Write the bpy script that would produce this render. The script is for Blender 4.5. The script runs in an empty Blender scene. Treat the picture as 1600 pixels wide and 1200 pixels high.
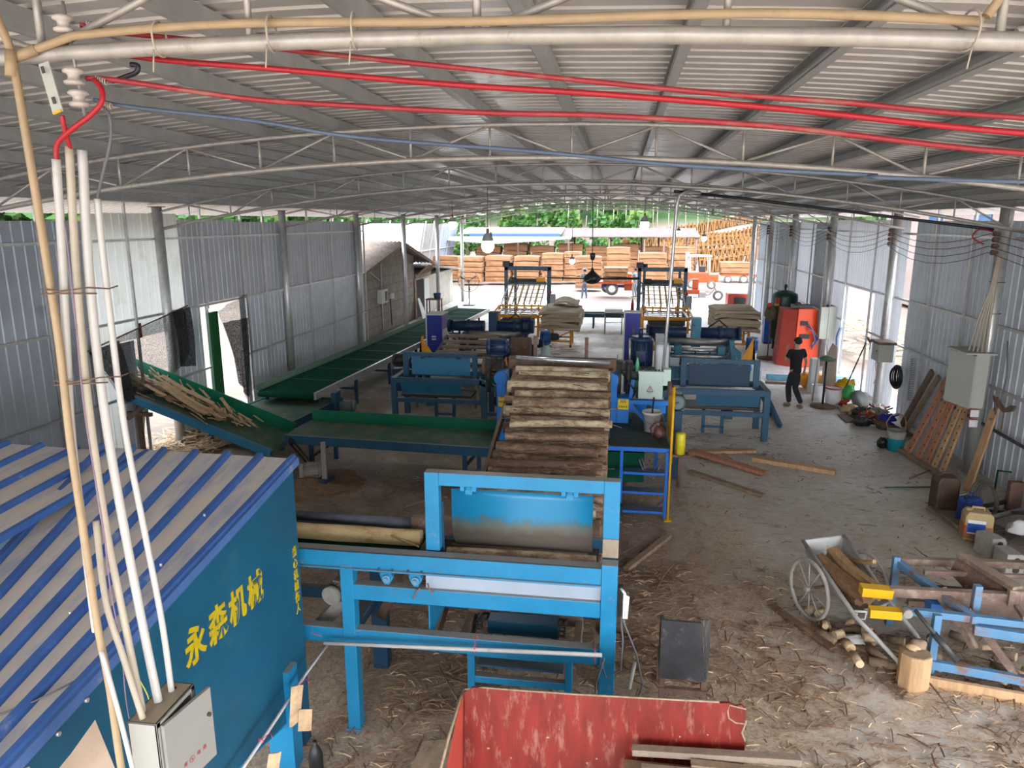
import bpy, math, random
from math import sin, cos, pi, radians, sqrt, atan2
from mathutils import Vector, Matrix, noise as mnoise
random.seed(7)
sc = bpy.context.scene
COL = sc.collection
# ---------------------------------------------------------------- camera
cam_d = bpy.data.cameras.new('camera'); cam = bpy.data.objects.new('camera', cam_d); COL.objects.link(cam)
cam.location = (0, 0, 4.6)
cam.rotation_euler = (radians(90-12.7166), 0, radians(8.3487))
cam_d.sensor_width = 36.0; cam_d.lens = 1130/1600*36.0
cam_d.clip_start = 0.05; cam_d.clip_end = 600
sc.camera = cam
# ---------------------------------------------------------------- sky, sun, exposure
w = bpy.data.worlds.new('sky'); sc.world = w; w.use_nodes = True
nt = w.node_tree; nt.nodes.clear()
o_ = nt.nodes.new('ShaderNodeOutputWorld'); b_ = nt.nodes.new('ShaderNodeBackground')
tc = nt.nodes.new('ShaderNodeTexCoord'); sx = nt.nodes.new('ShaderNodeSeparateXYZ'); cr = nt.nodes.new('ShaderNodeValToRGB')
nt.links.new(tc.outputs['Generated'], sx.inputs[0]); nt.links.new(sx.outputs[2], cr.inputs[0])
cr.color_ramp.elements[0].color = (0.95, 0.97, 1.0, 1); cr.color_ramp.elements[1].color = (0.72, 0.82, 1.0, 1)
nt.links.new(cr.outputs[0], b_.inputs[0]); nt.links.new(b_.outputs[0], o_.inputs[0])
b_.inputs[1].default_value = 6.5
sun_d = bpy.data.lights.new('sun', 'SUN'); sun = bpy.data.objects.new('sun', sun_d); COL.objects.link(sun)
sun_d.energy = 3.0; sun_d.angle = radians(35); sun_d.color = (1.0, 0.96, 0.90)
sun.rotation_euler = (radians(48), 0, radians(12))      # from behind and above the camera, hazy and broad
sc.view_settings.view_transform = 'Standard'; sc.view_settings.look = 'None'
sc.view_settings.gamma = 1.0; sc.view_settings.use_curve_mapping = False
sc.view_settings.exposure = 0.6
sc.cycles.max_bounces = 12; sc.cycles.diffuse_bounces = 9; sc.cycles.use_denoising = True
sc.cycles.sample_clamp_indirect = 8.0

# ---------------------------------------------------------------- mesh helper
class MB:
    def __init__(s): s.v = []; s.f = []; s.s = []
    def add(s, vs, fs, smooth=False):
        n = len(s.v); s.v += [tuple(v) for v in vs]
        for i, f in enumerate(fs):
            s.f.append([n+k for k in f]); s.s.append(smooth if isinstance(smooth, bool) else smooth[i])
        return s
    def b(s, x0, x1, y0, y1, z0, z1):
        return s.add([(x0,y0,z0),(x1,y0,z0),(x1,y1,z0),(x0,y1,z0),(x0,y0,z1),(x1,y0,z1),(x1,y1,z1),(x0,y1,z1)],
                     [(3,2,1,0),(4,5,6,7),(0,1,5,4),(1,2,6,5),(2,3,7,6),(3,0,4,7)])
    def beam(s, p, q, w_, h, up=(0,0,1)):
        p = Vector(p); q = Vector(q); d = (q-p).normalized(); u = Vector(up)
        if abs(d.dot(u)) > .98: u = Vector((0,1,0))
        a = d.cross(u).normalized(); c = a.cross(d).normalized()
        a *= w_/2; c *= h/2
        return s.add([p-a-c,p+a-c,p+a+c,p-a+c,q-a-c,q+a-c,q+a+c,q-a+c],
                     [(0,1,2,3),(7,6,5,4),(4,5,1,0),(5,6,2,1),(6,7,3,2),(7,4,0,3)])
    def cyl(s, p, q, r0, r1=None, n=12, cap=True):
        r1 = r0 if r1 is None else r1
        p = Vector(p); q = Vector(q); d = (q-p).normalized()
        a = d.orthogonal().normalized(); c = d.cross(a)
        vs = []
        for k in range(n):
            t = 2*pi*k/n; e = a*cos(t)+c*sin(t); vs += [p+e*r0, q+e*r1]
        fs = [(2*k, 2*((k+1)%n), 2*((k+1)%n)+1, 2*k+1) for k in range(n)]; sm = [True]*n
        if cap:
            fs += [tuple(2*k for k in range(n))[::-1], tuple(2*k+1 for k in range(n))]; sm += [False]*2
        return s.add(vs, fs, sm)
    def tube(s, pts, r, n=8, cap=True):
        pts = [Vector(p) for p in pts]; m = len(pts); vs = []
        d0 = (pts[1]-pts[0]).normalized(); a = d0.orthogonal().normalized()
        rr = r if isinstance(r, (list, tuple)) else [r]*m
        for i, p in enumerate(pts):
            d = (pts[min(i+1,m-1)]-pts[max(i-1,0)]).normalized()
            a = (a-d*a.dot(d)).normalized(); c = d.cross(a)
            for k in range(n):
                t = 2*pi*k/n; vs.append(p+(a*cos(t)+c*sin(t))*rr[i])
        fs = []; sm = []
        for i in range(m-1):
            for k in range(n):
                fs.append((i*n+k, i*n+(k+1)%n, (i+1)*n+(k+1)%n, (i+1)*n+k)); sm.append(True)
        if cap: fs += [tuple(range(n))[::-1], tuple((m-1)*n+k for k in range(n))]; sm += [False]*2
        return s.add(vs, fs, sm)
    def lathe(s, c, prof, n=16, axis=(0,0,1), smooth=True):
        c = Vector(c); d = Vector(axis).normalized(); a = d.orthogonal().normalized(); e = d.cross(a)
        vs = []; m = len(prof)
        for r, h in prof:
            for k in range(n):
                t = 2*pi*k/n; vs.append(c+d*h+(a*cos(t)+e*sin(t))*max(r,1e-4))
        fs = [(i*n+k, i*n+(k+1)%n, (i+1)*n+(k+1)%n, (i+1)*n+k) for i in range(m-1) for k in range(n)]
        return s.add(vs, fs, smooth)
    def prism(s, poly, vec):
        n = len(poly); vec = Vector(vec); a = [Vector(p) for p in poly]
        return s.add(a+[p+vec for p in a], [tuple(range(n))[::-1], tuple(range(n, 2*n))]+[(k,(k+1)%n,n+(k+1)%n,n+k) for k in range(n)])
    def blob(s, c, r, n=8, m=6, jit=0.0, seed=0):
        rx, ry, rz = r if isinstance(r,(tuple,list)) else (r,r,r); vs = []
        for i in range(m+1):
            ph = pi*i/m
            for k in range(n):
                t = 2*pi*k/n; e = Vector((sin(ph)*cos(t), sin(ph)*sin(t), cos(ph)))
                j = 1+jit*mnoise.noise(e*1.7+Vector((seed*3.1,seed*1.7,0)))
                vs.append((c[0]+e.x*rx*j, c[1]+e.y*ry*j, c[2]+e.z*rz*j))
        fs = [(i*n+k, (i+1)*n+k, (i+1)*n+(k+1)%n, i*n+(k+1)%n) for i in range(m) for k in range(n)]
        return s.add(vs, fs, True)
    def quad(s, a, b, c, d): return s.add([a,b,c,d], [(0,1,2,3)])
    def ring(s, c, R, r, axis=(1,0,0), n=28, m=6):
        c = Vector(c); d = Vector(axis).normalized(); a = d.orthogonal().normalized(); e = d.cross(a)
        pts = [c+(a*cos(2*pi*k/n)+e*sin(2*pi*k/n))*R for k in range(n+1)]
        return s.tube(pts, r, m, False)
    def ribbed(s, o, u, v, pitch=.2, depth=.03, top=.3, lift=None):
        """sheet from corner o, ribs run along u, repeated along v; normal = u x v"""
        o = Vector(o); u = Vector(u); v = Vector(v); L = v.length; vd = v/L; nrm = u.cross(v).normalized()
        n = max(1, int(round(L/pitch))); p = L/n; prof = []
        for k in range(n):
            x = k*p
            prof += [(x,0),(x+p*(.5-top/2),0),(x+p*(.5-top/4),depth),(x+p*(.5+top/4),depth),(x+p*(.5+top/2),0)]
        prof.append((L,0)); vs = []
        for x, h in prof:
            q = o+vd*x+nrm*h; vs += [q, q+u]
        return s.add(vs, [(2*i,2*i+2,2*i+3,2*i+1) for i in range(len(prof)-1)])
    def mesh(s, name, off=(0,0,0)):
        me = bpy.data.meshes.new(name); ox, oy, oz = off
        me.from_pydata([(x-ox,y-oy,z-oz) for x,y,z in s.v], [], s.f)
        me.polygons.foreach_set('use_smooth', s.s); me.update(); return me

def thing(name, label, cat, loc=(0,0,0), group=None, rotz=0):
    o = bpy.data.objects.new(name, None); COL.objects.link(o); o.location = loc; o.rotation_euler = (0,0,rotz)
    o.empty_display_size = .1
    o['label'] = label; o['category'] = cat
    if group: o['group'] = group
    o['_w'] = list(loc); return o
def P(t, name, mb, m, label=None, parent=None, kind=None, bevel=0):
    """a part of thing t (world coordinates in), or a sub-part when parent is a part"""
    off = tuple(t['_w']); me = mb.mesh(name, off); me.materials.append(m)
    o = bpy.data.objects.new(name, me); COL.objects.link(o); o.parent = parent or t
    if label: o['label'] = label
    if kind: o['kind'] = kind
    if bevel:
        md = o.modifiers.new('bevel','BEVEL'); md.width = bevel; md.segments = 2; md.limit_method = 'ANGLE'
    return o
def single(name, mb, m, label, cat, group=None, kind=None, bevel=0):
    xs = [v[0] for v in mb.v]; ys = [v[1] for v in mb.v]; zs = [v[2] for v in mb.v]
    off = ((min(xs)+max(xs))/2, (min(ys)+max(ys))/2, min(zs))
    me = mb.mesh(name, off); me.materials.append(m)
    o = bpy.data.objects.new(name, me); COL.objects.link(o); o.location = off
    o['label'] = label; o['category'] = cat
    if group: o['group'] = group
    if kind: o['kind'] = kind
    if bevel:
        md = o.modifiers.new('bevel','BEVEL'); md.width = bevel; md.segments = 2; md.limit_method = 'ANGLE'
    return o
def struct(name, mb, m, parent=None):
    me = mb.mesh(name); me.materials.append(m)
    o = bpy.data.objects.new(name, me); COL.objects.link(o); o.parent = parent
    if parent is None: o['kind'] = 'structure'
    return o
def copy_tree(o, parent=None):
    c = o.copy(); COL.objects.link(c); c.parent = parent
    for ch in list(o.children): copy_tree(ch, c)
    return c
ORD = ['first','second','third','fourth','fifth','sixth','seventh','eighth','ninth','tenth','eleventh','twelfth','thirteenth',
       'fourteenth','fifteenth','sixteenth','seventeenth','eighteenth','nineteenth','twentieth','twenty-first','twenty-second',
       'twenty-third','twenty-fourth','twenty-fifth','twenty-sixth','twenty-seventh','twenty-eighth','twenty-ninth','thirtieth']

# ---------------------------------------------------------------- materials
def mk(name):
    m = bpy.data.materials.new(name); m.use_nodes = True; n = m.node_tree
    return m, n, n.nodes['Principled BSDF'], n.nodes['Material Output']
def c4(c): return (c[0], c[1], c[2], 1)
def mat(name, col, rough=.6, metal=0., var=.18, scale=5., dirt=None, dust=None, bump=0., bscale=30., stretch=(1,1,1), spec=.4, emit=None, transl=0):
    m, t, bs, out = mk(name); N = t.nodes; Lk = t.links
    tc = N.new('ShaderNodeTexCoord'); mp = N.new('ShaderNodeMapping'); Lk.new(tc.outputs['Object'], mp.inputs[0])
    mp.inputs['Scale'].default_value = stretch
    nz = N.new('ShaderNodeTexNoise'); nz.inputs['Scale'].default_value = scale; nz.inputs['Detail'].default_value = 6
    nz.inputs['Roughness'].default_value = .65
    Lk.new(mp.outputs[0], nz.inputs[0])
    r = N.new('ShaderNodeValToRGB'); Lk.new(nz.outputs[0], r.inputs[0])
    r.color_ramp.elements[0].position = .3; r.color_ramp.elements[1].position = .7
    r.color_ramp.elements[0].color = c4([max(0,x*(1-var)) for x in col]); r.color_ramp.elements[1].color = c4([min(1,x*(1+var)) for x in col])
    cur = r.outputs[0]
    if dirt:                                     # (colour, amount 0..1, scale)
        n2 = N.new('ShaderNodeTexNoise'); n2.inputs['Scale'].default_value = dirt[2]; n2.inputs['Detail'].default_value = 8; n2.inputs['Roughness'].default_value = .7
        Lk.new(mp.outputs[0], n2.inputs[0])
        r2 = N.new('ShaderNodeValToRGB'); Lk.new(n2.outputs[0], r2.inputs[0])
        e = 1-dirt[1]; r2.color_ramp.elements[0].position = .3+.4*e; r2.color_ramp.elements[1].position = min(1,.42+.4*e)
        mx = N.new('ShaderNodeMixRGB'); Lk.new(r2.outputs[0], mx.inputs[0]); Lk.new(cur, mx.inputs[1]); mx.inputs[2].default_value = c4(dirt[0]); cur = mx.outputs[0]
    if dust:                                     # settled sawdust on upward faces (colour, amount)
        g = N.new('ShaderNodeNewGeometry'); sp = N.new('ShaderNodeSeparateXYZ'); Lk.new(g.outputs['Normal'], sp.inputs[0])
        mr = N.new('ShaderNodeMapRange'); mr.inputs[1].default_value = .55; mr.inputs[2].default_value = .9; mr.inputs[4].default_value = dust[1]
        Lk.new(sp.outputs[2], mr.inputs[0])
        mx = N.new('ShaderNodeMixRGB'); Lk.new(mr.outputs[0], mx.inputs[0]); Lk.new(cur, mx.inputs[1]); mx.inputs[2].default_value = c4(dust[0]); cur = mx.outputs[0]
    Lk.new(cur, bs.inputs['Base Color'])
    bs.inputs['Roughness'].default_value = rough; bs.inputs['Metallic'].default_value = metal
    bs.inputs['Specular IOR Level'].default_value = spec
    if bump:
        n3 = N.new('ShaderNodeTexNoise'); n3.inputs['Scale'].default_value = bscale; n3.inputs['Detail'].default_value = 5; Lk.new(mp.outputs[0], n3.inputs[0])
        bp = N.new('ShaderNodeBump'); bp.inputs['Strength'].default_value = bump; bp.inputs['Distance'].default_value = .02
        Lk.new(n3.outputs[0], bp.inputs['Height']); Lk.new(bp.outputs[0], bs.inputs['Normal'])
    if emit:
        bs.inputs['Emission Color'].default_value = c4(emit[0]); bs.inputs['Emission Strength'].default_value = emit[1]
    if transl:
        tr = N.new('ShaderNodeBsdfTranslucent'); Lk.new(cur, tr.inputs[0]); ms = N.new('ShaderNodeMixShader'); ms.inputs[0].default_value = transl
        Lk.new(bs.outputs[0], ms.inputs[1]); Lk.new(tr.outputs[0], ms.inputs[2]); Lk.new(ms.outputs[0], out.inputs[0])
    return m
DUST = (.30,.24,.17)
M = {}
M['roof'] = mat('roof sheet galvanised', (.54,.52,.50), .42, .25, .10, 3, dirt=((.38,.33,.29), .2, 1.3), spec=.5)
M['wall'] = mat('wall sheet blue grey', (.54,.58,.63), .45, .15, .10, 2, dirt=((.44,.47,.51), .3, 1.2))
M['wall_dark'] = mat('wall sheet dark grey', (.38,.42,.47), .5, .15, .10, 2, dirt=((.22,.23,.25), .3, 1.2))
M['wall_white'] = mat('wall sheet pale translucent', (.66,.67,.63), .5, 0, .05, 2, dirt=((.56,.56,.50), .35, 1.5), transl=.22)
M['galv'] = mat('galvanised pipe', (.50,.50,.49), .38, .55, .15, 8, dirt=((.34,.30,.25), .25, 6))
M['galv_dusty'] = mat('galvanised truss pipe', (.40,.375,.34), .45, .4, .15, 10, dirt=((.30,.24,.18), .3, 9), dust=((.36,.31,.25),.6))
M['purlin'] = mat('purlin steel', (.36,.37,.36), .5, .2, .15, 4)
M['blue'] = mat('machine paint bright blue', (.010,.185,.36), .42, 0, .12, 3, dirt=((.16,.22,.26), .22, 5), dust=(DUST,.75), bump=.05)
M['flap'] = None
M['blue_mid'] = mat('machine paint steel blue', (.017,.080,.15), .45, 0, .15, 4, dirt=((.08,.11,.13), .25, 5), dust=(DUST,.35))
M['blue_navy'] = mat('machine paint dark blue', (.008,.042,.09), .5, 0, .15, 4, dust=(DUST,.2))
M['blue_peel'] = mat('machine paint turquoise blue', (.05,.22,.33), .42, 0, .2, 5, dirt=((.05,.07,.08), .35, 7), dust=(DUST,.2))
M['cab_blue'] = mat('cabinet paint ultramarine', (.015,.03,.28), .35, 0, .06, 3)
M['cab_white'] = mat('cabinet paint white', (.62,.64,.62), .5, 0, .08, 5, dirt=((.45,.42,.36), .2, 4))
M['ladder_blue'] = mat('ladder paint blue', (.01,.12,.50), .4, 0, .15, 5, dust=((.08,.09,.11),.8))
M['vivid_blue'] = mat('lathe paint vivid blue', (.01,.18,.60), .4, 0, .15, 5, dirt=((.06,.06,.07), .25, 6))
M['yellow'] = mat('safety yellow paint', (.62,.34,.006), .4, 0, .12, 5, dirt=((.4,.25,.05), .15, 8))
M['amber'] = mat('amber machine paint', (.75,.33,.02), .45, 0, .15, 6, dirt=((.25,.14,.05), .25, 8))
M['ochre'] = mat('ochre slat paint', (.50,.33,.12), .5, 0, .2, 6)
M['letter'] = mat('yellow sprayed lettering', (.50,.38,.005), .5, 0, .15, 14)
M['steel'] = mat('bare worn steel', (.36,.34,.32), .4, .6, .2, 6)
M['chrome'] = mat('polished roller steel', (.68,.70,.72), .25, .8, .1, 6)
M['dark'] = mat('dark greasy steel', (.05,.05,.05), .5, .2, .4, 9)
M['black'] = mat('black plastic', (.015,.015,.017), .4, 0, .2, 9)
M['rubber'] = mat('black rubber', (.02,.02,.02), .75, 0, .2, 9)
M['rust'] = mat('rusty brown steel', (.15,.09,.065), .75, .1, .35, 7, dirt=((.26,.17,.11), .35, 9), bump=.2)
M['rust_dusty'] = mat('rusty steel with dust', (.20,.13,.10), .8, .1, .3, 6, dirt=((.30,.24,.19), .45, 6), dust=(DUST,.5), bump=.2)
M['motor'] = mat('motor grey green', (.14,.20,.21), .5, .1, .2, 9, dust=(DUST,.6))
M['motor_grey'] = mat('motor dusty grey', (.30,.29,.27), .6, .1, .2, 9, dust=(DUST,.5))
M['motor_navy'] = mat('motor navy', (.012,.032,.085), .4, .1, .25, 9, dirt=((.025,.025,.03), .45, 9))
M['belt'] = mat('dark green conveyor belt', (.006,.055,.034), .85, 0, .15, 3, dirt=((.02,.06,.04), .3, 4), spec=.05)
M['belt_dusty'] = mat('green conveyor belt with sawdust', (.05,.11,.07), .7, 0, .2, 3, dirt=((.16,.13,.07), .5, 3))
M['guard'] = mat('green belt guard strip', (.004,.15,.08), .45, 0, .12, 3)
M['guard_pale'] = mat('dusty green guard strip', (.16,.26,.19), .55, 0, .15, 3)
M['turf'] = mat('green rope turf', (.004,.09,.02), .9, 0, .5, 60, bump=.8, bscale=90)
M['pvc'] = mat('white conduit pipe', (.50,.485,.46), .4, 0, .06, 4, dirt=((.38,.34,.28), .25, 5))
M['pvc_tan'] = mat('tan conduit pipe', (.36,.26,.15), .45, 0, .1, 6, dirt=((.25,.17,.10), .3, 7))
M['cream'] = mat('cream conduit pipe', (.42,.37,.29), .45, 0, .1, 6)
M['ceramic'] = mat('brown white ceramic', (.50,.45,.41), .25, 0, .2, 12, dirt=((.33,.27,.22), .35, 9))
M['red_cable'] = mat('red cable sheath', (.30,.022,.03), .4, 0, .15, 3, dirt=((.28,.10,.08), .4, 3), stretch=(1,3,3))
M['blue_cable'] = mat('blue cable sheath', (.07,.10,.15), .5, 0, .2, 3)
M['grey_cable'] = mat('grey cable sheath', (.12,.12,.13), .6, 0, .2, 3)
M['box'] = mat('pale grey enclosure', (.36,.36,.33), .4, 0, .05, 3, dust=((.30,.24,.16),.85))
M['box_grey'] = mat('grey green enclosure', (.42,.43,.38), .45, 0, .07, 3, dirt=((.38,.37,.31), .2, 4))
M['box_mint'] = mat('mint grey enclosure', (.50,.63,.58), .4, 0, .05, 3)
M['plywood'] = mat('plywood brown', (.33,.23,.14), .75, 0, .2, 6, dirt=((.18,.12,.08), .35, 9))
M['red_ply'] = mat('red film faced plywood', (.17,.015,.010), .38, 0, .35, 2.5, dirt=((.27,.10,.075), .42, 4.5), stretch=(3.2,1,.9))
M['raw_edge'] = mat('chipped plywood edge', (.30,.21,.14), .8, 0, .3, 20)
M['wood'] = mat('fresh sawn wood', (.46,.28,.145), .65, 0, .25, 4, stretch=(4,4,.6))
M['wood_red'] = mat('reddish sawn hardwood', (.36,.16,.09), .65, 0, .25, 5, stretch=(4,4,.6))
M['wood_old'] = mat('weathered wood', (.24,.17,.11), .8, 0, .3, 6, bump=.3)
M['wood_grey'] = mat('grey weathered plank', (.23,.18,.135), .8, 0, .3, 5, dirt=((.13,.10,.08), .3, 5), bump=.3)
M['bark'] = mat('peeled bark strips', (.17,.10,.06), .85, 0, .5, 5, dirt=((.30,.20,.125), .4, 4))
M['chips'] = mat('pale wood waste', (.50,.34,.20), .8, 0, .35, 7, dirt=((.25,.14,.08), .35, 6))
M['soil'] = mat('sawdust heap', (.24,.15,.09), .95, 0, .35, 9, bump=.8, bscale=20)
M['paint_grey'] = mat('old white barrow paint', (.42,.42,.40), .6, .1, .15, 4, dirt=((.30,.22,.16), .35, 7))
M['worn_blue'] = mat('worn light blue paint over rust', (.10,.23,.38), .5, .1, .15, 4, dirt=((.20,.12,.09), .52, 4))
M['concrete_block'] = mat('concrete block', (.38,.37,.34), .9, 0, .2, 8, bump=.4)
M['glass_bulb'] = mat('glowing lamp glass', (.95,.97,1), .3, 0, 0, 1, emit=((.93,.97,1), 60.0))
M['lamp_grey'] = mat('grey lamp collar', (.28,.28,.28), .5, 0, .1, 4)
M['lamp_brown'] = mat('brown lamp socket', (.22,.10,.07), .5, 0, .1, 4)
M['tank_green'] = mat('dark green tank paint', (.008,.045,.035), .3, 0, .15, 3, dirt=((.05,.045,.02), .15, 5))
M['orange_red'] = mat('orange red enamel', (.72,.07,.015), .38, 0, .12, 2)
M['red_dark'] = mat('faded red enamel', (.42,.06,.04), .45, 0, .15, 3)
M['red'] = mat('red paint', (.36,.012,.02), .4, 0, .15, 4)
M['orange'] = mat('orange truck paint', (.33,.05,.01), .4, 0, .1, 3)
M['white'] = mat('white plastic', (.75,.76,.76), .4, 0, .06, 5)
M['bottle'] = mat('green bottle plastic', (.10,.45,.22), .2, 0, .1, 5)
M['teal'] = mat('teal plastic', (.01,.22,.28), .4, 0, .15, 5)
M['jerry_blue'] = mat('blue plastic can', (.015,.05,.22), .45, 0, .15, 6, dirt=((.03,.03,.05), .3, 6))
M['jerry_brown'] = mat('brown oily can', (.07,.04,.025), .5, 0, .35, 6)
M['jug'] = mat('yellowed translucent plastic', (.62,.46,.24), .4, 0, .08, 4, transl=.2)
M['jug_oil'] = mat('orange oil seen through plastic', (.50,.17,.07), .4, 0, .1, 4)
M['label_blue'] = mat('blue printed label', (.02,.08,.42), .5, 0, .05, 5)
M['skin'] = mat('skin', (.46,.27,.19), .5, 0, .05, 5)
M['tshirt'] = mat('black cotton', (.012,.012,.015), .9, 0, .2, 5)
M['trousers'] = mat('dark trousers', (.02,.022,.028), .9, 0, .2, 5)
M['hair'] = mat('black hair', (.01,.009,.008), .7, 0, .2, 20)
M['shoe'] = mat('grey shoe', (.18,.14,.11), .7, 0, .2, 5)
M['cloth_white'] = mat('white cloth', (.7,.7,.68), .9, 0, .1, 4)
M['jeans'] = mat('blue jeans', (.12,.16,.24), .9, 0, .15, 5)
M['tyre'] = mat('dusty tyre', (.10,.09,.08), .9, 0, .3, 9)
M['wheel_dust'] = mat('dusty bicycle wheel', (.36,.33,.29), .7, .1, .2, 9)
M['tarp'] = mat('white tarpaulin', (.20,.21,.22), .6, 0, .05, 1)
M['tarp_blue'] = mat('blue roof sheet', (.03,.08,.17), .5, 0, .1, 1)
M['rust_roof'] = mat('rusty roof sheet', (.065,.035,.027), .7, 0, .3, 2, dirt=((.11,.075,.062), .45, 2))
M['asbestos'] = mat('weathered fibre cement roof', (.20,.155,.12), .9, 0, .3, 2, dirt=((.10,.08,.065), .4, 3))
M['mortar'] = mat('hut plaster', (.45,.42,.36), .9, 0, .2, 3, dirt=((.25,.2,.16), .3, 3))
M['beige'] = mat('beige stained panel', (.55,.42,.32), .6, 0, .15, 3, dirt=((.50,.45,.38), .4, 2))
M['shed_face'] = mat('shed side blue steel', (.008,.085,.155), .38, 0, .18, 1.6, dirt=((.03,.11,.165), .35, 1.5), bump=.02)

def special():
    # shed roof: blue ribs worn through a tan film of sawdust on the flats
    def roofmat(name):
        m, t, bs, out = mk(name); N = t.nodes; L = t.links
        tc = N.new('ShaderNodeTexCoord'); mp = N.new('ShaderNodeMapping'); L.new(tc.outputs['Object'], mp.inputs[0])
        mp.inputs['Scale'].default_value = (3.0, .7, 1)
        n1 = N.new('ShaderNodeTexNoise'); n1.inputs['Scale'].default_value = 2.2; n1.inputs['Detail'].default_value = 9; n1.inputs['Roughness'].default_value = .7
        L.new(mp.outputs[0], n1.inputs[0])
        r = N.new('ShaderNodeValToRGB'); L.new(n1.outputs[0], r.inputs[0]); e = r.color_ramp.elements
        e[0].position = .30; e[0].color = (.62,.52,.40,1); e[1].position = .80; e[1].color = (.18,.25,.42,1)
        k = r.color_ramp.elements.new(.5); k.color = (.52,.49,.455,1)
        L.new(r.outputs[0], bs.inputs['Base Color']); bs.inputs['Roughness'].default_value = .7
        return m
    M['shed_roof'] = roofmat('sawdust covered blue roof sheet')
    M['shed_rib'] = mat('blue roof rib', (.035,.10,.30), .45, 0, .2, 3, dirt=((.25,.27,.32), .25, 3))
    M['shed_edge'] = mat('blue roof edge', (.06,.13,.33), .5, 0, .2, 3, dirt=((.25,.24,.24), .3, 3))
    M['gutter'] = mat('light blue gutter', (.20,.45,.60), .4, 0, .15, 4)
    # flap: bright blue plate whose lower third is scraped and muddy
    m, t, bs, out = mk('scraped blue flap plate'); N = t.nodes; L = t.links
    tc = N.new('ShaderNodeTexCoord'); sp = N.new('ShaderNodeSeparateXYZ'); L.new(tc.outputs['Generated'], sp.inputs[0])
    n1 = N.new('ShaderNodeTexNoise'); n1.inputs['Scale'].default_value = 9; n1.inputs['Detail'].default_value = 9; n1.inputs['Roughness'].default_value = .75
    mp = N.new('ShaderNodeMapping'); L.new(tc.outputs['Object'], mp.inputs[0]); mp.inputs['Scale'].default_value = (1.5,1,1); L.new(mp.outputs[0], n1.inputs[0])
    ad = N.new('ShaderNodeMath'); ad.operation = 'MULTIPLY_ADD'; L.new(n1.outputs[0], ad.inputs[0]); ad.inputs[1].default_value = -.55; L.new(sp.outputs[2], ad.inputs[2])
    r = N.new('ShaderNodeValToRGB'); L.new(ad.outputs[0], r.inputs[0]); e = r.color_ramp.elements
    e[0].position = 0.0; e[0].color = (.10,.085,.07,1); e[1].position = .34; e[1].color = (.008,.17,.33,1)
    for p, c in ((.05,(.085,.07,.055,1)),(.20,(.10,.11,.095,1)),(.27,(.04,.125,.17,1))):
        k = e.new(p); k.color = c
    L.new(r.outputs[0], bs.inputs['Base Color']); bs.inputs['Roughness'].default_value = .4
    M['flap'] = m
    # log bark, varied per log
    def bark(name, a, b, c, bias=0):
        m, t, bs, out = mk(name); N = t.nodes; L = t.links
        tc = N.new('ShaderNodeTexCoord'); mp = N.new('ShaderNodeMapping'); L.new(tc.outputs['Object'], mp.inputs[0]); mp.inputs['Scale'].default_value = (2.6,5.0,5.0)
        oi = N.new('ShaderNodeObjectInfo'); cm = N.new('ShaderNodeVectorMath'); cm.operation = 'ADD'; L.new(mp.outputs[0], cm.inputs[0])
        mu = N.new('ShaderNodeMath'); mu.operation = 'MULTIPLY'; mu.inputs[1].default_value = 60; L.new(oi.outputs['Random'], mu.inputs[0]); L.new(mu.outputs[0], cm.inputs[1])
        n1 = N.new('ShaderNodeTexNoise'); n1.inputs['Scale'].default_value = 1.7; n1.inputs['Detail'].default_value = 9; n1.inputs['Roughness'].default_value = .78; L.new(cm.outputs[0], n1.inputs[0])
        ad = N.new('ShaderNodeMath'); ad.operation = 'MULTIPLY_ADD'; L.new(oi.outputs['Random'], ad.inputs[0]); ad.inputs[1].default_value = .26; 
        s2 = N.new('ShaderNodeMath'); s2.operation = 'ADD'; L.new(n1.outputs[0], s2.inputs[0]); s2.inputs[1].default_value = -.13+bias; L.new(s2.outputs[0], ad.inputs[2])
        r = N.new('ShaderNodeValToRGB'); L.new(ad.outputs[0], r.inputs[0]); e = r.color_ramp.elements
        e[0].position = .38; e[0].color = c4(a); e[1].position = .64; e[1].color = c4(c); k = e.new(.52); k.color = c4(b)
        L.new(r.outputs[0], bs.inputs['Base Color']); bs.inputs['Roughness'].default_value = .8
        bp = N.new('ShaderNodeBump'); bp.inputs['Strength'].default_value = .5; bp.inputs['Distance'].default_value = .02; L.new(n1.outputs[0], bp.inputs['Height']); L.new(bp.outputs[0], bs.inputs['Normal'])
        return m
    M['log'] = bark('eucalyptus log bark', (.11,.06,.04), (.25,.165,.105), (.50,.42,.27))
    M['log_pale'] = bark('peeled spotted log', (.16,.07,.035), (.50,.33,.15), (.68,.52,.27), .07)
    M['log_end'] = mat('log cut end', (.58,.42,.26), .8, 0, .2, 12)
    # concrete floor with dirt, drag marks and bark crumbs
    m, t, bs, out = mk('dirty concrete floor'); N = t.nodes; L = t.links
    tc = N.new('ShaderNodeTexCoord')
    def nz(s, d=8, ro=.65, st=(1,1,1), dist=0):
        mp = N.new('ShaderNodeMapping'); L.new(tc.outputs['Object'], mp.inputs[0]); mp.inputs['Scale'].default_value = st
        n = N.new('ShaderNodeTexNoise'); n.inputs['Scale'].default_value = s; n.inputs['Detail'].default_value = d; n.inputs['Roughness'].default_value = ro
        n.inputs['Distortion'].default_value = dist; L.new(mp.outputs[0], n.inputs[0]); return n.outputs[0]
    def ramp(src, p0, c0, p1, c1):
        r = N.new('ShaderNodeValToRGB'); L.new(src, r.inputs[0]); e = r.color_ramp.elements; e[0].position = p0; e[0].color = c0; e[1].position = p1; e[1].color = c1; return r.outputs[0]
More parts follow.
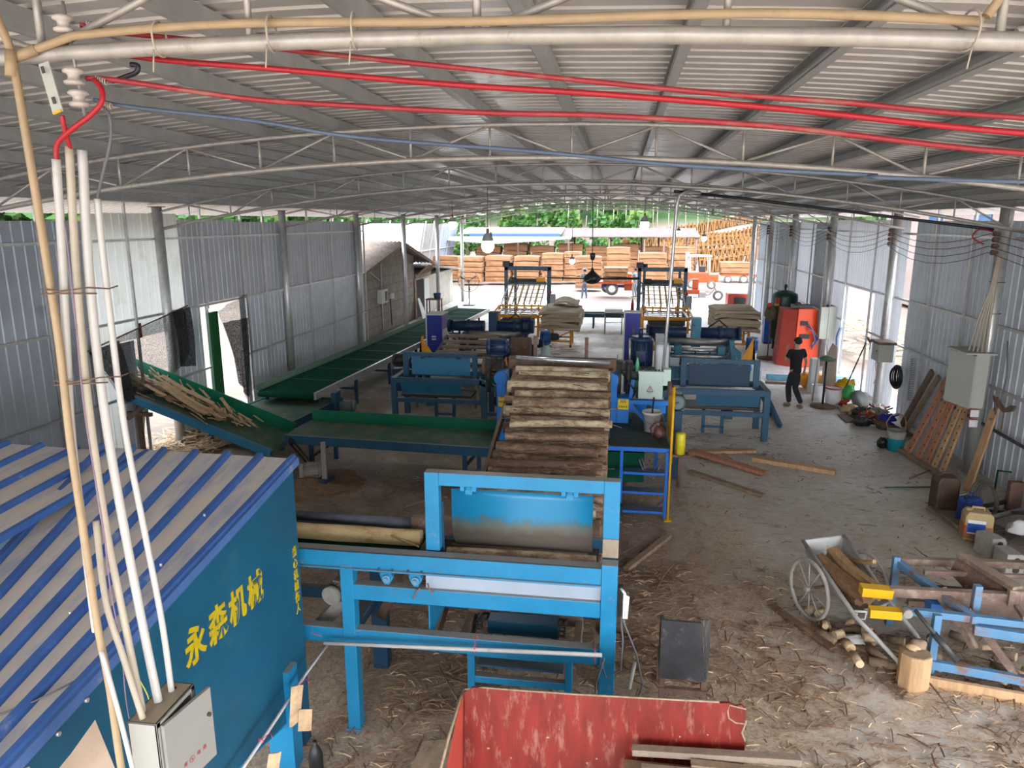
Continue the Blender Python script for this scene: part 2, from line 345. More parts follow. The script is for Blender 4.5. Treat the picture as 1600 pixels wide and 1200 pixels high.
    def mix(f, a, b):
        x = N.new('ShaderNodeMixRGB'); L.new(f, x.inputs[0]); L.new(a, x.inputs[1])
        if isinstance(b, tuple): x.inputs[2].default_value = b
        else: L.new(b, x.inputs[2])
        return x.outputs[0]
    base = ramp(nz(.55), .3, (.50,.45,.385,1), .7, (.64,.60,.53,1))
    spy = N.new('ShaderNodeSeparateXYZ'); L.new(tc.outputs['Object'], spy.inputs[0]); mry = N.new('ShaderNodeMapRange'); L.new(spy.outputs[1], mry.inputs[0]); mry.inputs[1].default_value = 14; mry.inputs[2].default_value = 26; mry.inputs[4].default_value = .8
    base = mix(mry.outputs[0], base, (.80,.81,.83,1))      # clean pale concrete, with extra far-end daylight painted into the colour
    fine = ramp(nz(7, 8, .75), .35, (.55,.52,.48,1), .6, (1,1,1,1))
    x = N.new('ShaderNodeMixRGB'); x.blend_type = 'MULTIPLY'; x.inputs[0].default_value = .55; L.new(base, x.inputs[1]); L.new(fine, x.inputs[2]); cur = x.outputs[0]
    drag = ramp(nz(2.0, 7, .7, (1,2.6,1), 1.2), .56, (0,0,0,1), .66, (.75,.75,.75,1)); cur = mix(drag, cur, (.24,.17,.12,1))
    # brown litter soil, thick where the barking machines stand (front half), thin on the walkway and at the back
    sp = N.new('ShaderNodeSeparateXYZ'); L.new(tc.outputs['Object'], sp.inputs[0])
    my = N.new('ShaderNodeMapRange'); L.new(sp.outputs[1], my.inputs[0]); my.inputs[1].default_value = 6.5; my.inputs[2].default_value = 20; my.inputs[3].default_value = .26; my.inputs[4].default_value = -.08
    mxx = N.new('ShaderNodeMapRange'); L.new(sp.outputs[0], mxx.inputs[0]); mxx.inputs[1].default_value = -.5; mxx.inputs[2].default_value = 2.6; mxx.inputs[3].default_value = .17; mxx.inputs[4].default_value = -.10
    a1 = N.new('ShaderNodeMath'); a1.operation = 'ADD'; L.new(my.outputs[0], a1.inputs[0]); L.new(mxx.outputs[0], a1.inputs[1])
    a2 = N.new('ShaderNodeMath'); a2.operation = 'ADD'; L.new(a1.outputs[0], a2.inputs[0]); L.new(nz(1.4, 9, .72), a2.inputs[1])
    f = ramp(a2.outputs[0], .55, (0,0,0,1), .72, (.9,.9,.9,1))
    soil = ramp(nz(16, 6, .7, (1,1,1), 1.5), .35, (.26,.17,.11,1), .62, (.62,.49,.35,1))
    cur = mix(f, cur, soil)
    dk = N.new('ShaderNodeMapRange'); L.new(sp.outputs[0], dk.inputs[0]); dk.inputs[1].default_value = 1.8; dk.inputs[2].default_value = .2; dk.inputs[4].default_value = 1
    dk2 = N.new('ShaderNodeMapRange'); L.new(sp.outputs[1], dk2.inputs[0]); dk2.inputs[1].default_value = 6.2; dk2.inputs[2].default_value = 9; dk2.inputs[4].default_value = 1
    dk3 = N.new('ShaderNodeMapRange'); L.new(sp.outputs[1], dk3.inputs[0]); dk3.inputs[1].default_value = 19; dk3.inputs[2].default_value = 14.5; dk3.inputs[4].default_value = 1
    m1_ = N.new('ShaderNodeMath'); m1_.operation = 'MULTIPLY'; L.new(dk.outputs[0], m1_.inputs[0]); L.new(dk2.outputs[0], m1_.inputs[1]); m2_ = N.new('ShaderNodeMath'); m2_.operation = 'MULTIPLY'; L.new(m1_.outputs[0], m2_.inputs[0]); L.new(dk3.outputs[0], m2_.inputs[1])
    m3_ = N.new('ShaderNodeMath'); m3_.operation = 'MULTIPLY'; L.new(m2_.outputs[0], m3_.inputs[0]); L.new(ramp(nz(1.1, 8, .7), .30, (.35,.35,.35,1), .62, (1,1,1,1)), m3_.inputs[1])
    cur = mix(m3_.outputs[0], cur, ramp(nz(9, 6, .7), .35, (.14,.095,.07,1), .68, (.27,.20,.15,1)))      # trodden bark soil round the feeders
    L.new(cur, bs.inputs['Base Color'])
    rr = ramp(nz(.9), .3, (.38,.38,.38,1), .7, (.75,.75,.75,1)); L.new(rr, bs.inputs['Roughness'])
    bp = N.new('ShaderNodeBump'); bp.inputs['Strength'].default_value = .35; bp.inputs['Distance'].default_value = .02; L.new(nz(22, 6, .7), bp.inputs['Height']); L.new(bp.outputs[0], bs.inputs['Normal'])
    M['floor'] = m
    M['yard'] = mat('pale yard earth', (.60,.46,.36), .9, 0, .18, .35, dirt=((.72,.64,.56), .5, .25), stretch=(1,2,1))
    M['hill'] = mat('green undergrowth', (.06,.16,.03), .9, 0, .5, .25, dirt=((.12,.22,.04), .5, .5))
    M['leaf'] = mat('forest leaves', (.035,.105,.018), .7, 0, .6, .35, dirt=((.10,.17,.03), .45, .3), transl=.3)
    M['trunk'] = mat('pale tree trunk', (.22,.19,.14), .8, 0, .2, 2)
    # veneer edges: thin wavy layers
    def layers(name, a, b, sc_=14, wob=1.2):
        m, t, bs, out = mk(name); N = t.nodes; L = t.links
        tc = N.new('ShaderNodeTexCoord'); mp = N.new('ShaderNodeMapping'); L.new(tc.outputs['Object'], mp.inputs[0]); mp.inputs['Scale'].default_value = (.35,.35,sc_)
        n1 = N.new('ShaderNodeTexNoise'); n1.inputs['Scale'].default_value = wob; n1.inputs['Detail'].default_value = 5; L.new(mp.outputs[0], n1.inputs[0])
        r = N.new('ShaderNodeValToRGB'); L.new(n1.outputs[0], r.inputs[0]); e = r.color_ramp.elements; e[0].position = .34; e[0].color = c4(a); e[1].position = .6; e[1].color = c4(b)
        L.new(r.outputs[0], bs.inputs['Base Color']); bs.inputs['Roughness'].default_value = .75
        bp = N.new('ShaderNodeBump'); bp.inputs['Strength'].default_value = .6; bp.inputs['Distance'].default_value = .03; L.new(n1.outputs[0], bp.inputs['Height']); L.new(bp.outputs[0], bs.inputs['Normal'])
        return m
    M['veneer'] = layers('stacked fresh veneer edges', (.25,.18,.11), (.52,.43,.31), 16)
    M['veneer_dry'] = layers('stacked orange dry veneer', (.13,.055,.02), (.25,.12,.05), 7)
    M['veneer_rack'] = mat('drying veneer sheets', (.26,.13,.045), .8, 0, .3, 1.2, transl=.15)
    # hut blockwork
    m, t, bs, out = mk('rough block wall'); N = t.nodes; L = t.links
    tc = N.new('ShaderNodeTexCoord'); mp = N.new('ShaderNodeMapping'); L.new(tc.outputs['Object'], mp.inputs[0]); mp.inputs['Rotation'].default_value = (radians(90),0,radians(90))
    bt = N.new('ShaderNodeTexBrick'); L.new(mp.outputs[0], bt.inputs[0]); bt.inputs['Scale'].default_value = 1.3
    bt.inputs['Color1'].default_value = (.22,.19,.16,1); bt.inputs['Color2'].default_value = (.30,.27,.23,1); bt.inputs['Mortar'].default_value = (.17,.15,.13,1)
    n1 = N.new('ShaderNodeTexNoise'); n1.inputs['Scale'].default_value = 3; n1.inputs['Detail'].default_value = 8; L.new(tc.outputs['Object'], n1.inputs[0])
    r = N.new('ShaderNodeValToRGB'); L.new(n1.outputs[0], r.inputs[0]); r.color_ramp.elements[0].position = .3; r.color_ramp.elements[0].color = (.6,.58,.55,1); r.color_ramp.elements[1].position = .65
    x = N.new('ShaderNodeMixRGB'); x.blend_type = 'MULTIPLY'; x.inputs[0].default_value = .7; L.new(bt.outputs[0], x.inputs[1]); L.new(r.outputs[0], x.inputs[2])
    L.new(x.outputs[0], bs.inputs['Base Color']); bs.inputs['Roughness'].default_value = .9
    M['blockwall'] = m
    # shade net: woven, half see-through
    def net(name, op):
        m, t, bs, out = mk(name); N = t.nodes; L = t.links
        bs.inputs['Base Color'].default_value = (.01,.01,.01,1); bs.inputs['Roughness'].default_value = .8
        tr = N.new('ShaderNodeBsdfTransparent'); ms = N.new('ShaderNodeMixShader'); L.new(tr.outputs[0], ms.inputs[1]); L.new(bs.outputs[0], ms.inputs[2]); L.new(ms.outputs[0], out.inputs[0])
        tc = N.new('ShaderNodeTexCoord'); wv = N.new('ShaderNodeTexNoise'); wv.inputs['Scale'].default_value = 45; L.new(tc.outputs['Object'], wv.inputs[0])
        mr = N.new('ShaderNodeMapRange'); L.new(wv.outputs[0], mr.inputs[0]); mr.inputs[1].default_value = .35; mr.inputs[2].default_value = .65; mr.inputs[3].default_value = op-.18; mr.inputs[4].default_value = min(1,op+.18)
        L.new(mr.outputs[0], ms.inputs[0]); return m
    M['net'] = net('black shade net', .55); M['net_dense'] = net('black shade net folded', .93)
special()

def text(body, size, m, loc, rot, name='lettering', parent=None, t=None, depth=.002, spacing=1.0, stretch=1.0, bold=.012):
    cu = bpy.data.curves.new(name, 'FONT'); cu.body = body; cu.size = size; cu.extrude = depth; cu.align_x = 'CENTER'; cu.align_y = 'CENTER'; cu.space_character = spacing; cu.offset = size*bold
    o = bpy.data.objects.new(name, cu); COL.objects.link(o)
    dg = bpy.context.evaluated_depsgraph_get(); dg.update(); me = bpy.data.meshes.new_from_object(o.evaluated_get(dg)); bpy.data.objects.remove(o)
    me.materials.clear(); me.materials.append(m)
    q = bpy.data.objects.new(name, me); COL.objects.link(q)
    off = Vector(t['_w']) if t is not None else Vector((0,0,0))
    q.parent = parent or t; q.location = Vector(loc)-off; q.rotation_euler = rot; q.scale = (stretch,1,1)
    return q
def motor(t, p, q, r, m, name='motor', parent=None):
    """finned electric motor lying from p (fan end) to q (shaft end)"""
    p = Vector(p); q = Vector(q); d = (q-p); L = d.length; d = d/L
    b = MB(); b.cyl(p, p+d*L*.2, r*.96, r, 18); b.cyl(p+d*L*.2, q-d*L*.12, r*.86, r*.86, 18)
    n = 16; a = d.orthogonal().normalized(); c = d.cross(a)
    for k in range(n):
        e = a*cos(2*pi*k/n)+c*sin(2*pi*k/n); b.beam(p+d*L*.22+e*r*.92, q-d*L*.14+e*r*.92, r*.05, r*.16, e)
    b.cyl(q-d*L*.12, q, r, r*.7, 18); b.cyl(q, q+d*L*.22, r*.18, r*.18, 10)
    up = Vector((0,0,1)) if abs(d.z) < .8 else Vector((0,-1,0))
    mid = (p+q)/2; b.beam(mid+up*r*.8-d*L*.15, mid+up*r*.8+d*L*.15, r*.7, r*.5, up)
    if abs(d.z) < .8: b.beam(mid-up*r*.95-d*L*.28, mid-up*r*.95+d*L*.28, r*1.7, r*.14, up)
    o = P(t, name, b, m, parent=parent)
    return o
# ================================================================ the setting
def arc(x, z0=5.60): return z0-.0135*(x+1.2)**2
XL, XR = -9.12, 6.82
ND = [-.53+.865*k for k in range(-9, 9)]                     # truss nodes across the span
TY = [2.75, 7.9, 13.4, 18.8, 24.4, 30.0, 35.7, 41.5]
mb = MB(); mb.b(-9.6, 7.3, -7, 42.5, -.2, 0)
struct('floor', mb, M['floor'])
# roof: ribs run across the span and follow the arch
mb = MB(); xs = [-9.9+17.4*i/24 for i in range(25)]
prof = []; y = -6.0  # unseen stretch behind the camera, lengthened to cut light on the front
while y < 42.4:
    prof += [(y,0),(y+.085,0),(y+.10,.028),(y+.135,.028),(y+.15,0)]; y += .20
vs = []; m_ = len(prof)
for x in xs:
    for (yy, h) in prof: vs.append((x, yy, arc(x)+.15+h))
fs = [(i*m_+j, i*m_+j+1, (i+1)*m_+j+1, (i+1)*m_+j) for i in range(len(xs)-1) for j in range(m_-1)]
mb.add(vs, fs); roof = struct('ceiling', mb, M['roof'])
mb = MB()
for yy in (9.2, 15.6, 21.9, 28.3, 34.6): mb.add([(x, yy+dy, arc(x)+.140) for x in xs for dy in (0,.03)], [(2*i,2*i+1,2*i+3,2*i+2) for i in range(24)])
struct('sheet_lap', mb, M['dark'], roof)

# walls of ribbed sheet; each wall is one structure, its rails and studs are its children
def sheet(mb, X, y0, y1, z0, z1, side, pitch=.21, depth=.015):
    # ribs vertical; bulge towards the room
    if side < 0: mb.ribbed((X,y1,z0), (0,0,z1-z0), (0,y0-y1,0), pitch, depth, .25)
    else: mb.ribbed((X,y0,z0), (0,0,z1-z0), (0,y1-y0,0), pitch, depth, .25)
mb = MB()
for (a, c, z0, z1) in ((2.2,5.0,2.7,4.55),(5.0,8.6,0,4.62),(8.6,11.55,0,4.60)): sheet(mb, XL, a, c, z0, z1, -1)
wl = struct('wall_left', mb, M['wall_dark'])
mb = MB()
for (a, c, z0, z1) in ((11.92,12.45,0,2.38),(13.5,14.75,0,2.8),(14.95,15.08,0,2.78),(16.45,18.6,0,2.75),(18.6,22.0,0,2.75),(22,25.2,0,2.75)): sheet(mb, XL, a, c, z0, z1, -1)
struct('lower_sheets', mb, M['wall'], wl)
mb = MB()
for (a, c, z0, z1) in ((14.2,16.5,2.8,4.62),(16.5,18.7,2.75,4.57),(18.7,21.9,2.75,4.60),(21.9,25.2,2.75,4.58)): sheet(mb, XL, a, c, z0, z1, -1)
struct('upper_sheets', mb, mat('wall sheet upper grey', (.44,.46,.50), .5, .15, .1, 2, dirt=((.50,.46,.42), .3, 1.5)), wl)
mb = MB()
sheet(mb, XL, 11.55, 11.92, 0, 4.72, -1, .2); sheet(mb, XL, 11.92, 14.2, 2.40, 4.74, -1, .2)
struct('translucent_panel', mb, M['wall_white'], wl)
mb = MB()
for z in (4.25, 2.78, 1.38):
    segs = [(2.2,25.2)] if z > 2 else [(2.2,12.45),(13.5,14.9),(16.45,25.2)]
    for a, c in segs: mb.beam((XL+.07,a,z),(XL+.07,c,z),.04,.045)
struct('wall_rail', mb, M['galv'], wl)
mb = MB()
for y in (5,6.8,8.6,10.35,12.45,14.9,16.6,17.7,20.4,22.2,25.15): mb.beam((XL+.10,y,0 if y not in (14.9,) else 2.7),(XL+.10,y,4.95),.045,.04,(0,1,0))
struct('wall_stud', mb, M['galv'], wl)

mb = MB()
for (a, c, z0, z1) in ((6.2,8.6,0,4.55),(8.6,11.2,0,4.6),(11.2,13.8,0,4.62),(13.8,16.2,0,4.60),(16.2,18.35,0,4.60)): sheet(mb, XR, a, c, z0, z1, 1)
wr = struct('wall_right', mb, M['wall'])
mb = MB(); 
for (a, c) in ((25.4,27.3),(29.6,33.4)): sheet(mb, XR, a, c, 0, 4.55, 1)
struct('far_sheets', mb, M['wall_dark'], wr)
mb = MB(); sheet(mb, XR, 33.4, 38.0, 0, 4.55, 1, .35); struct('end_sheets', mb, mat('pale blue grey sheet', (.62,.69,.78), .5, .1, .08, 2), wr)
mb = MB()
for (a, c, z0, z1) in ((18.75,20.7,0,4.62),(20.7,23.0,2.68,4.62),(23.0,25.4,0,4.62),(27.3,29.6,0,4.6)): sheet(mb, XR, a, c, z0, z1, 1, .2)
struct('pale_panel', mb, mat('pale wall sheet', (.64,.66,.70), .5, .05, .06, 2, transl=.12), wr)
mb = MB()
for z in (4.3, 2.76, 1.66):
    segs = [(6.2,38)] if z > 2 else [(6.2,20.7),(23.0,38)]
    for a, c in segs: mb.beam((XR-.07,a,z),(XR-.07,c,z),.04,.05)
struct('wall_rail', mb, M['galv'], wr)
mb = MB()
for y in (8.6,10.4,12.2,15.3,17.0,20.7,23.0,25.4,27.3,29.6,31.4,33.4,35.6,38): mb.beam((XR-.10,y,0),(XR-.10,y,4.85),.045,.045,(0,1,0))
struct('wall_stud', mb, M['galv'], wr)

# posts
PL = {2:13.4,3:18.8,4:24.4,5:30.0,6:35.7,7:41.5}
for k, yy in PL.items():
    t = thing('roof_post', 'galvanised round roof post on the left side, %s from the camera' % ORD[k-2], 'post', (-9.0,yy,0), 'round steel posts carrying the roof trusses')
    b = MB(); b.cyl((-9.0,yy,.02),(-9.0,yy,4.86),.095,n=20); P(t,'pole',b,M['galv'])
    b = MB(); b.b(-9.14,-8.86,yy-.14,yy+.14,0,.02); P(t,'base_plate',b,M['galv'])
    b = MB(); b.b(-9.13,-8.87,yy-.1,yy+.1,4.86,4.875); P(t,'cap_plate',b,M['rust'])
for k, yy in enumerate((13.9,18.95,24.3,29.5,33.9,38.1)):
    t = thing('roof_post', 'galvanised round roof post on the right side, %s from the camera' % ORD[k], 'post', (6.58,yy,0), 'round steel posts carrying the roof trusses')
    b = MB(); b.cyl((6.58,yy,.02),(6.58,yy,4.86),.105,n=20); P(t,'pole',b,M['galv'])
    b = MB(); b.b(6.44,6.72,yy-.14,yy+.14,0,.02); P(t,'base_plate',b,M['galv'])
    b = MB(); b.b(6.46,6.70,yy-.1,yy+.1,4.86,4.875); P(t,'cap_plate',b,M['rust'])

# trusses: one built, the others copied with every brace a part of its own
def make_truss():
    yy = TY[0]
    t = thing('roof_truss', 'nearest roof truss, crossing the top of the picture', 'truss', (-1.2,yy,5.0), 'arched pipe trusses under the roof')
    lo = lambda x: arc(x, 5.25); hi = lambda x: arc(x, 5.585)
    pts = [(-9.05+15.75*i/24, yy) for i in range(25)]
    b = MB(); b.tube([(x,yy,lo(x)) for x, _ in pts], .031, 10); P(t,'bottom_chord',b,M['galv_dusty'])
    b = MB(); b.tube([(x,yy,hi(x)) for x, _ in [(-9.3+16.3*i/24,0) for i in range(25)]], .024, 10); P(t,'top_chord',b,M['galv_dusty'])
    for i, x in enumerate(ND):
        k = i-9
        b = MB(); b.cyl((x,yy,lo(x)+.02),(x,yy,hi(x)),.0135 if k%2 else .016,n=8); P(t,'upright',b,M['galv_dusty'])
        if k%2 == 0:
            for s in (-1,1):
                x2 = x+s*.865
                if -9.0 < x2 < 6.9:
                    b = MB(); b.cyl((x+s*.05,yy,lo(x)+.025),(x2,yy,hi(x2)-.01),.0145,n=8); P(t,'brace',b,M['galv_dusty'])
    return t
tr0 = make_truss()
for i, yy in enumerate(TY[1:]):
    c = copy_tree(tr0); c.location = (-1.2,yy,5.0)
    c['label'] = 'arched pipe roof truss, %s from the camera' % ORD[i+1]
# purlins on the trusses
pn = []
for i, x in enumerate(ND):
    z = arc(x)+.01; s = math.degrees(atan2(-.027*(x+1.2),1))
    b = MB(); b.b(-.035,.035,-27.0,21.2,0,.008); b.b(-.035,.035,-27.0,21.2,.11,.118); b.b(.027,.035,-27.0,21.2,.008,.11); b.b(-.035,-.027,-27.0,21.2,0,.03)
    lab = 'dark channel purlin under the roof sheets, %s' % ('%s from the left wall' % ORD[i] if i < 9 else '%s from the right wall' % ORD[17-i])
    o = single('roof_purlin', b, M['purlin'], lab, 'purlin', 'long purlins under the roof sheets')
    o.location = (x, 21.3, z); o.rotation_euler = (0, radians(-s), 0)

# ---- cables and conduit on the nearest truss
b = MB(); pts = [(-2.02+.12*0,2.75,5.13)]
pts = [(-2.335,2.69,5.215),(-2.29,2.70,5.232),(-2.22,2.71,5.255)]+[(x,2.72,arc(x,5.25)+.052+.010*sin(x*3)) for x in [-2.10+.17*i for i in range(20)]]
b.tube(pts, .016, 10); t = thing('conduit_pipe','tan plastic conduit lying along the nearest roof truss and rising beside its right brace','conduit',(-.5,2.72,5.1))
P(t,'pipe',b,M['pvc_tan'])
b = MB(); b.tube([(1.14,2.72,5.24),(1.18,2.72,5.30),(1.205,2.72,5.6)], .016, 10); P(t,'riser',b,M['pvc_tan'])
for x in (-1.75,-1.30,-.98,1.1):
    b = MB(); b.ring((x,2.735,arc(x,5.25)+.025),.062,.004,(1,.15,0),20,5); b.tube([(x,2.69,arc(x,5.25)-.02),(x-.01,2.69,arc(x,5.25)-.10)],.003,5); P(t,'binding_wire',b,M['cream'])

def cable(name, pts, r, m, label, cat='cable', group=None, n=8):
    b = MB(); 
    # catmull-rom smoothing
    V = [Vector(p) for p in pts]; out = []
    for i in range(len(V)-1):
        p0 = V[max(i-1,0)]; p1 = V[i]; p2 = V[i+1]; p3 = V[min(i+2,len(V)-1)]
        for s in range(6):
            u = s/6; out.append(.5*((2*p1)+(p2-p0)*u+(2*p0-5*p1+4*p2-p3)*u*u+(3*p1-p0-3*p2+p3)*u**3))
    out.append(V[-1]); b.tube(out, r, n); return single(name, b, m, label, cat, group)
cable('power_cable', [(-2.11,2.78,5.345),(-2.0,2.85,5.33),(-1.60,2.95,5.30),(-1.14,3.0,5.25),(.22,3.0,5.085),(.8,3.0,5.03),(1.35,3.0,4.97),(2.6,3.1,4.90),(6.5,3.6,4.8)], .0105, M['red_cable'], 'faded red cable under the roof, highest of the three', 'cable', 'red power cables slung under the roof')
cable('power_cable', [(-2.05,2.84,5.26),(-1.86,2.9,5.235),(-1.4,2.97,5.20),(-.7,3.0,5.13),(-.1,3.0,5.08),(.6,3.0,5.01),(1.44,3.0,4.91),(2.6,3.1,4.84),(6.5,3.6,4.75)], .0115, M['red'], 'bright red cable under the roof, middle of the three', 'cable', 'red power cables slung under the roof')
cable('power_cable', [(-2.11,2.78,5.15),(-1.97,2.80,5.14),(-1.55,2.95,5.09),(-1.2,3.0,5.065),(-.55,3.0,5.02),(-.08,3.0,5.0),(.6,3.0,4.945),(1.45,3.0,4.84),(2.6,3.1,4.79),(6.5,3.6,4.7)], .0105, M['red_cable'], 'faded red cable under the roof, lowest of the three', 'cable', 'red power cables slung under the roof')
cable('neutral_cable', [(-2.09,2.78,5.07),(-1.95,2.83,5.045),(-1.5,2.95,5.0),(-1.08,3.0,4.935),(-.35,3.0,4.87),(.24,3.0,4.81),(.9,3.0,4.77),(1.46,3.0,4.74),(6.5,3.6,4.62)], .008, M['blue_cable'], 'thin dusty blue cable below the red cables under the roof', 'cable')
# insulator bracket hanging on the nearest truss
t = thing('insulator_bracket','grey slotted bracket with stacked ceramic insulators at the upper left corner','insulator',(-2.1,2.75,5.0))
b = MB(); b.beam((-2.205,2.68,5.19),(-2.155,2.66,5.005),.045,.006,(0,1,0)); br = P(t,'bracket',b,M['box_grey'])
b = MB()
for (x,z) in ((-2.195,5.16),(-2.166,5.05)): b.beam((x,2.655,z+.012),(x+.005,2.655,z-.012),.012,.004,(0,1,0))
P(t,'slot',b,M['dark'],parent=br)
b = MB(); b.beam((-2.156,2.655,5.012),(-2.153,2.655,5.003),.034,.006,(0,1,0)); P(t,'yellow_sticker',b,M['yellow'],parent=br)
b = MB(); b.cyl((-2.105,2.74,4.99),(-2.14,2.74,5.42),.006,n=6); P(t,'rod',b,M['steel'])
for z, x in ((5.335,-2.14),(5.145,-2.125),(5.065,-2.115)):
    b = MB(); b.lathe((x,2.73,z-.03),[(0,0),(.03,0),(.038,.006),(.038,.014),(.024,.02),(.021,.03),(.024,.04),(.038,.046),(.038,.054),(.028,.062),(0,.064)],20); P(t,'insulator',b,M['ceramic'])
for (x,z) in ((-2.07,5.345),(-2.06,5.145),(-2.05,5.055)):
    b = MB()
    for k in range(5): b.ring((x+k*.009,2.775,z-.003*k),.011,.003,(1,.2,0),12,5)
    P(t,'wire_wrap',b,M['cream'])
cable('drop_cable', [(-2.06,2.76,5.14),(-2.02,2.74,5.10),(-2.02,2.73,5.05),(-2.07,2.72,5.0),(-2.13,2.71,4.96),(-2.22,2.715,4.90),(-2.24,2.72,4.83)], .0105, M['red'], 'bright red cable curling down into the white conduits at the left', 'cable')
cable('drop_cable', [(-2.165,2.69,5.0),(-2.17,2.70,4.96),(-2.195,2.75,4.88)], .0095, M['red'], 'short straight red cable under the slotted bracket', 'cable')
cable('drop_cable', [(-2.05,2.77,5.05),(-2.02,2.77,5.0),(-2.03,2.77,4.91),(-2.09,2.79,4.80),(-2.165,2.83,4.69)], .0065, M['grey_cable'], 'dark grey cable hanging beside the red drop cable', 'cable')
cable('drop_cable', [(-2.05,2.85,5.15),(-1.99,2.85,5.165),(-1.94,2.85,5.18),(-1.93,2.85,5.205),(-1.96,2.85,5.21)], .010, M['black'], 'black taped cable end above the insulators', 'cable')
# bundle of conduits running down the left to the switch box: (top, bottom, radius)
CON = [('pvc','white conduit, leftmost of the bundle, cut off above the cabin roof edge',[(-2.24, 2.72, 4.84), (-2.27, 2.72, 4.47), (-2.29, 2.7, 4.09), (-2.31, 2.68, 3.67), (-2.3, 2.66, 3.2), (-2.29, 2.64, 2.79)],.0165),
       ('cream','cream conduit, second of the bundle from the left',[(-2.20, 2.75, 4.89), (-2.235, 2.75, 4.47), (-2.25, 2.74, 4.08), (-2.25, 2.73, 3.69), (-2.235, 2.72, 3.24), (-2.17, 2.68, 2.79), (-2.10, 2.63, 2.40)],.016),
       ('pvc','white conduit, thickest of the bundle, entering the switch box',[(-2.175, 2.79, 4.88), (-2.21, 2.79, 4.46), (-2.225, 2.79, 4.08), (-2.215, 2.78, 3.68), (-2.185, 2.77, 3.23), (-2.13, 2.74, 2.77), (-2.075, 2.71, 2.40)],.019),
       ('pvc','white conduit, right side of the bundle, with a dark upper wire',[(-2.165, 2.83, 4.69), (-2.17, 2.83, 4.46), (-2.18, 2.84, 4.07), (-2.175, 2.84, 3.67), (-2.14, 2.84, 3.21), (-2.09, 2.82, 2.75), (-2.06, 2.79, 2.40)],.014),
       ('cream','cream conduit branching outward above the switch box',[(-2.265, 2.70, 3.3), (-2.235, 2.66, 2.93), (-2.15, 2.62, 2.67), (-2.07, 2.59, 2.40)],.014)]
for m_, lab, pts, r in CON: cable('conduit_pipe', pts, r, M[m_], lab, 'conduit', 'conduits running down to the switch box', 12)
cable('conduit_pipe', [(-2.42,2.66,5.6),(-2.36,2.66,5.35),(-2.33, 2.67, 5.22), (-2.315, 2.67, 4.88), (-2.30, 2.665, 4.47), (-2.29, 2.66, 4.09), (-2.285, 2.64, 3.67), (-2.255, 2.61, 3.22), (-2.225, 2.58, 2.84), (-2.175, 2.54, 2.60), (-2.12, 2.48, 2.21),(-2.08,2.46,1.9)], .0155, M['pvc_tan'], 'long tan conduit leaning down past the whole left side', 'conduit', 'conduits running down to the switch box', 12)
cable('conduit_pipe', [(-2.18, 2.53, 2.77), (-2.09, 2.47, 2.54), (-2.02, 2.43, 2.26),(-1.97,2.42,2.0)], .010, M['pvc'], 'thin white conduit beside the lower left edge of the switch box', 'conduit', 'conduits running down to the switch box', 10)
b = MB(); b.cyl((-2.33,2.67,5.235),(-2.335,2.66,5.14),.021,n=12); b.cyl((-2.345,2.685,5.210),(-2.25,2.707,5.245),.020,n=12); single('pipe_tee',b,M['pvc_tan'],'tan plastic tee joint where the conduits meet at the upper left','tee')
for z, dx in ((4.33,0),(3.95,.0)):
    b = MB(); b.tube([(-2.32+dx,2.635,z),(-2.25,2.66,z-.01),(-2.17,2.72,z),(-2.13,2.79,z-.01),(-2.11,2.82,z)],.0035,6)
    b.tube([(-2.32+dx,2.635,z-.02),(-2.25,2.67,z-.02),(-2.15,2.74,z-.025)],.0035,6); single('binding_wire',b,M['rust'],'rusty binding wire around the conduits, %s' % ('upper tie' if z>4.1 else 'lower tie'),'wire')
cable('thin_wire', [(-2.205,2.68,4.6),(-2.20,2.66,4.2),(-2.215,2.66,3.8),(-2.2,2.66,3.3),(-2.205,2.66,3.0),(-2.19,2.66,2.7),(-2.2,2.66,2.4),(-2.17,2.66,2.1)], .003, mat('purple grey wire',(.22,.14,.22),.5), 'thin purple grey wire winding down the tan conduit', 'wire')
cable('thin_wire', [(-2.17,2.7,2.55),(-2.13,2.72,2.4),(-2.15,2.72,2.25),(-2.2,2.72,2.1),(-2.16,2.72,1.95)], .003, mat('yellow wire',(.6,.6,.08),.5), 'thin yellow wire looping below the cabin roof edge', 'wire')

# ---- overhead wires along the right wall, insulators at each post
zz = (4.38,4.28,4.17,4.06)
for i, z in enumerate(zz):
    pts = []
    ys = [6,13.9,18.95,24.3,29.5,33.9,38.1]
    for a, c in zip(ys[:-1], ys[1:]):
        for s in range(6):
            u = s/6; pts.append((6.36,a+(c-a)*u,z-.22*4*u*(1-u)*(1+.15*i)))
    pts.append((6.36,38.1,z)); b = MB(); b.tube(pts,.007,6)
    single('wall_wire',b,M['rust'] if i<3 else M['grey_cable'],'sagging wire along the right wall, %s of the four' % ('top','second','third','lowest')[i],'wire','wires strung along the right wall')
for k, yy in enumerate(ys[1:-1]):
    for i, z in enumerate(zz):
        b = MB(); b.lathe((6.45,yy-.02,z),[(0,-.09),(.035,-.08),(.05,-.05),(.03,-.02),(.05,.02),(.04,.05),(0,.06)],12,(-1,0,0)); b.cyl((6.5,yy-.02,z),(6.60,yy,z),.012,n=6)
        single('wire_insulator',b,M['rust'],'dark insulator on the %s right post, %s of its four' % (ORD[k],('top','second','third','lowest')[i]),'insulator','insulators on the right posts')
cable('sag_cable', [(1.0,14.6,5.15),(2.2,15.2,5.05),(3.6,14.9,4.86),(5.0,14.5,4.66),(6.45,14.0,4.45)], .028, M['black'], 'thick black cable drooping from the roof to the first right post', 'cable')
cable('sag_cable', [(6.3,13.95,4.2),(6.1,13.95,4.32),(6.2,13.95,4.45),(6.45,13.95,4.40),(6.5,13.95,4.3)], .012, M['red'], 'red cable loop at the first right post', 'cable')

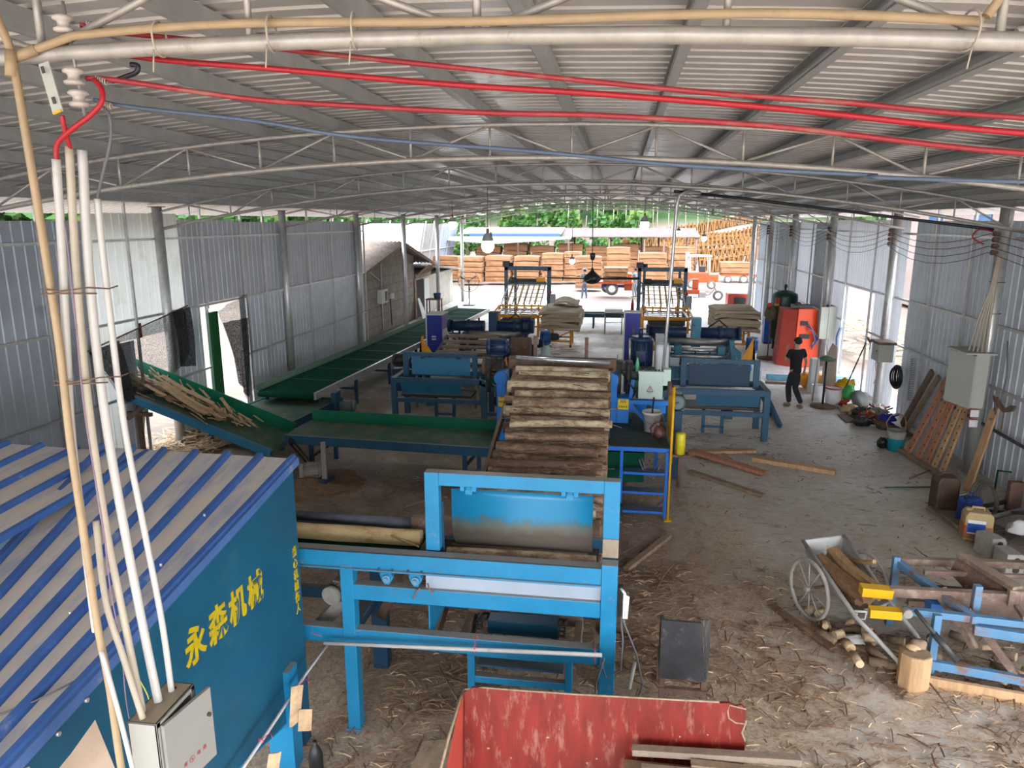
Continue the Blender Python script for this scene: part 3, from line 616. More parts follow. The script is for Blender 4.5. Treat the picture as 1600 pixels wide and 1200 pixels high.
# ---- hanging lamps
def lamp(x, y, z, label, s=1.0, top=None):
    top = top if top is not None else arc(x, 5.25)
    t = thing('hanging_lamp', label, 'lamp', (x,y,z), 'bulbs hanging from the roof trusses')
    b = MB(); b.cyl((x,y,z+.26*s),(x,y,top),.008,n=6); P(t,'cord',b,M['grey_cable'])
    b = MB(); b.lathe((x,y,z),[(0,.27*s),(.025*s,.27*s),(.03*s,.20*s),(.035*s,.18*s)],16); P(t,'socket',b,M['lamp_brown'])
    b = MB(); b.lathe((x,y,z),[(.035*s,.185*s),(.07*s,.15*s),(.10*s,.09*s),(.105*s,.04*s)],20); P(t,'collar',b,M['lamp_grey'])
    b = MB(); b.lathe((x,y,z),[(.105*s,.04*s),(.112*s,0),(.112*s,-.08*s),(.08*s,-.14*s),(.04*s,-.165*s),(0,-.17*s)],20); P(t,'bulb',b,M['glass_bulb'],'glowing white bulb')
    return t
lamp(-2.42,13.4,4.19,'largest hanging bulb, left of centre, on a long cord')
lamp(-4.32,18.8,4.53,'glowing bulb hanging near the leaning sheets at the left',.85)
lamp(.59,18.8,4.53,'glowing bulb hanging right of centre above the right sheet stacker',.95)
lamp(-1.92,30.0,3.02,'small glowing bulb hanging low over the veneer stacks',.9)
lamp(2.02,26.5,4.22,'small glowing bulb right of the slanting steel pipe',.7)
lamp(3.28,30.0,3.95,'small glowing bulb hanging before the drying slopes',.85)
for i, (x,y,z) in enumerate(((-4.3,24.4,4.1),(-3.4,30.0,4.75),(-1.5,33,4.9),(2.9,24.4,4.85))):
    b = MB(); b.cyl((x,y,z+.12),(x,y,arc(x,5.25)),.006,n=5); b.lathe((x,y,z),[(0,.14),(.03,.13),(.045,.05),(.05,-.02),(.03,-.07),(0,-.08)],12)
    single('unlit_lamp',b,M['lamp_grey'],('dark unlit bulb beside the largest glowing bulb','dark unlit bulb high over the left stacker','dark unlit bulb high near the roof peak','dark unlit bulb high on the right half of the roof')[i],'lamp','unlit bulbs under the roof')
# ceiling fan on a long rod
fx, fy, fz = -.76, 21.0, 2.96
t = thing('ceiling_fan','black ceiling fan with long blades hanging on a rod above the middle aisle','fan',(fx,fy,fz))
b = MB(); b.cyl((fx,fy,fz+.12),(fx-.03,fy,5.15),.012,n=8); P(t,'rod',b,M['dark'])
b = MB(); b.lathe((fx,fy,fz),[(0,.75),(.07,.74),(.08,.66),(.05,.56),(.02,.54)],14); P(t,'coupling',b,M['black'])
b = MB(); b.lathe((fx,fy,fz),[(.02,.34),(.05,.25),(.14,.16),(.24,.08),(.25,-.02),(.16,-.10),(.06,-.13),(0,-.13)],20); P(t,'motor_housing',b,M['black'])
for a_, L in ((3,1.35),(100,1.25),(178,1.3),(262,1.2)):
    a_ = radians(a_); d = Vector((cos(a_),sin(a_),0)); n_ = Vector((-d.y,d.x,0)); c = Vector((fx,fy,fz))
    b = MB(); p0 = c+d*.2; p1 = c+d*L
    b.prism([p0-n_*.06+Vector((0,0,.0)),p0+n_*.06+Vector((0,0,.03)),p1+n_*.08+Vector((0,0,.05)),p1-n_*.08+Vector((0,0,.0))],(0,0,.015)); P(t,'blade',b,M['black'])

# steel pipe standing on the control box, bent over at the top
b = MB(); b.tube([(.80,12.42,2.08),(.84,12.45,3.0),(.90,12.5,4.85),(.93,12.5,5.0),(1.05,12.55,5.06),(1.3,12.9,5.06)],.028,10)
single('steel_pipe',b,M['galv'],'tall galvanised pipe rising from the mint control box and bending at the roof','pipe')
# ================================================================ front: blue cabin shed at the left
SX = -2.65
t = thing('machine_cabin','blue steel machine cabin with a sawdust covered ribbed roof and yellow Chinese lettering','cabin',(-5.3,3.9,0))
def zr(y): return 2.63-.145*(5.45-y)
b = MB(); b.prism([(SX,5.42,0.0),(SX,5.42,zr(5.42)-.04),(SX,2.35,zr(2.35)-.04),(SX,2.35,1.2),(SX,5.10,.44),(SX,5.30,.40),(SX,5.30,0)],(-.03,0,0)); side = P(t,'side_panel',b,M['shed_face'])
b = MB(); b.b(-8.7,SX-.03,5.39,5.42,.3,2.58); P(t,'rear_panel',b,M['shed_face'])
b = MB(); b.b(-2.82,-2.60,4.98,5.14,0,.95); P(t,'leg',b,M['blue'])
b = MB(); b.b(-2.82,-2.69,2.4,2.5,0,1.9); P(t,'leg',b,M['blue'])
b = MB(); b.b(-8.7,-8.58,5.2,5.3,0,2.4); P(t,'leg',b,M['blue'])
b = MB(); b.beam((SX-.06,2.35,1.16),(SX-.06,5.1,.42),.05,.06); P(t,'lower_rail',b,M['blue'])
# right roof half: ribs along y
def roofhalf(x0, x1, y0, y1, zf, name, ribs, skew=0, dz=0):
    b = MB(); n_ = 10
    def pt(x, y, up=0): return (x, y, zf(x,y)+up)
    vs = []; 
    for i in range(n_+1):
        x = x0+(x1-x0)*i/n_
        for y in (y0,y1):
            xx = x+(skew*(y1-y)/(y1-y0))*(x1-x)/(x1-x0); vs.append(pt(xx,y,0))
    k = len(vs); vs += [(v[0],v[1],v[2]-.012) for v in vs]
    fs = [(2*i,2*i+2,2*i+3,2*i+1) for i in range(n_)]+[(k+2*i+1,k+2*i+3,k+2*i+2,k+2*i) for i in range(n_)]+[(0,1,k+1,k),(2*n_,k+2*n_,k+2*n_+1,2*n_+1)]
    b.add(vs, fs); rp = P(t, name, b, M['shed_roof'])
    for j in range(ribs+1):
        x = x0+(x1-x0)*j/ribs; xx0 = x+skew*(x1-x)/(x1-x0)
        a0 = Vector(pt(xx0,y0)); a1 = Vector(pt(x,y1)); r_ = MB(); w_ = .036; tp = .02; h = .036
        vs = []
        for q in (a0,a1): vs += [q+Vector((-w_,0,-.004)), q+Vector((-tp,0,h)), q+Vector((tp,0,h)), q+Vector((w_,0,-.004))]
        r_.add(vs, [(0,1,5,4),(1,2,6,5),(2,3,7,6),(0,3,2,1),(4,5,6,7)]); P(t,'roof_rib',r_,M['shed_rib'],parent=rp)
    return rp
roofhalf(-4.45, -2.68, 2.15, 5.5, lambda x,y: zr(y)+.012*(-2.68-x), 'roof_sheet', 6, skew=.95)
roofhalf(-8.8, -4.02, 2.0, 5.5, lambda x,y: 2.62-.06*(5.5-y)+.03*(x+4.02)*-.6, 'roof_sheet', 14)
b = MB(); b.beam((-2.655,2.12,zr(2.12)-.015),(-2.655,5.5,zr(5.5)-.015),.05,.065); P(t,'roof_edge',b,M['shed_edge'])
b = MB(); b.b(-8.8,-2.63,2.07,2.14,2.05,2.14); b.b(-8.8,-2.63,2.05,2.16,2.03,2.05); P(t,'gutter',b,M['gutter'])
b = MB(); b.prism([(-2.66,2.25,2.02),(-2.66,2.95,2.15),(-2.60,3.05,1.5),(-2.62,2.3,1.5)],(-.02,0,0)); b.add([(-2.67,2.12,2.05),(-2.67,2.25,1.0),(-3.9,2.12,1.0),(-3.9,2.12,2.05)],[(0,1,2,3)]); P(t,'corner_panel',b,M['beige'])
b = MB(); b.b(-8.0,-3.2,3.0,3.1,1.75,1.87); b.b(-8.0,-3.2,4.6,4.7,1.85,1.97); P(t,'inner_beam',b,M['blue_mid'])
b = MB(); b.b(-4.5,-4.3,3.3,4.9,1.2,1.9); P(t,'inner_housing',b,M['orange_red'])
b = MB()
for (y,z) in ((2.5,2.17),(2.9,2.24),(3.4,2.31),(2.3,2.14),(2.7,2.2)): b.cyl((-2.63,y,z-.03),(-2.615,y,z-.03),.012,n=8)
for (x,y) in ((-2.95,2.5),(-3.2,2.9),(-3.1,3.4),(-2.85,3.9),(-2.9,4.5)): b.cyl((x,y,zr(y)+.03),(x,y,zr(y)+.05),.008,n=6)
P(t,'bolt',b,M['galv'],kind='stuff')
for k, (ch, y, z) in enumerate((('永',3.87,1.90),('森',4.14,1.89),('机',4.40,1.875),('械',4.66,1.865))):
    text(ch, .275, M['letter'], (SX+.004,y,z), (radians(90),0,radians(90)), 'painted_character', parent=side, t=t, stretch=.84, bold=.03)
for k, ch in enumerate('当心机械伤人'):
    text(ch, .098, M['letter'], (SX+.004,5.335,1.86-.105*k), (radians(90),0,radians(90)), 'painted_character', parent=side, t=t, stretch=.85)
for k, ch in enumerate('安全'):
    text(ch, .2, M['letter'], (SX+.006,3.1,1.45-.23*k), (radians(90),0,radians(90)), 'painted_character', parent=side, t=t)
cable('thin_wire', [(-4.4,2.2,2.16),(-3.5,2.35,2.17),(-3.2,2.55,2.20),(-2.85,2.75,2.26),(-2.66,3.0,2.30)], .005, M['grey_cable'], 'grey wire lying across the near end of the cabin roof', 'wire')
# pole of wood tied along the cabin side
t2 = thing('tied_pole','slim pale wooden pole tied with pink string along the blue cabin side','pole',(-2.5,4.8,.8))
b = MB(); b.tube([(-2.52,3.6,.82),(-2.5,4.5,.86),(-2.5,5.1,.88),(-2.47,5.5,.91)],.013,8); P(t2,'pole',b,M['pvc'])
b = MB()
for y in (4.3,4.95,5.5):
    b.ring((-2.5,y,.865),.02,.004,(0,1,.2),12,5); b.tube([(-2.5,y,.87),(-2.45,y+.05,.9),(-2.42,y+.02,.88)],.003,5)
P(t2,'pink_string',b,mat('pink string',(.55,.04,.12),.7))
b = MB(); b.prism([(-2.45,4.72,1.02),(-2.40,4.78,1.0),(-2.42,4.72,.72),(-2.46,4.66,.70)],(.02,.01,0)); b.prism([(-2.40,4.72,.82),(-2.33,4.76,.80),(-2.34,4.74,.62),(-2.41,4.70,.64)],(.02,.01,0)); single('wood_splint',b,M['chips'],'pale bark splint hanging on the tied pole near the cabin leg','splint')
b = MB(); b.prism([(-2.42,4.25,.80),(-2.36,4.27,.80),(-2.44,4.18,.25),(-2.5,4.17,.25)],(.02,.02,0)); single('wood_splint',b,M['chips'],'long pale splint leaning below the tied pole','splint')
b = MB(); b.b(-2.75,-1.95,3.9,4.25,0,.16); single('green_crate',b,mat('pale green sheet',(.25,.40,.30),.6),'pale green flat crate at the bottom edge below the cabin','crate')
# switch box
t = thing('switch_box','pale grey switch box with its door ajar in front of the blue cabin','electric box',(-2.15,3.1,1.55),None)
bx0, bx1, by0, by1, bz0, bz1 = -2.13, -1.985, 2.56, 2.86, 1.98, 2.40
b = MB(); b.b(bx0,bx0+.01,by0,by1,bz0,bz1); b.b(bx0,bx1,by0,by0+.01,bz0,bz1); b.b(bx0,bx1,by1-.01,by1,bz0,bz1); b.b(bx0,bx1,by0,by1,bz1-.01,bz1); b.b(bx0,bx1,by0,by1,bz0,bz0+.01)
b.b(bx1-.012,bx1,by0,by0+.03,bz0,bz1); b.b(bx1-.012,bx1,by1-.03,by1,bz0,bz1); b.b(bx1-.012,bx1,by0,by1,bz1-.03,bz1); P(t,'housing',b,M['box'],bevel=.003)
b = MB(); b.b(bx0+.012,bx0+.02,by0+.02,by1-.02,bz0+.02,bz1-.02); P(t,'back_plate',b,M['dark'])
b = MB(); b.cyl((-2.06,2.81,bz1),(-2.06,2.81,bz1+.003),.012,n=16); P(t,'cable_hole',b,M['black'])
an = radians(10); hy = by0+.02; dl = .30
def dp(u, z, o=0): return (bx1+.004+sin(an)*u+cos(an)*o, hy+cos(an)*u-sin(an)*o, z)
b = MB(); b.add([dp(0,bz0+.02),dp(dl,bz0+.02),dp(dl,bz1-.02),dp(0,bz1-.02),dp(0,bz0+.02,.018),dp(dl,bz0+.02,.018),dp(dl,bz1-.02,.018),dp(0,bz1-.02,.018)],[(3,2,1,0),(4,5,6,7),(0,1,5,4),(1,2,6,5),(2,3,7,6),(3,0,4,7)])
dr = P(t,'door',b,mat('pale grey door',(.27,.27,.25),.4,0,.04,3),bevel=.002)
b = MB(); b.cyl(dp(dl-.03,bz1-.15,.018),dp(dl-.03,bz1-.15,.030),.010,n=16); P(t,'lock',b,M['dark'],parent=dr)
b = MB(); b.ring(dp(.14,bz1-.30,.019),.015,.0012,dp(0,0,1) if False else (cos(an),-sin(an),0),24,5); b.blob(dp(.14,bz1-.30,.02),(.002,.004,.007)); P(t,'red_mark',b,mat('faded red print',(.30,.03,.04),.6),parent=dr)
for ch, u in (('有',.10),('电',.185),('危',.225)): text(ch, .026, mat('red print '+ch,(.32,.07,.075),.6), dp(u,bz1-.30,.0195), (radians(90),0,radians(90)-an), 'printed_character', parent=dr, t=t, depth=.0003)

# ================================================================ front: bark feeding machine
t = thing('log_feeder','large bright blue steel log feeder frame with a hinged flap plate, nearest machine','machine',(-1.3,6.0,0))
B5 = M['blue']
def part(name, args, m=B5, bevel=.006, parent=None, label=None):
    b = MB()
    for a in args: b.b(*a)
    return P(t, name, b, m, label, parent, bevel=bevel)
part('leg',[(-2.345,-2.228,5.55,5.67,0.0,1.66),(-2.365,-2.21,5.53,5.69,0,.02)])
part('leg',[(-.065,.07,5.55,5.67,0.0,1.82),(-.085,.09,5.53,5.69,0,.02)])
part('leg',[(-2.43,-2.27,6.50,6.62,0,1.6)],M['blue_navy']); part('leg',[(-.07,.06,6.50,6.62,0,1.6)],M['blue_navy'])
part('top_rail',[(-3.3,-.065,5.56,5.58,1.63,1.785),(-3.3,-.065,5.56,5.68,1.775,1.785),(-3.3,-.065,5.53,5.6,1.625,1.64)])
part('middle_rail',[(-2.235,-.065,5.56,5.66,1.33,1.475)])
part('lower_rail',[(-3.3,-.065,5.56,5.66,.885,1.035)])
part('rear_rail',[(-3.3,.0,6.52,6.60,1.46,1.60),(-3.3,0,6.52,6.6,.75,.87)],M['blue_mid'])
part('cross_rail',[(-2.38,-2.26,5.66,6.52,.9,1.0)],M['blue_mid']); part('cross_rail',[(-.06,.04,5.66,6.52,.9,1.0)],M['blue_mid'])
b = MB(); b.prism([(-1.58,5.60,1.475),(-.065,5.60,1.475),(-.065,5.60,1.63),(-1.58,5.60,1.63)],(0,.02,0)); P(t,'chute_plate',b,mat('pale blue galvanised plate',(.36,.43,.52),.35,.3,.08,3))
part('side_plate',[(-1.59,-1.575,5.68,6.25,.93,1.36)],M['blue']); 
# flap frame, its brown weathered foot and the flap
part('flap_frame',[(-1.60,-1.475,5.70,5.80,1.78,2.50),(-.065,.07,5.70,5.80,1.99,2.50),(-1.475,-.065,5.70,5.80,2.385,2.50)])
part('frame_foot',[(-.065,.07,5.695,5.80,1.82,1.99)],mat('sawdust brown painted steel',(.27,.22,.165),.8,0,.2,5))
part('frame_plate',[(-1.61,-1.46,5.80,5.83,1.70,2.2)],M['blue_navy'])
b = MB(); vs = []; N_ = 10
for i in range(N_+1):
    u = i/N_; z = 2.325-.60*u; y = 5.80+.20*(max(0,u-.55)/.45)**2*.9; vs += [(-1.385,y,z),(-.155,y,z)]
k = len(vs); vs += [(x,y+.012,z) for x,y,z in vs]
b.add(vs,[(2*i+1,2*i,2*i+2,2*i+3) for i in range(N_)]+[(k+2*i,k+2*i+1,k+2*i+3,k+2*i+2) for i in range(N_)]+[(0,1,k+1,k),(2*N_+1,2*N_,k+2*N_,k+2*N_+1)]+[(2*i,k+2*i,k+2*i+2,2*i+2) for i in range(N_)]+[(2*i+1,2*i+3,k+2*i+3,k+2*i+1) for i in range(N_)],True)
fl = P(t,'flap',b,M['flap'])
for x in (-1.22,-.35):
    b = MB(); b.cyl((x-.06,5.76,2.355),(x+.06,5.76,2.355),.014,n=10); b.b(x-.07,x-.035,5.72,5.79,2.34,2.41); b.b(x+.035,x+.07,5.72,5.79,2.34,2.41); b.b(x-.03,x+.03,5.75,5.80,2.30,2.365); P(t,'hinge',b,M['blue'],parent=fl)
# trough, belt, roller, tube
part('trough_floor',[(-3.4,-.1,5.72,6.46,1.52,1.54)],M['dark']); b = MB(); b.b(-3.4,-1.72,5.74,6.44,1.55,1.57); P(t,'belt',b,M['belt'])
b = MB(); b.cyl((-3.4,6.50,1.68),(-1.95,6.50,1.66),.05,n=14); P(t,'trough_edge',b,mat('grey plastic lined edge',(.10,.11,.14),.6,0,.3,6))
b = MB(); b.b(-1.95,-1.48,6.44,6.54,1.58,1.75); P(t,'trough_end',b,M['rust_dusty'])
b = MB(); b.cyl((-1.69,5.76,1.60),(-1.69,6.42,1.60),.065,n=16); b.cyl((-1.69,5.74,1.6),(-1.69,5.8,1.6),.085,n=16); P(t,'roller',b,M['dark'])
b = MB(); b.cyl((-1.0,5.9,1.60),(-.1,5.9,1.58),.05,n=10); b.cyl((-1.45,6.05,1.62),(-.2,6.1,1.58),.07,n=12); P(t,'feed_roller',b,M['rust'])
for x in (-1.92,-1.66):
    b = MB(); b.prism([(x-.07,5.555,1.625),(x+.07,5.555,1.625),(x+.055,5.555,1.56),(x+.02,5.555,1.50),(x-.02,5.555,1.50),(x-.055,5.555,1.56)],(0,.04,0)); bb = P(t,'bearing_bracket',b,M['blue'],bevel=.003)
    b = MB(); b.cyl((x,5.555,1.56),(x,5.535,1.56),.036,n=18); b.cyl((x,5.535,1.56),(x,5.52,1.56),.018,n=14); P(t,'bearing',b,mat('bearing blue steel %s' % x,(.12,.28,.42),.35,.3,.1,4),parent=bb)
    b = MB()
    for dx in (-.06,.06): b.cyl((x+dx,5.54,1.66),(x+dx,5.54,1.60),.007,n=8)
    P(t,'bolt',b,M['dark'],parent=bb)
b = MB(); b.tube([(-1.55,5.54,1.55),(-1.53,5.53,1.50),(-1.50,5.53,1.46)],.008,6); b.tube([(-1.62,5.54,1.5),(-1.66,5.53,1.45),(-1.68,5.53,1.40)],.008,6); P(t,'twig_scrap',b,M['bark'])
motor(t,(-2.555,5.80,1.20),(-2.50,6.1,1.22),.095,M['motor_grey'])
b = MB(); b.prism([(-2.55,5.95,1.10),(-2.40,5.95,1.10),(-2.58,5.75,.90),(-2.75,5.75,.88)],(0,.08,.03)); P(t,'belt_cover',b,M['motor_grey'])
b = MB(); b.beam((-1.95,6.5,1.35),(-2.15,6.0,.9),.07,.07); P(t,'strut',b,M['rust'])
# chain box and inner stand
part('chain_frame',[(-1.38,-1.31,5.98,6.42,.70,.80),(-.31,-.24,5.98,6.42,.70,.80),(-1.38,-.24,5.95,6.01,.70,.80),(-1.38,-.24,6.40,6.46,.72,.86)],M['rust_dusty'])
part('chain_tray',[(-1.15,-.47,6.2,6.38,.70,.84)],M['shed_face'])
for x in (-1.2,-.42):
    b = MB()
    for k in range(11):
        y = 6.02+k*.035; z = .83+.05*sin(k*.5)
        b.b(x-.03,x-.018,y,y+.028,z,z+.03); b.b(x+.018,x+.03,y,y+.028,z,z+.03); b.cyl((x-.035,y+.014,z+.015),(x+.035,y+.014,z+.015),.009,n=6)
    P(t,'chain',b,M['dark'])
part('inner_stand',[(-1.30,-1.23,5.95,6.02,0,.68),(-.38,-.31,5.95,6.02,0,.68),(-1.23,-.38,5.95,6.02,.33,.40),(-1.3,-.31,5.93,6.03,.62,.69)],M['blue'])
b = MB(); b.b(-1.22,-.4,6.03,6.3,.45,.47); P(t,'drip_tray',b,M['blue_mid'])
# cable junction at the right leg
b = MB(); b.b(.075,.11,5.58,5.64,1.35,1.62); P(t,'switch',b,M['black'])
b = MB(); b.tube([(.10,5.56,1.62),(.13,5.52,1.60),(.15,5.5,1.5),(.145,5.5,1.40)],.012,6); b.prism([(.12,5.5,1.6),(.17,5.5,1.58),(.16,5.5,1.38),(.12,5.5,1.38)],(0,.01,0)); P(t,'white_tape',b,M['white'])
b = MB(); b.tube([(.10,5.6,1.4),(.13,5.55,1.15),(.12,5.5,.9),(.0,5.45,.85),(-.05,5.45,1.0)],.008,6); b.tube([(.12,5.55,1.35),(.25,5.6,1.0),(.33,5.9,.5),(.30,6.3,.02)],.008,6); b.tube([(-.02,5.45,1.03),(-.08,5.44,.8),(-.1,5.44,.3),(-.08,5.5,.02)],.008,6); P(t,'hanging_cable',b,M['grey_cable'])
# white pipe tied along the front
t3 = thing('tied_pipe','white plastic pipe tied with pink string across the front of the bright blue feeder','pipe',(-1.3,5.44,1.0))
b = MB(); b.cyl((-2.48,5.44,.955),(-.04,5.44,1.065),.018,n=12); P(t3,'pipe',b,M['pvc'])
b = MB()
for x in (-1.12,-.10): b.ring((x,5.5,1.03),.075,.004,(1,0,0),16,5)
b.tube([(-2.50,5.44,1.02),(-2.56,5.48,1.0),(-2.60,5.46,1.03)],.004,5); P(t3,'pink_string',b,mat('pink string two',(.5,.05,.12),.7))
# log lying on the belt
def log(x0, x1, y, z, r, m, label, name='log', group=None, tilt=(0,0), seed=0, ends=True, kind_m=None):
    """a log lying along x, its own slight bends, knots and taper"""
    rnd = random.Random(seed); L = x1-x0; n_ = 14; R = 12; c = ((x0+x1)/2, y, z)
    vs = []; k1, k2 = rnd.uniform(-.012,.012), rnd.uniform(-.012,.012); tp = rnd.uniform(-.12,.12)
    for i in range(n_+1):
        u = i/n_-.5; cy = k1*(1-4*u*u)*2+tilt[0]*u; cz = k2*(1-4*u*u)*2+tilt[1]*u
        for k in range(R):
            a = 2*pi*k/R; rr = r*(1+tp*u*1.6)*(1+.10*mnoise.noise(Vector((u*5+seed*3.3,cos(a)*1.2,sin(a)*1.2+seed))))
            vs.append((u*L,cy+rr*cos(a),cz+rr*sin(a)))
    b = MB(); fs = [(i*R+k,(i+1)*R+k,(i+1)*R+(k+1)%R,i*R+(k+1)%R) for i in range(n_) for k in range(R)]
    b.add(vs, fs, True); b.add(vs[:R],[tuple(range(R))],False); b.add(vs[-R:],[tuple(range(R))[::-1]],False)
    me = b.mesh(name); me.materials.append(m); me.materials.append(M['log_end'])
    for p in me.polygons:
        if p.index >= n_*R: p.material_index = 1
    me.flip_normals() if False else None
    o = bpy.data.objects.new(name, me); COL.objects.link(o); o.location = c; o['label'] = label; o['category'] = 'log'
    if group: o['group'] = group
    return o
log(-3.25,-1.78,6.20,1.655,.078,M['log_pale'],'pale peeled spotted log lying in the trough of the front feeder',seed=3)
log(-1.46,-.12,5.90,1.675,.05,M['log'],'thin brown log just under the scraped flap plate',seed=5)
cable('thin_twig',[(-2.05,6.12,1.70),(-1.9,6.05,1.68),(-1.75,6.0,1.66)],.009,M['chips'],'splintered twig lying over the pale log end','twig')

# ================================================================ red box, its planks
t = thing('plywood_box','open box of worn red film-faced plywood at the bottom edge','box',(0,4.9,0))
R0 = .93
b = MB(); vs = [(-1.02,4.42,0),(.93,4.42,0),(.93,4.42,1.535),(-.2,4.42,1.46),(-.62,4.42,1.445),(-.97,4.42,1.435),(-1.02,4.42,1.40)]
# panel front: leaning a little, its top edge rises to the right
def rp(x, z, o=0): return (x, 4.54+.10*z+o, z)
outl = [(-1.04,.15),(.99,.15),(.99,1.0),(.965,1.06),(.985,1.13),(.985,1.24),(.95,1.265),(.91,1.255),(.87,1.272),(.80,1.265),(.3,1.245),(-.2,1.225),(-.6,1.215),(-.98,1.21),(-1.04,1.17)]
b = MB(); n_ = len(outl); f_ = [rp(x,z) for x,z in outl]; k_ = [rp(x,z,.02) for x,z in outl]
b.add(f_+k_,[tuple(range(n_)),tuple(range(n_,2*n_))[::-1]]+[((k+1)%n_,k,n_+k,n_+(k+1)%n_) for k in range(n_)]); pn1 = P(t,'side_panel',b,M['red_ply'])
b = MB(); b.tube([rp(x,z,.0) for x,z in ((.99,1.0),(.965,1.06),(.985,1.13),(.99,1.16))],.008,5); b.tube([rp(x,z,-.001) for x,z in ((.985,1.24),(.87,1.26),(.86,1.21),(.87,1.16),(.92,1.13),(.98,1.13))],.006,5)
b.tube([rp(x,z,.01) for x,z in ((-1.04,1.185),(-.9,1.21),(-.6,1.215),(-.2,1.226),(.3,1.246),(.8,1.266))],.009,5); P(t,'chipped_edge',b,M['raw_edge'],parent=pn1)
b = MB()
rnd = random.Random(4)
for k in range(16):
    x = rnd.uniform(-.98,.85); z = rnd.uniform(.5,1.1); r = rnd.uniform(.003,.010); b.blob(rp(x,z,-.001),(r*rnd.uniform(.7,1.8),.002,r),6,4)
P(t,'paint_chip',b,M['raw_edge'],parent=pn1,kind='stuff')
b = MB(); b.prism([(-1.05,4.70,1.14),(-1.07,4.0,.75),(-1.07,4.0,.1),(-1.05,4.65,.1)],(-.02,0,0)); P(t,'end_panel',b,M['red_dark'])
b = MB(); b.tube([(-1.065,4.70,1.15),(-1.10,4.4,1.0),(-1.13,4.05,.80)],.011,6); P(t,'end_edge',b,M['raw_edge'])
b = MB(); b.prism([(-1.60,5.45,.02),(-1.15,5.45,.1),(-1.10,4.3,.1),(-1.70,4.2,.02)],(0,0,.03)); single('plywood_sheet',b,mat('plywood sheet with sawdust',(.36,.26,.17),.85,0,.25,9,dirt=((.17,.10,.065), .35, 12)),'brown plywood sheet strewn with bark beside the red box','plywood')
pl = [((.20,4.52,.93),(1.34,4.52,.985),.07,.05,'wood_grey','topmost grey plank lying against the red box'),((.60,4.44,.93),(1.34,4.42,.94),.07,.04,'wood_old','short brown plank end on the red box pile'),
      ((.26,4.36,.90),(1.35,4.34,.93),.10,.05,'wood_grey','wide moss stained plank at the bottom right of the red box'),((.16,4.24,.88),(1.3,4.22,.90),.10,.04,'wood_old','lowest plank at the very bottom edge beside the red box'),((.5,4.45,.84),(1.42,4.30,.86),.1,.035,'wood_grey','plank end sticking right below the others by the red box')]
for p, q, w_, h, m_, lab in pl:
    b = MB(); b.beam(p,q,w_,h); single('plank',b,M[m_],lab,'plank','planks piled by the red box',bevel=.004)
b = MB(); b.b(.15,1.3,4.15,4.53,0,.84); single('pallet_base',b,M['wood_old'],'wooden base under the planks by the red box','pallet')

# black rubber chute on a small stand
t = thing('chute_stand','black stained square chute on a rusty stand behind the red box','chute',(.72,6.6,0))
b = MB(); b.prism([(.50,6.30,.925),(.87,6.30,.925),(.93,6.26,.34),(.50,6.26,.34)],(0,.03,0)); b.prism([(.88,6.3,.96),(.93,6.26,.36),(.97,6.45,.40),(.97,6.5,.86)],(.012,0,0)); P(t,'chute_plate',b,mat('scorched chute steel',(.055,.055,.06),.45,.1,.4,3,dirt=((.30,.24,.18), .45, 2.5)))
b = MB(); b.b(.50,.53,6.3,6.45,.4,.9); P(t,'chute_side',b,M['dark'])
part2 = [(.51,.56,6.3,6.35,0,.38),(.90,.95,6.3,6.35,0,.38),(.51,.56,6.7,6.75,0,.38),(.90,.95,6.7,6.75,0,.38)]
for a in part2:
    b = MB(); b.b(*a); P(t,'leg',b,M['rust'])
b = MB(); b.b(.51,.95,6.28,6.33,.16,.22); b.b(.51,.95,6.28,6.33,.32,.37); P(t,'stretcher',b,M['rust'])
b = MB(); b.cyl((.235,6.5,.03),(.28,6.55,.30),.02,n=10); b.cyl((.28,6.55,.30),(.281,6.551,.302),.016,n=10); single('pipe_offcut',b,M['pvc'],'short white pipe offcut standing behind the red box','pipe')
b = MB(); b.lathe((-2.42,5.0,0),[(0,0),(.055,0),(.06,.03),(.06,.18),(.04,.24),(.018,.28),(.018,.31),(0,.31)],16); single('plastic_bottle',b,M['black'],'dark oily bottle standing by the cabin leg','bottle')
# ================================================================ log elevator with logs
def ez(y): return .60+.268*(y-6.3)
t = thing('log_elevator','sloping chain elevator carrying logs up to the rounding lathe','conveyor',(-.95,9.2,0))
for x in (-1.72,-.10):
    b = MB(); b.beam((x,6.35,ez(6.35)-.14),(x,12.15,ez(12.15)-.14),.05,.16); P(t,'side_rail',b,M['rust_dusty'])
for x in (-1.35,-.5):
    b = MB(); b.beam((x,6.4,ez(6.4)-.10),(x,12.1,ez(12.1)-.10),.05,.05); P(t,'chain_track',b,M['dark'])
for (x,y) in ((-1.72,8.2),(-.10,8.2),(-1.72,11.4),(-.10,11.4)):
    b = MB(); b.b(x-.04,x+.04,y-.04,y+.04,0,ez(y)-.2); P(t,'leg',b,M['blue_navy'])
b = MB(); b.b(-1.7,-.12,8.17,8.23,.35,.42); b.b(-1.7,-.12,11.37,11.43,.6,.68); P(t,'cross_bar',b,M['blue_navy'])
b = MB(); b.cyl((-1.72,12.20,ez(12.2)+.10),(-.10,12.20,ez(12.2)+.06),.042,n=14); P(t,'top_roller',b,M['chrome'])
b = MB(); b.b(-1.88,.0,12.42,12.55,2.05,2.26); b.b(-1.80,-.05,12.25,12.45,2.0,2.10); P(t,'head_beam',b,M['rust'])
for x in (-1.42,-.52):
    b = MB(); b.b(x-.03,x+.03,12.48,12.54,2.26,2.62); P(t,'stop_post',b,M['rust'])
rnd = random.Random(11)
y = 6.75; k = 0; LG = []
while y < 12.02:
    r = rnd.uniform(.062,.092)
    if abs(y-10.75) < .12: r = .118
    LG.append((y, r)); y += r*2*rnd.uniform(.90,1.0); 
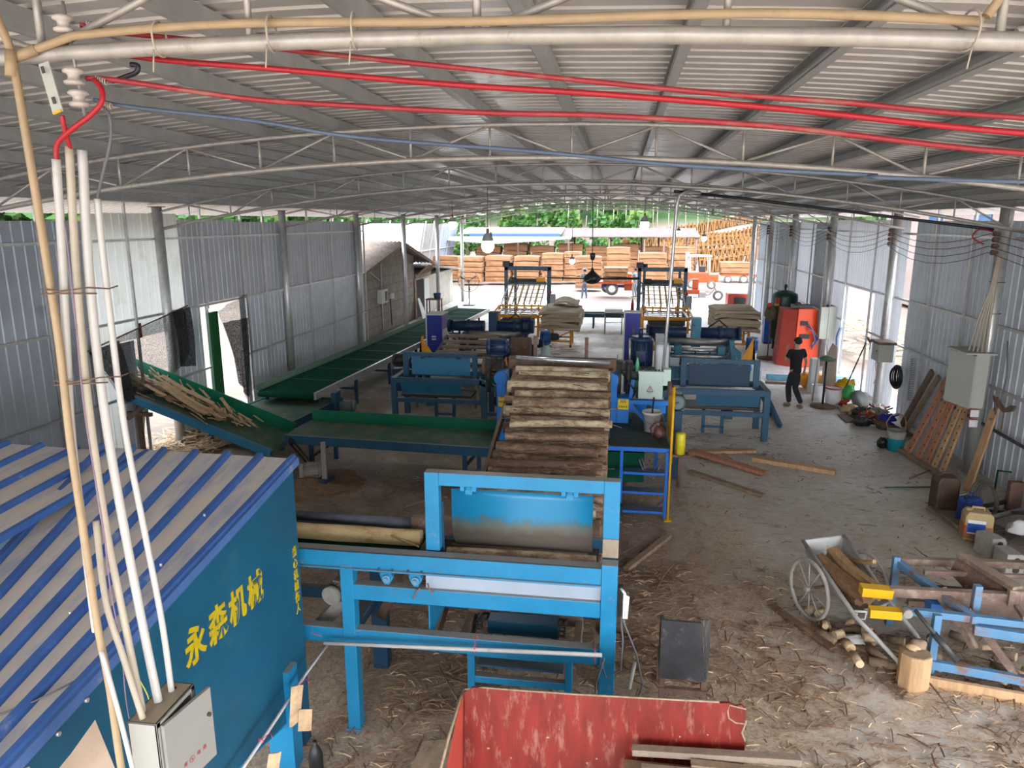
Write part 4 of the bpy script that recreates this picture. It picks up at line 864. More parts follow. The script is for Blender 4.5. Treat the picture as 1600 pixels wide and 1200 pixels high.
for k, (y, r) in enumerate(LG):
    j0 = rnd.uniform(-.06,.06); L = rnd.uniform(1.42,1.62); x1 = -.10+rnd.uniform(-.05,.03)+.01; x0 = x1-L
    if y < 9: x0 = x1-1.62+rnd.uniform(-.05,.1)
    q = len(LG)-1-k
    lab = ('log on the sloping elevator, %s from its top roller' % ORD[q]) if q < len(ORD) else 'log low on the elevator, %s up from the chain box' % ORD[k]
    lab = ('thick grey brown ' if r > .11 else ('stout ' if r > .08 else 'thin ')) + lab
    log(x0, x1, y, ez(y)+r*.92-.06, r, M['log'], lab, group='logs on the elevator', tilt=(rnd.uniform(-.10,.10),rnd.uniform(-.03,.03)), seed=100+k)
for k in range(9):          # a second loose layer lower down, with bark
    y = 7.3+k*.33; r = rnd.uniform(.05,.07); x0 = -1.70+rnd.uniform(0,.25); 
    log(x0, x0+rnd.uniform(1.25,1.45), y, ez(y)+.19, r, M['log'], 'slim loose log on top of the lower elevator logs, %s from the flap' % ORD[k], group='loose logs on the elevator', tilt=(rnd.uniform(-.2,.2),0), seed=300+k)
b = MB()
for k in range(240):
    y = rnd.uniform(7.5,11.6); x = rnd.uniform(-1.65,-.2); z = ez(y)+rnd.uniform(.09,.15)+(.1 if y<10 else 0); a = rnd.gauss(0,.35); L = rnd.uniform(.08,.4)
    b.tube([(x,y,z),(x+cos(a)*L/2,y+sin(a)*L/2+rnd.uniform(-.02,.02),z+.01),(x+cos(a)*L,y+sin(a)*L,z-.01)],rnd.uniform(.003,.008),4)
single('bark_shreds',b,M['bark'],'brown bark shreds caught between the elevator logs','bark',kind='stuff')

# ================================================================ rounding lathe, platform, stair, rail
t = thing('rounding_lathe','vivid blue log rounding lathe with dark motors at the top of the elevator','lathe',(-.9,12.9,0))
def pbox(t, name, args, m, bevel=.006, label=None, parent=None):
    b = MB()
    for a in args: b.b(*a)
    return P(t, name, b, m, label, parent, bevel=bevel)
V = M['vivid_blue']
pbox(t,'cheek',[(-.10,.03,12.25,12.75,1.17,2.02),(.03,.24,12.25,12.6,1.17,1.62)],V)
pbox(t,'cheek',[(-2.08,-1.92,12.3,12.75,.5,1.98)],V)
pbox(t,'base',[(-2.05,.3,12.6,13.6,.3,1.2)],M['blue_navy'])
pbox(t,'bed',[(-2.0,.9,12.7,12.85,1.25,1.42),(.2,.95,12.3,12.4,1.5,1.58)],V)
b = MB(); b.beam((.25,12.35,1.5),(.6,12.35,1.15),.05,.07); b.beam((.3,12.5,1.9),(.25,12.5,1.4),.06,.06); P(t,'brace',b,V)
b = MB(); b.cyl((-.08,12.24,1.92),(-.08,12.4,1.92),.13,n=20); P(t,'cheek_cap',b,V)
b = MB(); b.cyl((-2.0,12.24,1.90),(-2.0,12.4,1.90),.12,n=20); P(t,'cheek_cap',b,V)
pbox(t,'warning_plate',[(.05,.235,12.235,12.245,1.42,1.60)],mat('yellow warning plate',(.75,.62,.02),.5,0,.05,5),.001)
pbox(t,'warning_plate',[(-2.05,-1.90,12.285,12.295,1.38,1.56)],mat('yellow warning plate left',(.75,.55,.02),.5,0,.05,5),.001)
for x, y_ in ((.14,12.232),(-1.975,12.282)):
    text('危险', .05, M['red'], (x,y_,1.56), (radians(90),0,0), 'printed_character', t=t, depth=.0004)
    text('注意安全', .04, M['black'], (x,y_,1.47), (radians(90),0,0), 'printed_character', t=t, depth=.0004)
motor(t,(-2.45,13.0,1.95),(-2.05,13.0,1.95),.17,M['rust']); motor(t,(-2.35,12.9,2.35),(-1.95,12.9,2.35),.15,M['motor_navy'])
motor(t,(.15,13.0,1.9),(.45,13.0,1.9),.15,M['motor']); motor(t,(.45,13.9,1.75),(.45,13.9,2.45),.24,M['motor_navy']); 
b = MB(); b.b(.72,.98,13.6,13.9,1.7,2.35); P(t,'oil_tank',b,mat('pale grey tank',(.5,.52,.54),.4,.1,.08,4),bevel=.05)
for x in (-2.3,-2.1,.05,.22):
    b = MB(); b.cyl((x,12.7,1.55),(x,12.7,2.15),.05,n=12); b.cyl((x,12.7,2.15),(x,12.7,2.2),.065,n=12); P(t,'hydraulic_cylinder',b,M['dark'])
pbox(t,'tool_tray',[(.0,.7,12.75,13.2,1.95,2.0),(.05,.3,12.8,13.1,2.0,2.12)],M['dark'])
b = MB(); b.cyl((.02,12.7,1.9),(.02,12.7,2.3),.012,n=6); b.cyl((.03,12.7,2.05),(.03,12.7,2.2),.02,n=8); b.cyl((.24,13.3,1.9),(.24,13.3,2.5),.02,n=8); P(t,'lever',b,M['steel'])
b = MB(); b.b(.2,.5,12.7,13.0,1.72,1.84); P(t,'green_guard',b,mat('sea green guard',(.02,.28,.20),.4))
b = MB(); b.tube([(.1,12.6,2.0),(.2,12.4,1.9),(.35,12.45,1.7),(.3,12.6,1.55)],.014,6); b.tube([(-2.2,12.6,2.1),(-2.3,12.4,1.9),(-2.15,12.4,1.7)],.014,6); P(t,'hose',b,M['black'])
b = MB(); b.lathe((.37,12.72,2.0),[(0,0),(.035,0),(.037,.02),(.037,.13),(.022,.19),(.013,.22),(.015,.25),(0,.25)],14); single('plastic_bottle',b,M['bottle'],'green plastic bottle standing on the lathe beside the motors','bottle')
t = thing('control_box','mint grey control box with a warning triangle at the lathe','electric box',(.6,12.3,1.17))
pbox(t,'housing',[(.39,.80,12.25,12.45,1.62,2.08)],M['box_mint']); pbox(t,'lid_rim',[(.38,.81,12.23,12.27,2.06,2.10)],M['box_mint'],.002)
pbox(t,'rear_box',[(.80,.93,12.3,12.5,1.85,2.13)],M['box_mint']); pbox(t,'stand',[(.55,.63,12.33,12.41,1.17,1.62)],M['dark'])
b = MB(); 
for k in range(6): b.cyl((.43+k*.06,12.32,2.10),(.43+k*.06,12.32,2.125),.02,n=10)
P(t,'button',b,M['dark'],kind='stuff')
c_ = Vector((.585,12.243,1.79)); b = MB()
A_ = [c_+Vector((-.055,0,-.035)),c_+Vector((.055,0,-.035)),c_+Vector((0,0,.06))]
for i in range(3): b.beam(A_[i],A_[(i+1)%3],.009,.004,(0,1,0))
b.beam(c_+Vector((.008,0,.03)),c_+Vector((-.01,0,.0)),.006,.004,(0,1,0)); b.beam(c_+Vector((-.01,0,.003)),c_+Vector((.01,0,.0)),.006,.004,(0,1,0)); b.beam(c_+Vector((.01,0,.0)),c_+Vector((-.006,0,-.025)),.006,.004,(0,1,0))
b.beam(c_+Vector((-.04,0,-.055)),c_+Vector((.04,0,-.055)),.008,.003,(0,1,0)); P(t,'warning_triangle',b,mat('dark red print',(.30,.05,.05),.5))
t = thing('operator_platform','blue steel operator platform with a dark green deck and a front stair','platform',(.4,11.6,0))
LB = M['ladder_blue']
pbox(t,'deck',[(-.18,.86,10.95,13.4,1.13,1.16)],mat('dark green deck',(.035,.06,.04),.6,0,.3,5,dirt=((.12,.08,.05), .35, 5)))
pbox(t,'deck_edge',[(-.18,.86,10.90,10.95,1.10,1.17)],LB)
for x in (.13,.83): pbox(t,'stringer',[(x-.025,x+.025,10.88,10.93,.02 if x>.5 else .25,1.12)],LB)
for z in (.11,.43,.75): 
    pbox(t,'tread',[(.16,.80,10.88,11.10,z-.02,z+.02)],LB)
for x,y in ((-.12,13.3),(.80,13.3)): pbox(t,'leg',[(x-.03,x+.03,y-.03,y+.03,0,1.13)],LB)
pbox(t,'stair_foot',[(.09,.17,10.86,10.98,0,.2)],M['black'])
pbox(t,'under_tank',[(-.1,.5,11.3,12.2,.45,.95)],M['belt'])
b = MB(); b.tube([(.4,11.0,.95),(.5,11.0,.7),(.65,11.0,.65),(.75,11.0,.9)],.012,6); b.tube([(.45,11.05,.95),(.55,11.05,.6),(.7,11.05,.8)],.010,6); P(t,'cable_loop',b,M['grey_cable'])
t = thing('hand_rail','yellow ribbed hand rail panel rising beside the platform stair','rail',(.88,11.2,0))
Yl = M['yellow']
for k in range(6):
    y = 10.86+.16*k; b = MB(); b.cyl((.875,y,.03 if k == 0 else 1.2),(.875,y,2.15-.05*k),.018,n=8); P(t,'rail_post',b,Yl)
b = MB(); b.tube([(.88,10.86,.95),(.88,10.86,2.15),(.88,11.7,1.92)],.02,8); b.beam((.88,10.86,1.22),(.88,11.7,1.22),.03,.04); P(t,'top_rail',b,Yl)
b = MB(); b.beam((.89,10.88,1.6),(.89,11.7,1.6),.012,.55); P(t,'infill_plate',b,Yl)
b = MB(); b.b(.82,.93,10.80,10.92,0,.03); P(t,'foot_plate',b,Yl)
b = MB(); b.cyl((.80,11.1,2.08),(.86,11.1,2.08),.11,n=20); single('rubber_disc',b,M['rust'],'brown round disc hanging at the top of the yellow rail','disc')
t = thing('paint_bucket','white plastic bucket on the platform below the control box','bucket',(.62,11.9,1.16))
b = MB(); b.lathe((.62,11.9,1.16),[(0,0),(.12,0),(.15,.30),(.165,.30),(.165,.34),(.15,.34),(.14,.31),(.11,.02),(0,.02)],24); P(t,'bucket',b,M['white'])
b = MB(); b.tube([(.46,11.88,1.46),(.50,11.76,1.36),(.62,11.72,1.30),(.74,11.76,1.36),(.78,11.88,1.46)],.004,5); P(t,'bail',b,M['steel'])
b = MB(); b.tube([(.62,11.9,1.30),(.63,11.95,1.55),(.65,12.05,1.7)],.014,6); P(t,'rod',b,M['black'])
b = MB(); b.blob((.72,11.45,1.27),(.09,.08,.11),12,8,.3,3); b.tube([(.62,11.45,1.2),(.58,11.42,1.34),(.66,11.4,1.45),(.78,11.42,1.44),(.82,11.44,1.3)],.015,6); single('oily_pump',b,mat('oily red pump',(.18,.06,.05),.4,0,.3,10),'small dark red pump with a black hose on the platform edge','pump')
b = MB(); b.lathe((1.15,12.4,.62),[(0,0),(.09,0),(.09,.36),(.07,.38),(0,.38)],16); t = thing('oil_can','yellow oil can on a post right of the yellow rail','can',(1.15,12.4,0)); P(t,'can',b,mat('yellow can',(.75,.62,.03),.4,0,.1,8,dirt=((.1,.08,.03), .3, 12)))
b = MB(); b.b(1.0,1.3,12.3,12.5,.58,.62); b.cyl((1.15,12.4,0),(1.15,12.4,.58),.03,n=8); P(t,'stand',b,M['rust'])
t = thing('gearbox_motor','blue grey motor just right of the yellow rail','motor',(1.1,12.9,0)); motor(t,(1.1,13.1,1.45),(1.1,12.7,1.45),.15,M['motor']); pbox(t,'stand',[(1.0,1.2,12.8,13.0,.0,1.28)],M['blue_navy'])

# ================================================================ belts
def belt_conveyor(label, A, Bp, w_, z, legs, gl, gr, guard_l=None, guard_r=None, zb=None, dusty=False, seams=0, loc=None):
    """flat belt from A to B (centre line, xy), width w_, heights z at A and zb at B"""
    zb = z if zb is None else zb
    A = Vector((A[0],A[1],z)); Bv = Vector((Bp[0],Bp[1],zb)); d = (Bv-A).normalized(); n_ = Vector((-d.y,d.x,0)).normalized()
    t = thing('belt_conveyor', label, 'conveyor', (A.x,A.y,0))
    b = MB(); up = d.cross(n_)*-1; up = up if up.z>0 else -up
    b.beam(A,Bv,w_,.03,up); b.cyl(A-n_*w_/2-up*.055,A+n_*w_/2-up*.055,.07,n=18); b.cyl(Bv-n_*w_/2-up*.055,Bv+n_*w_/2-up*.055,.07,n=18); bl = P(t,'belt',b,M['belt_dusty'] if dusty else M['belt'])
    for k in range(seams):
        q = A+(Bv-A)*((k+1)/(seams+1)); b = MB(); b.beam(q-n_*w_*.47+up*.017,q+n_*w_*.47+up*.017,.03,.006,up); P(t,'belt_seam',b,M['dark'],parent=bl)
    for s, m_ in ((1,gl),(-1,gr)):
        e = n_*s*(w_/2+.04); b = MB(); b.beam(A+e-up*.05,Bv+e-up*.05,.06,.16,up); P(t,'side_rail',b,m_)
    for s, g_ in ((1,guard_l),(-1,guard_r)):
        if g_: 
            e = n_*s*(w_/2+.06); b = MB(); b.beam(A+e+up*(g_[1]/2+.02),Bv+e+up*(g_[1]/2+.02),.02,g_[1],up); P(t,'guard_strip',b,g_[0])
    for u in legs:
        q = A+(Bv-A)*u
        for s in (1,-1):
            b = MB(); e = n_*s*(w_/2); b.b(q.x+e.x-.035,q.x+e.x+.035,q.y+e.y-.035,q.y+e.y+.035,0,q.z-.1); P(t,'leg',b,M['blue_navy'])
        b = MB(); b.beam(q-n_*w_/2+Vector((0,0,-q.z*.5)),q+n_*w_/2+Vector((0,0,-q.z*.5)),.04,.05); P(t,'cross_bar',b,M['blue_navy'])
    return t
t = belt_conveyor('long dark green belt conveyor running along the left wall',(-7.42,15.1),(-6.35,31.5),1.35,.78,(.02,.14,.28,.42,.56,.72,.9),M['guard_pale'],M['galv'],(M['guard_pale'],.13),None,seams=11)
motor(t,(-5.95,15.55,.40),(-6.32,15.5,.40),.13,M['motor'])
b = MB(); b.b(-6.45,-6.34,15.35,15.65,.1,.75); P(t,'drive_plate',b,M['blue_mid'])
t = belt_conveyor('dusty green belt tray under the near end of the long conveyor',(-7.6,13.2),(-7.25,15.9),1.7,.50,(.1,.9),M['guard'],M['blue_navy'],None,None,dusty=True)
t = belt_conveyor('green cross belt conveyor between the inclined belt and the elevator',(-5.95,12.55),(-1.85,12.3),1.0,.74,(.12,.83),M['guard'],M['blue_mid'],(M['guard'],.2),None,dusty=True)
motor(t,(-5.55,11.6,.22),(-5.2,11.75,.22),.15,M['motor_grey'])
b = MB(); b.beam((-5.22,11.95,.68),(-5.08,11.6,.02),.05,.09,(1,0,0)); P(t,'strut',b,M['steel'])
b = MB(); b.ring((-5.86,12.0,.66),.08,.015,(1,0,0),16,5); b.tube([(-5.84,11.97,.58),(-5.5,11.8,.33)],.02,6); b.tube([(-5.84,11.95,.72),(-5.35,11.7,.35)],.02,6); P(t,'drive_belt',b,M['rubber'])
b = MB(); b.b(-5.7,-5.0,11.45,11.85,.02,.10); P(t,'motor_base',b,M['blue_navy'])
t = belt_conveyor('inclined green waste belt rising out through the gap in the left wall',(-6.35,12.6),(-11.9,12.35),.95,.42,(.93,),M['blue_mid'],M['guard'],None,(M['guard'],.24),zb=2.55,dusty=True)
b = MB(); b.beam((-6.3,12.05,.38),(-11.9,11.80,2.50),.10,.13); P(t,'near_channel',b,mat('near channel blue',(.03,.19,.34),.4,0,.15,4))
for p, q in (((-8.75,12.0,1.2),(-9.1,12.0,.95)),((-8.6,12.0,1.05),(-10.2,12.1,1.05)),((-9.0,12.2,0),(-9.0,12.2,1.2)),((-10.3,12.2,0),(-9.2,12.2,.95))):
    b = MB(); b.beam(p,q,.07,.07); P(t,'support',b,M['rust'])
rnd = random.Random(21)
b = MB()
for k in range(230):
    u = rnd.betavariate(1.4,1.4); x = -6.7-u*4.2; z = .45+(-6.35-x)*.384+.05+abs(rnd.gauss(0,.07)); y = 12.5+rnd.gauss(0,.2); a = rnd.gauss(0.1,.5); L = rnd.uniform(.12,.5)
    dx = cos(a)*L; b.beam((x,y,z),(x-dx,y+sin(a)*L,z+.384*dx+rnd.uniform(-.03,.08)),rnd.uniform(.01,.07),.006)
single('veneer_scraps',b,M['chips'],'heap of splintered wood waste riding up the inclined belt','wood waste',kind='stuff')
for k, (p, q, w_) in enumerate((((-7.35,12.3,.95),(-8.9,12.5,1.75),.07),((-7.6,12.2,1.05),(-8.6,12.35,1.58),.15),((-8.35,12.1,1.40),(-9.3,12.3,1.83),.09),((-7.7,12.6,1.15),(-8.8,12.7,1.65),.12))):
    b = MB(); m_ = (Vector(p)+Vector(q))/2+Vector((0,0,-.03)); b.beam(p,m_,w_,.012); b.beam(m_,q,w_,.012)
    single('wood_slab',b,mat('pale split slab %d'%k,(.55,.38,.22),.8,0,.25,8),('longest pale split slab on the inclined belt','broad pale slab low on the inclined belt','slab high on the inclined belt under the net','slab at the far edge of the inclined belt')[k],'slab','split slabs on the inclined belt')

# ================================================================ feeder machines in the middle
def mid_feeder(X0, X1, Yf, mirror, m, mf, label, ztop=1.62):
    t = thing('log_feeder', label, 'machine', ((X0+X1)/2,Yf+.5,0))
    s = 1 if not mirror else -1
    fx = lambda x: x if not mirror else (X0+X1)-x      # mirror about the middle
    def pb(name, a, m_=m, parent=None):
        x0, x1 = sorted((fx(a[0]), fx(a[1]))); b = MB(); b.b(x0,x1,*a[2:]); return P(t,name,b,m_,None,parent,bevel=.005)
    L = X1-X0
    pb('leg',(X0,X0+.13,Yf,Yf+.1,0,1.1)); pb('leg',(X0,X0+.13,Yf+1.0,Yf+1.1,0,1.1)); pb('leg',(X1-.02,X1+.11,Yf,Yf+.1,0,1.02)); pb('leg',(X1-.02,X1+.11,Yf+1.0,Yf+1.1,0,1.02))
    pb('top_rail',(X0+.13,X1,Yf,Yf+.08,.98,1.11)); pb('lower_rail',(X0+.13,X1,Yf,Yf+.08,.53,.63)); pb('rear_rail',(X0+.13,X1,Yf+1.02,Yf+1.1,.95,1.08)); 
    pb('end_rail',(X0,X0+.12,Yf+.1,Yf+1.0,.98,1.1))
    b = MB(); x0,x1 = sorted((fx(X0+.2),fx(X1-.5))); b.prism([(x0,Yf+.22,.70),(x1,Yf+.22,.70),(x1,Yf+.05,.97),(x0,Yf+.05,.97)],(0,.012,0)); P(t,'chute_plate',b,mf)
    pb('inner_tray',(X0+.15,X1-.3,Yf+.28,Yf+.9,.60,.66),M['dark'])
    fy = Yf+.42
    pb('flap_frame',(X0+.18,X0+.30,fy,fy+.08,1.05,ztop)); pb('flap_frame',(X1-.30,X1-.18,fy,fy+.08,1.05,ztop)); pb('flap_frame',(X0+.30,X1-.30,fy,fy+.08,ztop-.09,ztop))
    f_ = pb('flap',(X0+.36,X1-.36,fy+.09,fy+.11,1.08,ztop-.12),mf if not mirror else M['blue_navy'])
    for u in (.3,.7):
        xm = X0+L*u; pb('hinge',(xm-.05,xm+.05,fy+.04,fy+.12,ztop-.15,ztop-.06),m,f_)
    # sloping outfeed arm toward the lathe
    for yy in (Yf,Yf+1.02):
        b = MB(); b.beam((fx(X1-.05),yy+.04,1.06),(fx(X1+.62),yy+.04,.80),.08,.12); P(t,'outfeed_arm',b,m)
    b = MB(); b.beam((fx(X1-.05),Yf+.55,1.03),(fx(X1+.62),Yf+.55,.77),.9,.03,(0,0,1)); P(t,'outfeed_belt',b,M['belt'])
    b = MB(); b.cyl((fx(X1+.55),Yf+.1,.55),(fx(X1+.55),Yf+1,.55),.13,n=16); P(t,'drive_roller',b,M['dark'])
    pb('low_rail',(X1+.1,X1+.7,Yf,Yf+.08,.28,.36))
    for u in (.42,.62): pb('stand_leg',(X0+L*u,X0+L*u+.07,Yf+.5,Yf+.57,.0,.55),M['blue_mid'])
    pb('stand_bar',(X0+L*.42,X0+L*.65,Yf+.5,Yf+.56,.12,.17),M['blue_mid'])
    pb('gear_block',(X0+L*.34,X0+L*.42,Yf+.4,Yf+.6,.36,.55),M['blue_mid'])
    motor(t,(fx(X1+.2),Yf+.5,.5),(fx(X1+.45),Yf+.5,.5),.11,M['dark'])
    return t
mid_feeder(-5.10,-2.98,15.6,False,M['blue_mid'],mat('blue flap plate',(.035,.20,.36),.4,0,.15,4),'steel blue log feeder with a flap plate, left of the elevator')
t = mid_feeder(1.22,3.24,15.4,True,M['blue_mid'],mat('blue chute plate',(.06,.17,.28),.4,0,.12,4),'steel blue log feeder with a dark flap plate, right of the elevator',1.68)
for y in (16.0,17.0):
    b = MB(); b.beam((3.2,y,1.0),(3.75,y+.6,.03),.07,.09); P(t,'rear_brace',b,M['blue_mid'])
b = MB(); b.beam((3.72,16.6,.06),(3.78,17.65,.06),.07,.08); P(t,'foot_bar',b,M['steel'])
b = MB(); b.b(-5.0,-3.4,17.2,17.9,.90,.93); P(children := thing('steel_table','pale steel sheet table behind the left feeder','table',(-4.2,17.5,0)),'table_top',b,M['chrome'])
for x in (-4.95,-3.45):
    for y in (17.25,17.85):
        b = MB(); b.cyl((x,y,0),(x,y,.9),.025,n=8); P(children,'leg',b,M['steel'])
def guard_tri(x, y, z, h, s, label):
    b = MB(); b.prism([(x,y,z),(x+.38*s,y,z),(x+.30*s,y,z+h)],(0,.05,0)); b.prism([(x+.30*s,y,z),(x+.38*s,y,z),(x+.30*s,y,z+h)],(0,.25,0)); single('corner_guard',b,M['amber'],label,'guard','amber triangular guards')
# ================================================================ far peeling lines
def peeler(X, Y, m, label, flip=1):
    """veneer peeling lathe: bed, two cheeks, roller housings, motors, screw, knife beam"""
    t = thing('veneer_peeler', label, 'machine', (X,Y,0))
    def pb(name, a, m_=m): b = MB(); b.b(X+a[0],X+a[1],Y+a[2],Y+a[3],a[4],a[5]); return P(t,name,b,m_,bevel=.01)
    pb('base',(-1.0,1.0,-.6,.7,.15,.55)); pb('foot',(-1.0,-.8,-.65,.75,0,.15)); pb('foot',(.8,1.0,-.65,.75,0,.15))
    b = MB(); b.prism([(X-.98,Y-.65,.3),(X-.98,Y+.6,.3),(X-.98,Y+.6,1.25),(X-.98,Y-.1,1.25),(X-.98,Y-.65,.85)],(.14,0,0)); P(t,'cheek',b,m,bevel=.01)
    b = MB(); b.prism([(X+.84,Y-.65,.3),(X+.84,Y+.6,.3),(X+.84,Y+.6,1.25),(X+.84,Y-.1,1.25),(X+.84,Y-.65,.85)],(.14,0,0)); P(t,'cheek',b,m,bevel=.01)
    pb('front_panel',(-.55,.35,-.68,-.60,.2,.62)); pb('front_panel',(.4,.8,-.68,-.6,.2,.62))
    b = MB(); b.cyl((X-.8,Y-.25,.98),(X+.8,Y-.25,.98),.06,n=12); b.cyl((X-.8,Y-.45,.82),(X+.8,Y-.45,.82),.05,n=12); P(t,'roller',b,M['chrome'])
    b = MB(); b.cyl((X-.84,Y+.15,1.15),(X+.84,Y+.15,1.15),.12,n=16); P(t,'spindle',b,M['steel'])
    b = MB(); b.cyl((X-1.45,Y+.25,1.40),(X-.35,Y+.25,1.40),.17,n=18); b.cyl((X-1.5,Y+.25,1.4),(X-1.42,Y+.25,1.4),.22,n=18); b.cyl((X-.9,Y+.25,1.4),(X-.82,Y+.25,1.4),.21,n=18); P(t,'gear_housing',b,M['motor_navy'])
    b = MB(); b.cyl((X+.05,Y+.25,1.40),(X+1.15,Y+.25,1.40),.17,n=18); b.cyl((X+.55,Y+.25,1.4),(X+.66,Y+.25,1.4),.22,n=18); b.cyl((X+1.1,Y+.25,1.4),(X+1.2,Y+.25,1.4),.2,n=18); P(t,'gear_housing',b,M['motor_navy'])
    pb('centre_column',(-.20,.06,.1,.45,1.0,1.85)); pb('knife_beam',(-.8,.8,-.1,.05,.72,.86)); pb('slide_block',(-.7,-.5,-.4,.0,.86,1.1)); pb('slide_block',(.5,.7,-.4,.0,.86,1.1))
    b = MB(); b.prism([(X+.80,Y+.2,1.2),(X+1.25,Y+.2,.85),(X+1.25,Y+.2,.6),(X+.80,Y+.2,.9)],(0,.1,0)); P(t,'side_wing',b,m)
    for a in (-.55,-.15,.25,.6):
        b = MB(); b.beam((X+a,Y-.62,.62),(X+a+.05,Y-.2,.95),.05,.06); P(t,'link_arm',b,M['dark'])
    b = MB(); b.tube([(X-.9,Y-.3,.9),(X-1.2,Y-.4,1.1),(X-1.3,Y-.1,1.3)],.03,8); b.tube([(X+.3,Y+.4,1.55),(X+.6,Y+.5,1.75),(X+.9,Y+.4,1.5)],.025,8); P(t,'hose',b,M['black'])
    motor(t,(X+flip*1.55,Y+.35,1.28),(X+flip*1.55,Y+.35,.85),.17,M['cab_blue'] if flip<0 else mat('blue upright motor',(.03,.10,.28),.4))
    b = MB(); b.lathe((X+flip*1.55,Y+.35,.35),[(.24,0),(.24,.12),(.15,.2),(.15,.45),(.19,.5)],16); P(t,'pump_body',b,M['box_mint'])
    b = MB(); b.b(X+flip*1.55-.28,X+flip*1.55+.28,Y+.1,Y+.6,0,.35); P(t,'pump_stand',b,M['box_mint'])
    return t
peeler(2.35,21.3,M['blue_peel'],'turquoise blue veneer peeler with dark motors, right line',1)
peeler(-3.75,21.8,M['blue_navy'],'dark blue veneer peeler beside the log boards, left line',1)
for x,y,z,h,s,l in ((1.15,20.6,1.0,.42,-1,'amber triangular guard left of the turquoise peeler'),(3.42,20.4,.85,.62,1,'amber triangular guard right of the turquoise peeler'),(1.28,16.6,.9,.38,-1,'amber guard behind the control box'),(-2.95,16.9,.75,.62,1,'amber guard behind the left feeder'),(-5.05,19.2,1.0,.48,-1,'amber guard beside the blue cabinet'),(-3.25,19.2,1.0,.42,1,'amber guard at the right end of the log boards')):
    guard_tri(x,y,z,h,s,l)
b = MB(); b.blob((3.62,20.2,.62),(.07,.07,.10),8,6,.5,2); single('blue_glove',b,mat('bright blue glove',(.02,.22,.7),.6),'bright blue glove hanging at the right end of the turquoise peeler','glove')
# log boards on the left feed table
t = thing('log_feed_table','dark steel feed table with a tiered bed, left line','table',(-4.4,19.5,0))
b = MB(); b.prism([(-5.1,18.6,.75),(-5.1,21.1,1.25),(-5.1,21.1,1.1),(-5.1,18.6,.6)],(.08,0,0)); P(t,'side_rail',b,M['blue_navy'])
b = MB(); b.prism([(-3.32,18.6,.75),(-3.32,21.1,1.25),(-3.32,21.1,1.1),(-3.32,18.6,.6)],(.08,0,0)); P(t,'side_rail',b,M['blue_navy'])
for x in (-5.06,-3.28):
    for y in (18.8,21.0):
        b = MB(); b.b(x-.04,x+.04,y-.04,y+.04,0,.65); P(t,'leg',b,M['blue_navy'])
b = MB(); b.b(-5.0,-3.3,18.6,21.1,.55,.6); P(t,'bed',b,M['dark'])
for k,(y,w_) in enumerate(((18.7,.14),(19.05,.08),(19.4,.16),(19.85,.10),(20.25,.18),(20.7,.22))):
    z = .80+.2*(y-18.6); b = MB(); b.b(-5.0+.05*(k%2),-3.35-.04*(k%3),y,y+w_+.12,z,z+.07); single('log_board',b,M['wood_old'],'dull brown board lying across the left feed table, %s from its near end'%ORD[k],'board','boards across the left feed table',bevel=.01)
b = MB(); b.b(-5.3,-3.3,17.95,18.5,1.0,1.04); t_ = thing('steel_tray','bright tilted steel tray in front of the log boards','tray',(-4.3,18.2,0)); P(t_,'tray',b,M['chrome'])
for x in (-5.2,-3.4):
    b = MB(); b.b(x-.03,x+.03,18.1,18.4,0,1.0); P(t_,'leg',b,M['blue_navy'])
# extra drive gear between
t = thing('drive_unit','dark drive unit with two motors left of the log boards','drive',(-5.6,19.2,0))
motor(t,(-6.1,19.0,.85),(-5.7,19.0,.85),.17,M['dark']); motor(t,(-5.6,18.9,.8),(-5.25,18.9,.8),.17,M['motor_navy']); pbox(t,'stand',[(-6.1,-5.2,18.85,19.15,0,.62)],M['blue_navy'])
t = thing('drive_unit','rust brown drive unit with round housings between left line and elevator','drive',(-2.6,18.4,0))
b = MB(); b.cyl((-3.1,18.3,1.35),(-2.7,18.3,1.35),.22,n=18); P(t,'housing',b,M['motor_navy']); b = MB(); b.cyl((-2.7,18.3,1.4),(-2.2,18.3,1.4),.27,n=18); P(t,'housing',b,M['rust']); pbox(t,'stand',[(-3.1,-2.2,18.1,18.5,0,1.12)],M['blue_navy'])
t = thing('hydraulic_unit','blue upright motor on a dark pump right of the left peeler','pump',(-2.45,20.6,0))
motor(t,(-2.62,20.6,1.9),(-2.62,20.6,1.4),.17,M['motor_navy']); pbox(t,'pump',[(-2.75,-2.35,20.45,20.8,.15,1.2)],M['motor_navy']); motor(t,(-2.1,20.5,1.15),(-2.4,20.5,1.15),.11,M['motor_navy']); pbox(t,'gauge_box',[(-2.42,-2.22,20.3,20.45,1.15,1.35)],M['cab_white']); pbox(t,'foot',[(-2.8,-2.3,20.4,20.9,0,.15)],M['dark'])
t = thing('peeler_drive','dark round motor with a pale chain guard left of the turquoise peeler','motor',(.95,19.5,0))
motor(t,(.72,19.0,1.45),(.72,19.55,1.45),.23,M['motor_navy']); pbox(t,'stand',[(.55,.9,18.95,19.6,0,1.2)],M['motor_navy']); pbox(t,'chain_guard',[(1.0,1.22,19.0,19.3,.8,1.7)],mat('pale guard',(.45,.47,.5),.4))
b = MB(); b.cyl((.42,18.9,1.0),(.42,18.9,1.9),.02,n=8); P(t,'lever',b,M['rust'])
